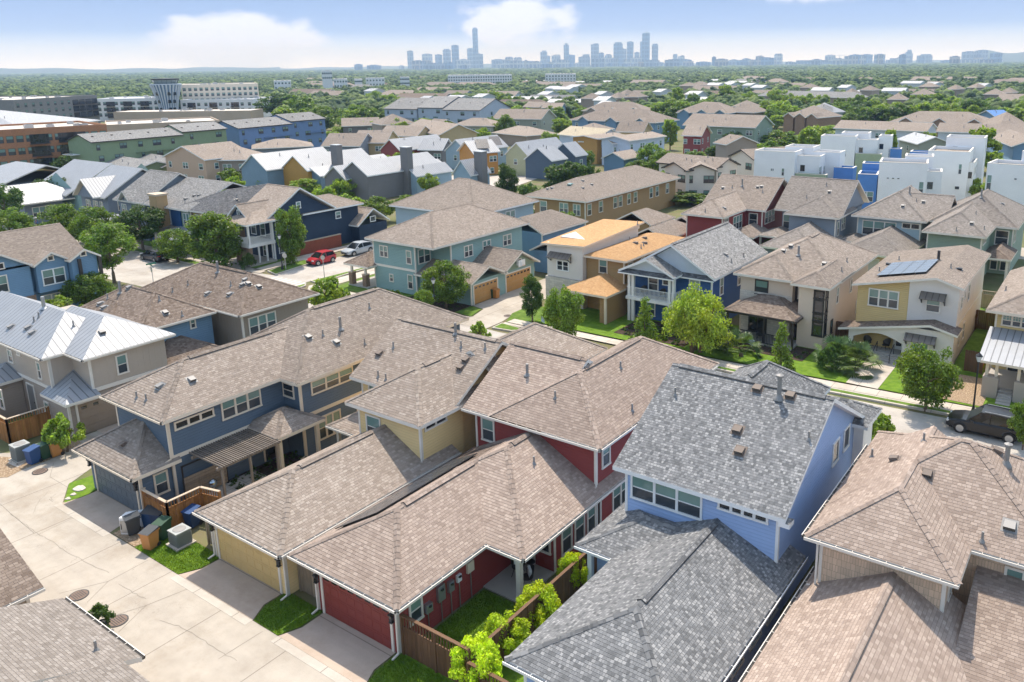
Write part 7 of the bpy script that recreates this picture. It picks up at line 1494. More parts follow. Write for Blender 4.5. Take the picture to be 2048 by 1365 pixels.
b.build('planks', sc); b = MB(); b.box(-40.8,-40.72,20.85,20.92,0,2.2,M['black']); b.box(-40.8,-40.72,23.4,23.47,0,2.2,M['black']); b.box(-40.8,-40.72,20.85,23.47,2.15,2.22,M['black']); b.build('frame', sc)
# ------------------------------------------------------------------ bins, air conditioners and oddments
BINM = {k: plain(k+' plastic', c, .5) for k, c in dict(blue=(.02,.07,.20), green=(.02,.07,.035), orange=(.50,.22,.06), grey=(.05,.055,.06), navy=(.02,.05,.13)).items()}
def bin_(x, y, rz, c, label, lid='grey', s=1., z0=0.):
    o = thing('wheelie_bin', label, 'bin', (0,0,0), 0, 'wheelie bins'); b = MB(); w, d, h = .29*s, .34*s, .98*s; lo = [(-w*.82,-d*.8),(w*.82,-d*.8),(w*.82,d*.75),(-w*.82,d*.75)]; hi = [(-w,-d),(w,-d),(w,d),(-w,d)]
    for i in range(4): j = (i+1) % 4; b.face([(*lo[i],.06),(*lo[j],.06),(*hi[j],h),(*hi[i],h)], BINM[c])
    b.face([(*p,.06) for p in lo[::-1]], BINM[c]); b.box(-w-.03,w+.03,-d-.03,d+.03,h-.08,h-.02,BINM[c]); b.build('body', o)
    b = MB(); b.face([(-w-.03,-d-.05,h-.01),(w+.03,-d-.05,h-.01),(w+.02,d+.02,h+.09),(-w-.02,d+.02,h+.09)], BINM[lid]); b.face([(-w-.03,-d-.05,h-.01),(-w-.02,d+.02,h+.09),(-w-.02,d+.02,h-.01)],BINM[lid]); b.face([(w+.03,-d-.05,h-.01),(w+.02,d+.02,h-.01),(w+.02,d+.02,h+.09)],BINM[lid]); b.face([(w+.02,d+.02,h+.09),(w+.02,d+.02,h-.01),(-w-.02,d+.02,h-.01),(-w-.02,d+.02,h+.09)],BINM[lid]); b.build('lid', o)
    b = MB(); b.tube([(-w*.8,d+.07,h-.05),(w*.8,d+.07,h-.05)],.02,BINM[c]); b.build('handle', o)
    for sx in (-1,1):
        b = MB(); b.tube([(sx*w*.8,d*.8,.11),(sx*(w*.8+.06),d*.8,.11)],.11,M['black'],12); b.build('wheel', o)
    o.location = (x, y, z0); o.rotation_euler = (0,0,rz); return o
P = lambda q: at(*q)[:2]
for q, rz, c, l, lid in ((z7(185,180),.2,'blue','blue wheelie bin beside the grey air conditioner on the left gravel','blue'),(z7(245,155),.1,'green','small dark green bin on the left gravel','green'),(z7(303,140),.1,'orange','orange bin with a dark lid on the left gravel','grey'),(z7(820,525),.5,'blue','blue bin nearest the cedar fence in the cluster by the navy garage','grey'),(z7(868,530),.4,'navy','second blue bin leaning beside the cedar fence','grey'),(z7(725,560),-.3,'grey','dark grey bin beside the white scrap boxes','grey'),(z7(818,638),.3,'orange','orange compost bin on the edge of the lawn by the alley','grey'),(z7(887,585),.3,'green','open dark green bin next to the air conditioner','green'),(z7(1045,520),.2,'navy','dark blue bin in the gap by the yellow garage','blue'),(zg(1500,595),1.57,'green','green bin in front of the ochre garage door','green'),(zg(1545,598),1.57,'orange','orange bin in front of the ochre garage door','orange')): bin_(*P(q), rz, c, l, lid)
def aircon(x, y, label, s=.8, h=.8):
    o = thing('air_conditioner', label, 'air conditioner', (x,y,0), 0, 'air conditioning units'); b = MB(); b.box(x-s/2-.12,x+s/2+.12,y-s/2-.12,y+s/2+.12,0,.1,WALK); b.build('slab', o); b = MB(); AC = plain('grey green cabinet paint',(.22,.235,.22),.5); b.box(x-s/2+.02,x+s/2-.02,y-s/2+.02,y+s/2-.02,.1,h,AC)
    for i in range(16): z = .15+i*(h-.25)/16; b.box(x-s/2,x+s/2,y-s/2,y+s/2,z,z+.018,AC)
    b.build('cabinet', o); b = MB(); b.box(x-s/2-.01,x+s/2+.01,y-s/2-.01,y+s/2+.01,h,h+.06,plain('grey lid paint',(.40,.41,.39),.5)); b.lathe([(0,.09),(s*.38,.075),(s*.4,.06)],(x,y,h),M['lead'],16); b.build('fan_top', o)
aircon(*P(z7(980,618)),'grey air conditioner on a concrete slab by the lawn left of the yellow garage'); aircon(*P(z7(120,160)),'tall pale air conditioner on the left gravel bed',.85,1.0); aircon(*P(z7(225,140)),'smaller pale air conditioner behind the green bin',.6,.7); aircon(*at(*zq(1170,1100))[:2],'air conditioner behind the grey brown shrub by the white cube house',.9,.9); aircon(*at(*zq(1100,1105))[:2],'low pale unit left of the air conditioner by the white cube house',.8,.6)
x, y = P(z7(705,550)); o = thing('appliance', 'tilted white appliance panel dumped beside the bins', 'appliance', (x,y,0), .5); b = MB(); b.box(-.3,.3,-.3,.3,.0,.95,M['brightwhite']); b.box(-.27,.27,-.315,-.3,.1,.8,M['galv']); b.box(-.24,-.2,-.33,-.315,.3,.6,M['black']); c_ = b.build('body'); c_.parent = o
x, y = P(z7(755,520)); o = thing('storage_box', 'flattened white storage box leaning by the bins', 'box', (x,y,0), .9); b = MB(); b.face([(-.5,-.3,.05),(.5,-.3,.05),(.5,.25,.8),(-.5,.25,.8)],M['brightwhite']); b.face([(-.5,-.3,0),(-.5,.3,0),(-.5,.25,.8),(-.5,-.3,.05)],M['brightwhite']); b.face([(.5,.3,0),(.5,-.3,0),(.5,-.3,.05),(.5,.25,.8)],M['brightwhite']); b.face([(.5,.3,0),(-.5,.3,0),(-.5,.25,.8),(.5,.25,.8)],M['brightwhite']); b.box(-.4,.4,-.31,-.28,.04,.09,M['galv']); c_ = b.build('body'); c_.parent = o
x, y = P((206,1262)); tag((lambda b: (b.lathe([(.22,0),(.28,.4),(.25,.4),(.23,.35),(0,.35)],(x,y,0),BINM['grey'],16), b.build('plant_pot'))[1])(MB()), 'dark pot holding a leafy shrub at the near alley edge', 'plant pot')
x, y = P(z7(1155,330)); o = thing('garden_globe', 'shiny silver gazing globe beside the pergola', 'garden ornament', (x,y,0)); b = MB(); b.lathe([(0,-.26)]+[(.26*math.cos(a),.26*math.sin(a)) for a in np.linspace(-1.5,1.5,9)]+[(0,.26)],(x,y,.5),plain('mirror globe',(.5,.55,.6),.08,.9),16); b.build('globe', o, True); b = MB(); b.lathe([(.16,0),(.1,.1),(.08,.25)],(x,y,0),M['galv'],10); b.build('stand', o)
for q, l in ((z7(430,320),'pale flat stepping stone on the lawn wedge by the navy driveway'),(z7(398,352),'second flat stone on the lawn wedge by the navy driveway'),(z7(368,375),'small stone at the kerb by the navy driveway')):
    x, y = P(q); b = MB(); n = 9; rr2 = [(.30 if 'pale' in l else .13)+.03*math.sin(i*2.3) for i in range(n)]; b.prism([(x+rr2[i]*math.cos(6.283*i/n)*1.3, y+rr2[i]*math.sin(6.283*i/n)) for i in range(n)],0,.05+.01*len(l)/60,WSTONE); tag(b.build('stepping_stone'), l, 'stone', 'stepping stones')
# patio chairs of the red house, furniture on porches
def chair(x, y, rz, label, m='dkbrown', cush='brightwhite', z0=.08, group='patio chairs'):
    o = thing('chair', label, 'chair', (x,y,z0), rz, group); b = MB()
    b.lathe([(.05,.38),(.26,.40),(.30,.42),(.26,.44),(0,.43)],(0,0,0),M[m],14); c_ = b.build('seat'); c_.parent = o
    b = MB(); n = 9
    for i in range(n):
        a0 = math.pi*(.05+.9*i/n); a1 = math.pi*(.05+.9*(i+1)/n); b.face([(.3*math.cos(a0),.3*math.sin(a0),.42),(.3*math.cos(a1),.3*math.sin(a1),.42),(.36*math.cos(a1),.36*math.sin(a1),.58+.36*math.sin(a1)),(.36*math.cos(a0),.36*math.sin(a0),.58+.36*math.sin(a0))],M[m])
    c_ = b.build('backrest'); c_.parent = o
    for sx in (-1,1):
        for sy in (-1,1): b = MB(); b.tube([(sx*.14,sy*.14,.42),(sx*.26,sy*.26,0)],.014,M['black'],5); c_ = b.build('leg'); c_.parent = o
    if cush: p_ = thing('cushion', 'white square cushion on the '+' '.join(label.split()[2:]), 'cushion', (x,y,z0), rz, 'patio cushions'); b = MB(); b.box(-.2,.2,.08,.2,.45,.86,M[cush]); c_ = b.build('cushion_cover'); c_.parent = p_
chair(-21.3,25.9,.5,'round wicker patio chair nearer the glass door of the red house'); chair(-20.45,25.5,-.7,'round wicker patio chair by the patio post of the red house')
x, y = -21.0, 26.5; o = thing('side_table', 'small dark side table between the two patio chairs', 'table', (x,y,.08), 0); b = MB(); b.lathe([(0,.45),(.22,.45),(.22,.42),(.03,.41),(.03,.03),(.16,.0)],(x,y,.08),M['black'],14); b.build('table_top', o)
chair(-24.2,63.0,.2,'dark porch chair left of the table at the cream house','black',None,.25,'porch chairs'); chair(-22.4,63.2,-.3,'dark porch chair right of the table at the cream house','black',None,.25,'porch chairs')
chair(-15.8,65.3,.6,'dark lounge chair at the left inside the arched porch','dkbrown',None,.5,'porch chairs'); chair(-14.4,65.4,-.5,'dark lounge chair at the right inside the arched porch','dkbrown',None,.5,'porch chairs'); chair(-35.6,62.8,0,'black chair on the white railed balcony','black',None,2.45,'porch chairs'); chair(-33.6,62.8,0,'second black chair by the blue balcony door','black',None,2.45,'porch chairs')
# ------------------------------------------------------------------ cars
TYRE = plain('tyre rubber',(.02,.02,.02),.85); RIM = plain('alloy wheel',(.45,.46,.47),.35,.8); CGL = glass('car window glass',(.012,.015,.018),.12); LRED = plain('red tail lamp',(.4,.015,.01),.25); LWH = plain('clear head lamp',(.62,.63,.63),.15)
def car(x, y, rz, c, label, kindc='suv', s=1.):
    o = thing('parked_car', label, 'car', (0,0,0), 0, 'parked cars'); t = NT('car paint'); t.col(c); t.b.inputs['Coat Weight'].default_value = .25; t.b.inputs['Coat Roughness'].default_value = .05; pm = t.fin(.35, .1)
    L, Wd, Hh = dict(suv=(4.6,1.86,1.68), hatch=(4.4,1.8,1.48), mini=(3.6,1.65,1.48))[kindc]; L*=s
    # longitudinal stations: x, half width, sill, belt
    st = dict(suv=[(-.5,.80,.42,.88),(-.485,.90,.30,.98),(-.42,.96,.22,1.02),(-.25,1,.2,1.03),(0,1,.2,1.0),(.2,1,.2,.98),(.3,.98,.22,.95),(.44,.92,.26,.82),(.49,.80,.32,.68),(.5,.7,.4,.6)],
      hatch=[(-.5,.78,.40,.82),(-.485,.88,.30,.92),(-.42,.95,.22,.95),(-.25,1,.19,.93),(0,1,.18,.9),(.2,1,.18,.86),(.3,.98,.2,.82),(.44,.90,.24,.70),(.49,.78,.3,.6),(.5,.66,.36,.54)],
      mini=[(-.5,.76,.38,.84),(-.48,.88,.28,.94),(-.4,.96,.2,.95),(-.2,1,.18,.93),(0,1,.18,.9),(.22,1,.18,.88),(.32,.98,.2,.84),(.44,.9,.24,.74),(.49,.76,.3,.64),(.5,.62,.38,.56)])[kindc]
    b = MB(); w = Wd/2; R = []
    for fx, hw, zl_, zb_ in st:
        X = fx*L; a = hw*w; R.append([(X,-a*.9,zl_),(X,-a,zl_+.14),(X,-a,zb_-.12),(X,-a*.93,zb_),(X,0,zb_+.025),(X,a*.93,zb_),(X,a,zb_-.12),(X,a,zl_+.14),(X,a*.9,zl_)])
    for p, q in zip(R, R[1:]):
        for i in range(8): b.face([p[i], q[i], q[i+1], p[i+1]][::-1], pm)
        b.face([p[0], p[8], q[8], q[0]], M['black'])
    b.face(R[0], pm); b.face(R[-1][::-1], pm); bo = b.build('body', None, True); bo.parent = o
    # cabin
    cb = dict(suv=[(-.47,1.0,.86),(-.40,Hh-.08,.80),(-.1,Hh,.82),(.06,Hh-.03,.80),(.24,.97,.86)], hatch=[(-.48,.93,.84),(-.36,Hh-.12,.74),(-.1,Hh,.78),(.04,Hh-.04,.76),(.24,.86,.84)], mini=[(-.46,.94,.86),(-.38,Hh-.07,.78),(-.1,Hh,.80),(.06,Hh-.05,.78),(.25,.88,.86)])[kindc]
    zb0 = .9 if kindc == 'suv' else .82; gl = MB(); rf = MB()
    T = [(fx*L, z, hw*w) for fx, z, hw in cb]
    for (xa,za_,wa),(xb,zb_,wb) in zip(T, T[1:]):
        roofy = za_ > Hh-.2 and zb_ > Hh-.2; ins = .0
        (rf if roofy else gl).face([(xa,-wa,za_),(xb,-wb,zb_),(xb,wb,zb_),(xa,wa,za_)], pm if roofy else CGL)
        for sg in (-1,1):
            q = [(xa,sg*w*.93,zb0),(xb,sg*w*.93,zb0),(xb,sg*wb,zb_),(xa,sg*wa,za_)]; gl.face(q if sg < 0 else q[::-1], CGL)
        if roofy:
            for sg in (-1,1): rf.bar((xa,sg*wa,za_-.02),(xb,sg*wb,zb_-.02),.07,.07,pm)
    for fx0, fx1, i in ((-.40,-.36,1),(-.06,-.02,2),(.05,.23,3)):
        for sg in (-1,1):
            xt = (T[i][0] if i != 2 else -.06*L); zt_ = T[i][1]-.02 if i != 2 else Hh-.02; xb_ = xt if i == 2 else (T[0][0]+.1 if i == 1 else T[4][0]); rf.bar((xb_,sg*w*.94,zb0),(xt,sg*T[i][2]*1.0,zt_),.07,.05,pm)
    for nm, m_ in (('window',gl),('roof',rf)): q = m_.build(nm); q.parent = o
    for sx in (-.31,.305):
        for sg in (-1,1):
            b = MB(); r = .35 if kindc == 'suv' else .31; cy = sg*(w-.11); b.tube([(sx*L,cy-sg*.1,r),(sx*L,cy+sg*.115,r)],r,TYRE,18); q = b.build('wheel'); q.parent = o
            b = MB(); b.tube([(sx*L,cy+sg*.1,r),(sx*L,cy+sg*.125,r)],r*.66,RIM,14)
            for k in range(5): a_ = 6.283*k/5; b.bar((sx*L,cy+sg*.13,r),(sx*L+r*.6*math.cos(a_),cy+sg*.13,r+r*.6*math.sin(a_)),.05,.02,RIM)
            p_ = b.build('rim'); p_.parent = q
            b = MB(); b.tube([(sx*L+r*1.16*math.cos(t_),sg*(w*.985),r+r*1.16*math.sin(t_)) for t_ in np.linspace(-.1,3.24,12)],.045,M['black'],5); q = b.build('wheel_arch'); q.parent = o
    for sg in (-1,1):
        b = MB(); b.box(.455*L,.487*L,sg*w*.5,sg*w*.86,.62,.74,LWH); q = b.build('headlight'); q.parent = o
        b = MB(); b.box(-.502*L,-.475*L,sg*w*.5,sg*w*.86,.76,.9,LRED); q = b.build('tail_lamp'); q.parent = o
        b = MB(); b.box(.14*L,.18*L,sg*w*.98,sg*(w+.14),.92,1.04,pm); q = b.build('mirror'); q.parent = o
    b = MB(); b.box(-.507*L,-.48*L,-.26,.26,.52,.64,M['brightwhite']); q = b.build('number_plate'); q.parent = o
    b = MB(); b.box(.48*L,.5*L+.01,-w*.5,w*.5,.4,.58,M['black']); q = b.build('grille'); q.parent = o
    if kindc == 'suv':
        for sg in (-1,1): b = MB(); b.bar((-.38*L,sg*w*.74,Hh+.03),(.02*L,sg*w*.74,Hh+.03),.04,.04,M['galv']); q = b.build('roof_rail'); q.parent = o
    o.location = (x, y, 0); o.rotation_euler = (0,0,rz); return o
car(-5.4,54.3,math.pi,(.004,.0045,.006),'black parked SUV at the kerb by the lamp post on the right'); car(-53.6,51.0,math.pi,(.03,.04,.06),'dark blue black SUV half hidden behind the roof ridge by the driveway')
car(-99.9,51.5,math.pi-.0,(.035,.04,.05),'dark grey hatchback parked on the side road under the trees','hatch'); car(-80.3,61.6,-math.pi/2,(.42,.012,.02),'small red hatchback parked beside the brick wall','mini'); car(-80.6,67.6,-math.pi/2,(.42,.45,.48),'silver white car parked behind the small red one','hatch'); g = at(*zn(310,850)); car(g.x,g.y,-1.25,(.75,.75,.74),'white SUV parked between the orange roof and the red house')
# ------------------------------------------------------------------ street furniture
def lamp(x, y, h, label, m='black', z0=.1):
    o = thing('street_lamp', label, 'street lamp', (x,y,z0), 0, 'street lamps'); b = MB(); b.lathe([(.16,0),(.16,.25),(.1,.5),(.065,.7),(.05,h*.6),(.045,h-.55),(.09,h-.5),(.09,h-.45)],(x,y,z0),M[m],10); b.build('post', o, True)
    b = MB(); b.lathe([(.09,h-.45),(.2,h-.1),(.2,h-.06)],(x,y,z0),plain('frosted lamp glass',(.6,.62,.62),.3),8); b.build('lantern', o); b = MB(); b.lathe([(.24,h-.06),(.2,h),(.06,h+.14),(0,h+.22)],(x,y,z0),M[m],8); b.build('lamp_cap', o)
lamp(-6.5,56.5,4.3,'black street lamp behind the black parked car at the right'); lamp(-52.4,52.6,3.9,'dark green street lamp in front of the flowering round tree'); g = at(*zf(1280,905),.14); lamp(g.x,g.y,4.2,'green street lamp at the corner by the ink blue house',plain('dark green lamp paint',(.03,.09,.06),.5) and 'black')
def sign(q, h, label, shape, face, txt=None, rz=-.6, z0=.1, w=.6, second=None):
    g = at(*q, z0); o = thing('road_sign', label, 'road sign', (g.x,g.y,z0), rz, 'road signs'); b = MB(); b.box(-.03,.03,-.03,.03,0,h,M['galv']); c_ = b.build('post'); c_.parent = o; b = MB(); z = h-w/2; n = 8 if shape == 'oct' else 4
    pts = [(w/2*1.08*math.cos(math.pi/n+6.2832*i/n), w/2*1.08*math.sin(math.pi/n+6.2832*i/n)) for i in range(n)] if shape == 'oct' else [(-w/2,-w*.62),(w/2,-w*.62),(w/2,w*.62),(-w/2,w*.62)]
    b.face([(u,-.035,z+v) for u, v in pts], face); b.face([(u,-.03,z+v) for u, v in pts[::-1]], M['galv']); c_ = b.build('sign_plate'); c_.parent = o
    for t_, zz, sz, mt, band in (txt or []):
        if band: b = MB(); b.box(-w/2,w/2,-.04,-.037,z+zz-.12,z+zz+.12,band); c2 = b.build('sign_band'); c2.parent = c_
        if t_:
            cu = bpy.data.curves.new('lettering','FONT'); cu.body = t_; cu.size = sz; cu.align_x = 'CENTER'; cu.align_y = 'CENTER'; cu.extrude = .002; cu.materials.append(mt); q1 = bpy.data.objects.new('lettering', cu); me_ = bpy.data.meshes.new_from_object(q1); bpy.data.objects.remove(q1); q2 = bpy.data.objects.new('lettering', me_); COL.objects.link(q2); q2.parent = c_; q2.location = (0,-.045,z+zz); q2.rotation_euler = (math.pi/2,0,0)
    return o
SG = plain('street sign green',(.02,.16,.10),.4); SR = plain('stop sign red',(.40,.02,.02),.4); OR_ = plain('sign orange',(.70,.27,.03),.5); SBK = plain('grey sign back',(.50,.47,.42),.5)
o = sign(ze_(1755,890),2.35,'stop sign seen from behind under two green street name plates','oct',SBK,rz=-.2)
for a, zz in ((0,2.5),(1.57,2.66)):
    b = MB(); b.box(-.5,.5,-.012,.012,zz,zz+.17,SG); c_ = b.build('name_plate'); c_.parent = o; c_.rotation_euler = (0,0,a)
o = sign(zf(1320,915),2.1,'pale back of a stop sign beside the green corner lamp','oct',SBK,rz=.3,z0=.14,w=.62); sign(zf(1758,1000),2.6,'small octagonal sign on a thin pole in the median','oct',SBK,rz=.5,z0=.14,w=.5)
sign(zf(450,880),2.3,'small white speed limit sign with an orange top','rect',M['brightwhite'],[('',.34,.1,M['black'],OR_),('SPEED',.1,.14,M['black'],None),('LIMIT',-.04,.14,M['black'],None),('25',-.22,.24,M['black'],None)],rz=-.75,z0=.06,w=.6)
for q, l in ((z6(452,785),'small pale blue yard sign in front of the cream house'),((1086,652),'small blue and white yard sign by the dark shrubs')):
    g = at(*q,.1); o = thing('yard_sign', l, 'sign', (g.x,g.y,.1), -.5, 'yard signs'); b = MB(); b.box(-.35,.35,-.01,.01,.35,.85,plain('pale blue sign board',(.45,.55,.68),.5)); c_ = b.build('sign_board'); c_.parent = o; b = MB(); b.box(-.3,-.28,-.006,.006,0,.36,M['black']); b.box(.28,.3,-.006,.006,0,.36,M['black']); c_ = b.build('stake'); c_.parent = o
# ------------------------------------------------------------------ person by the red bush
g = at(75,458,0); o = thing('person', 'person in a blue shirt and white hat standing by orange red flowers', 'person', (g.x,g.y,0), -.6)
bmv = [(0,0,.95),(0,0,1.2),(0,0,1.42),(0,0,1.52),(0,-.01,1.66),(-.2,0,1.4),(-.25,.02,1.12),(-.22,-.1,.9),(.2,0,1.4),(.25,.02,1.12),(.22,-.1,.9),(-.1,0,.9),(-.11,-.02,.5),(-.11,0,.07),(-.11,-.16,.04),(.1,0,.9),(.11,-.02,.5),(.11,0,.07),(.11,-.16,.04)]
bme = [(0,1),(1,2),(2,3),(3,4),(2,5),(5,6),(6,7),(2,8),(8,9),(9,10),(0,11),(11,12),(12,13),(13,14),(0,15),(15,16),(16,17),(17,18)]; rad = [.15,.15,.14,.06,.1,.065,.045,.035,.065,.045,.035,.09,.06,.05,.04,.09,.06,.05,.04]
me = bpy.data.meshes.new('body'); me.from_pydata(bmv, bme, []); bo = bpy.data.objects.new('body', me); COL.objects.link(bo); bo.parent = o; sk = bo.modifiers.new('s','SKIN'); ss = bo.modifiers.new('d','SUBSURF'); ss.levels = ss.render_levels = 1
for v, r in zip(me.skin_vertices[0].data, rad): v.radius = (r, r)
me.skin_vertices[0].data[0].use_root = True; me.materials.append(plain('skin',(.42,.25,.18),.6))
b = MB(); b.lathe([(.17,.82),(.19,.95),(.17,1.1),(.185,1.3),(.21,1.42),(.1,1.5)],(0,0,0),plain('blue shirt cloth',(.06,.16,.38),.8),12); c_ = b.build('shirt', None, True); c_.parent = o; b = MB(); b.lathe([(.2,1.7),(.13,1.72),(.12,1.83),(0,1.85)],(0,-.01,0),M['brightwhite'],12); c_ = b.build('hat', None, True); c_.parent = o
b = MB()
for sx in (-.11,.11): b.tube([(sx,0,.92),(sx,-.02,.5),(sx,0,.1)],[.12,.085,.075],plain('dark trousers',(.05,.05,.06),.8),8)
c_ = b.build('trousers'); c_.parent = o
# ------------------------------------------------------------------ low planting on the beds: small leafy clumps as one mass per bed
def cover(name, poly, n, r0, r1, m, z, label):
    xs = [p[0] for p in poly]; ys = [p[1] for p in poly]; Q = []; rng = np.random.default_rng(len(label)); T = leafcloud(rng, 60, .22, 'dome', 8)
    for i in range(n):
        x, y = rng.uniform(min(xs), max(xs)), rng.uniform(min(ys), max(ys)); r = rng.uniform(r0, r1); q = T*r; q[...,2] = np.abs(q[...,2]); q[...,0] += x; q[...,1] += y; q[...,2] += z; Q.append(q)
    me = quadmesh(name, np.concatenate(Q), LEAF[m]); o = bpy.data.objects.new(name, me); COL.objects.link(o); tag(o, label, 'ground cover', None, 'stuff')
cover('ground_cover', R4(-26.4,-19.6,60.3,63.2), 26, .15,.4,'dark',.1,'low dark planting in the bed before the cream house'); cover('ground_cover', R4(-40.8,-38.8,23.5,28), 30,.15,.42,'dark',.02,'leafy planting under the pergola of the navy house'); cover('ground_cover', R4(-36,-29.5,58.4,62), 40,.2,.5,'dark',.1,'dark planting below the white balcony'); cover('ground_cover', R4(-59.5,-53,55.2,57.6), 30,.12,.3,'dark',.05,'low planting in the dark bed by the sea green house'); cover('ground_cover', R4(-92,-86.8,55.8,58.2), 24,.2,.5,'mid',.05,'garden plants by the corner porch')
def blades(name, poly, dens, m, z, label, h=.07):
    xs = [p[0] for p in poly]; ys = [p[1] for p in poly]; A = (max(xs)-min(xs))*(max(ys)-min(ys)); n = int(A*dens); rng = np.random.default_rng(n)
    x, y = rng.uniform(min(xs),max(xs),n), rng.uniform(min(ys),max(ys),n); k = np.zeros(n,bool); j = len(poly)-1
    for i in range(len(poly)):
        xi, yi = poly[i]; xj, yj = poly[j]; c = ((yi > y) != (yj > y)) & (x < (xj-xi)*(y-yi)/(yj-yi+1e-12)+xi); k ^= c; j = i
    x, y = x[k], y[k]; n = len(x); a = rng.uniform(0,6.283,n); l = rng.normal(0,.035,(n,2)); hh = h*rng.uniform(.5,1.3,n); w = .012
    p = np.zeros((n,4,3)); p[:,0] = np.stack([x-w*np.cos(a), y-w*np.sin(a), np.full(n,z)],1); p[:,1] = np.stack([x+w*np.cos(a), y+w*np.sin(a), np.full(n,z)],1); p[:,2] = np.stack([x+l[:,0]+.003, y+l[:,1], z+hh],1); p[:,3] = np.stack([x+l[:,0]-.003, y+l[:,1], z+hh],1)
    me = quadmesh(name, p, m); o = bpy.data.objects.new(name, me); COL.objects.link(o); tag(o, label, 'grass', None, 'stuff')
GB_ = leafmat('grass blades', (.125,.225,.02), .3, .35)
for poly, l in (([(-38.9,17.02),(-34.9,17.02),(-34.45,17.9),(-34.45,19.0),(-38.4,19.0)],'short grass of the lawn patch left of the yellow driveway'),([(-28.95,17.02),(-27.25,17.02),(-26.9,17.9),(-26.9,19.1),(-29.4,19.1),(-29.4,17.9)],'short grass of the lawn patch between yellow and red driveways'),([(-21.85,17.02),(-15,17.02),(-15,19.1),(-22.2,19.1),(-22.2,17.9)],'short grass of the lawn patch right of the red driveway'),(R4(-21.95,-18.4,19.4,24.2),'short grass of the back lawn of the red house')): blades('grass', poly, 900, GB_, .015, l)
# ------------------------------------------------------------------ light, sky, haze
SUN = Vector((-.36,.46,1.0)).normalized()
sl = bpy.data.lights.new('sun','SUN'); sl.energy = 2.0; sl.angle = math.radians(.55); sl.color = (1,.925,.81); so = bpy.data.objects.new('sun', sl); COL.objects.link(so); so.rotation_euler = (-SUN).to_track_quat('-Z','Y').to_euler(); so.location = (0,0,200)
wd = bpy.data.worlds.new('World'); SC.world = wd; wd.use_nodes = True; wt = wd.node_tree; bg = wt.nodes['Background']
sk = wt.nodes.new('ShaderNodeTexSky'); sk.sky_type = 'NISHITA'; sk.sun_disc = False; sk.sun_elevation = math.asin(SUN.z); sk.sun_rotation = math.atan2(SUN.x, SUN.y); sk.air_density = 1.0; sk.dust_density = .6; sk.ozone_density = 1.2
def wn(typ, **k):
    x = wt.nodes.new(typ)
    for a, v in k.items(): setattr(x, a, v)
    return x
L_ = wt.links.new
tc = wn('ShaderNodeTexCoord')
def cloud(px, py, wx, wy, seed, amt, fl=.0):
    """soft cloud round one direction of the sky; wx, wy: half sizes in radians"""
    d = ray(px, py).normalized(); az = math.atan2(d.x, d.y); el = math.asin(d.z); return az, el, wx, wy, seed, amt
def m_(op, a, b=None, c=None):
    x = wn('ShaderNodeMath', operation=op)
    for i, v in enumerate((a, b, c)):
        if v is None: continue
        if isinstance(v, (int, float)): x.inputs[i].default_value = v
        else: L_(v, x.inputs[i])
    return x.outputs[0]
sp = wn('ShaderNodeSeparateXYZ'); L_(tc.outputs['Generated'], sp.inputs[0])
AZ = m_('ARCTAN2', sp.outputs[0], sp.outputs[1]); EL = m_('ARCSINE', sp.outputs[2])
cv = wn('ShaderNodeCombineXYZ'); L_(m_('MULTIPLY', AZ, 9.), cv.inputs[0]); L_(m_('MULTIPLY', EL, 17.), cv.inputs[1])
nz = wn('ShaderNodeTexNoise'); nz.inputs['Scale'].default_value = 2.3; nz.inputs['Detail'].default_value = 9; nz.inputs['Roughness'].default_value = .58; nz.inputs['Distortion'].default_value = .25; L_(cv.outputs[0], nz.inputs['Vector'])
tot = None
for c in (cloud(480,88,.125,.050,1,1.0), cloud(505,55,.05,.032,1,.8), cloud(1030,45,.110,.050,1,.8), cloud(1080,70,.07,.03,1,.35), cloud(1620,-5,.16,.014,1,.6), cloud(1440,62,.03,.012,1,.35), cloud(1900,98,.05,.02,1,.5), cloud(90,55,.07,.018,1,.28)):
    az, el, wx, wy, sd, amt = c; u = m_('DIVIDE', m_('SUBTRACT', AZ, az), wx); v = m_('DIVIDE', m_('SUBTRACT', EL, el), wy); r2 = m_('ADD', m_('MULTIPLY', u, u), m_('MULTIPLY', v, v))
    f = m_('MULTIPLY', m_('SUBTRACT', 1.0, m_('MINIMUM', r2, 1.0)), amt); tot = f if tot is None else m_('MAXIMUM', tot, f)
cl = wn('ShaderNodeMapRange', interpolation_type='SMOOTHSTEP'); cl.inputs[1].default_value = .50; cl.inputs[2].default_value = .70; cl.inputs[3].default_value = 0; cl.inputs[4].default_value = .95
L_(m_('ADD', m_('MULTIPLY', nz.outputs['Fac'], .62), m_('MULTIPLY', tot, .52)), cl.inputs[0])
gate = m_('MULTIPLY', cl.outputs[0], m_('MINIMUM', m_('MULTIPLY', tot, 3.0), 1.0))
hz = wn('ShaderNodeMapRange', interpolation_type='SMOOTHSTEP'); hz.inputs[1].default_value = .10; hz.inputs[2].default_value = .30; hz.inputs[3].default_value = 1.0; hz.inputs[4].default_value = 0; L_(EL, hz.inputs[0])
mxh = wn('ShaderNodeMix', data_type='RGBA'); L_(hz.outputs[0], mxh.inputs[0]); SKYK = 1.0
sg_ = wn('ShaderNodeMix', data_type='RGBA', blend_type='MULTIPLY'); sg_.inputs[0].default_value = 1; L_(sk.outputs[0], sg_.inputs[6]); sg_.inputs[7].default_value = (1.16, 1.0, .80, 1)
L_(sg_.outputs[2], mxh.inputs[6]); rp = wn('ShaderNodeValToRGB'); e_ = rp.color_ramp.elements; st_ = ((.0,(.54,.57,.66)),(.18,(.34,.40,.58)),(.36,(.14,.20,.39)),(.75,(.11,.167,.308)),(1.,(.10,.155,.29)))
while len(e_) < len(st_): e_.new(.5)
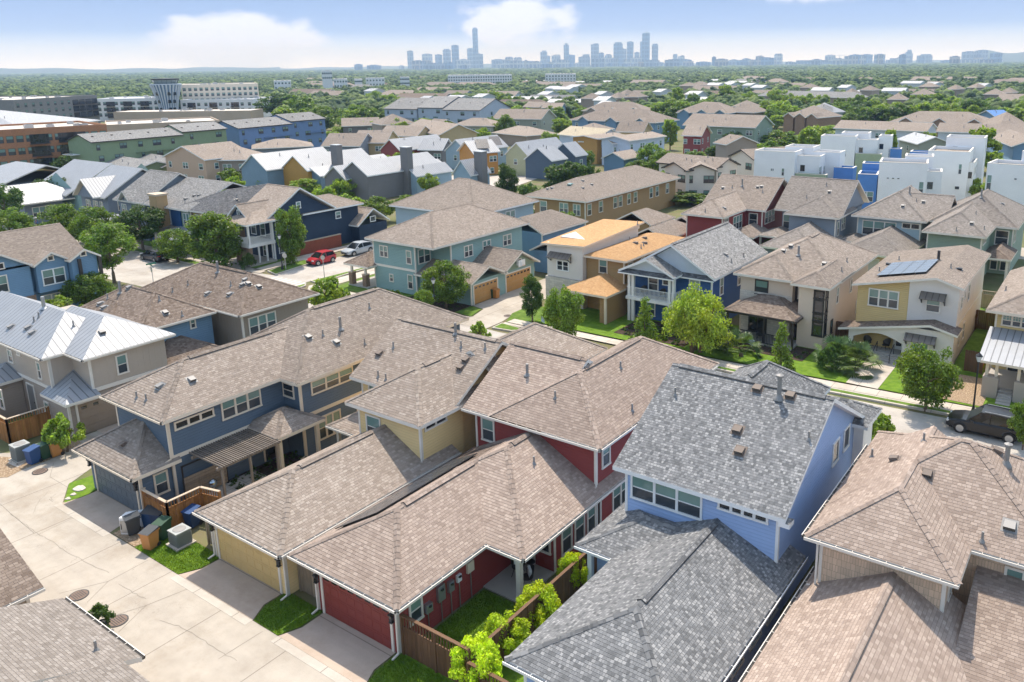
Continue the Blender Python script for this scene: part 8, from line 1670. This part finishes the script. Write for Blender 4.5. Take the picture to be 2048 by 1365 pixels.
for q, (pos_, c_) in zip(e_, st_): q.position = pos_; q.color = (*c_, 1)
elr = wn('ShaderNodeMapRange'); elr.inputs[1].default_value = .0; elr.inputs[2].default_value = .11; L_(EL, elr.inputs[0]); L_(elr.outputs[0], rp.inputs[0])
rs = wn('ShaderNodeVectorMath', operation='SCALE'); rs.inputs[3].default_value = 7.2; L_(rp.outputs[0], rs.inputs[0]); L_(rs.outputs[0], mxh.inputs[7])
mxc = wn('ShaderNodeMix', data_type='RGBA'); L_(gate, mxc.inputs[0]); L_(mxh.outputs[2], mxc.inputs[6]); mxc.inputs[7].default_value = (2.65, 2.85, 3.65, 1)
L_(mxc.outputs[2], bg.inputs['Color']); bg.inputs['Strength'].default_value = .15
# air
hb = MB(); HZM = bpy.data.materials.new('haze air'); HZM.use_nodes = True; nt = HZM.node_tree; nt.nodes.remove(nt.nodes['Principled BSDF']); pv = nt.nodes.new('ShaderNodeVolumePrincipled'); pv.inputs['Color'].default_value = (.45,.66,1.0,1); pv.inputs['Absorption Color'].default_value = (1,1,1,1); pv.inputs['Density'].default_value = 1.6e-4; pv.inputs['Anisotropy'].default_value = .0; nt.links.new(pv.outputs[0], nt.nodes['Material Output'].inputs['Volume'])
hb.box(-12000, 6500, -600, 12600, -3, 335, HZM); ho = hb.build('haze'); tag(ho, 'thin blue summer haze over the whole town', 'haze', None, 'stuff')
SC.view_settings.view_transform = 'Standard'; SC.view_settings.look = 'None'; SC.view_settings.exposure = 1.38; SC.view_settings.gamma = 1
SC.cycles.use_denoising = True; SC.cycles.max_bounces = 6; SC.cycles.diffuse_bounces = 3; SC.cycles.glossy_bounces = 2; SC.cycles.transmission_bounces = 3; SC.cycles.volume_bounces = 0; SC.cycles.transparent_max_bounces = 4; SC.cycles.use_adaptive_sampling = True; SC.cycles.adaptive_threshold = .015
# ------------------------------------------------------------------ labels for the many: size, kind and what they stand beside
bpy.context.view_layer.update()
LM = []
for o in SC.objects:
    if o.parent is None and o.get('category') in ('house','row building','apartment building','hall','control tower','garage','townhouse','commercial building','office building','car') and o.get('label') and o['label'] != '@':
        if o.get('group') in ('roofs among the far trees',): continue
        cs = [Vector(c) for ch in o.children if ch.type == 'MESH' for c in ch.bound_box]
        if not cs: continue
        c = o.matrix_world @ (sum(cs, Vector())/len(cs)); p = project(c)
        if -60 < p[0] < 2110: LM.append((p[0], p[1], o['label'], (c-Vector((0,0,CAMH))).length))
NM = {'mlight':'light green','mmid':'mid green','mdark':'dark green','mtall':'upright light green','cone':'narrow conical','darktall':'upright dark','oak':'round'}
used = {}
ALLL = [q[2] for q in LM]
def short(l):
    """the shortest opening of a landmark's label that no other landmark shares"""
    w = l.split(); stops = ('with','behind','beside','in','between','by','right','left','below','among','under','at','from','over','far','cut','of','and','on','near','nearest','standing','a','the','its','small','to','rising')
    for n in range(3, min(len(w), 11)+1):
        if n < len(w) and (w[n] not in stops or w[n-1] in stops): continue
        p = ' '.join(w[:n])
        if w[n-1] not in stops and sum(1 for q in ALLL if q == p or q.startswith(p+' ')) == 1: return p
    return None
def nameit(o, base, p, dist):
    c = sorted(LM, key=lambda q: (q[0]-p[0])**2+((q[1]-p[1])*2.2)**2)
    opts = []
    for q in c[:14]:
        if short(q[2]) is None or o['label'] == q[2]: continue
        dx, dy = p[0]-q[0], p[1]-q[1]; rel = 'behind' if dist > q[3]+12 else 'in front of' if dist < q[3]-8 else 'right of' if dx > 0 else 'left of'; opts.append(f'{base} {rel} the {short(q[2])}')
        if rel in ('behind','in front of'): opts.append(f'{base} {rel} and {"right" if dx > 0 else "left"} of the {short(q[2])}')
    for l in opts:
        if l not in used and len(l.split()) <= 16: used[l] = 1; o['label'] = l; return
    for w in ('broad','slim','small','tall','leafy'):
        for l in opts:
            l = w+' '+l
            if l not in used and len(l.split()) <= 16: used[l] = 1; o['label'] = l; return
    o['label'] = (opts or [base+' among the other far trees'])[0]
for p, o, k in AUTO:
    h = o.scale.z*max(v[2] for v in o.children[0].bound_box); sz = 'tall' if h > 9.5 else 'small' if h < 5.5 else 'medium'
    nameit(o, f'{sz} {NM.get(k, "green")} tree', p, o.location.length)
for p, c, h in TREEHOUSE: nameit(h.root, 'low bright white roof among trees' if c else 'low brown roof among trees', p, h.root.location.length)
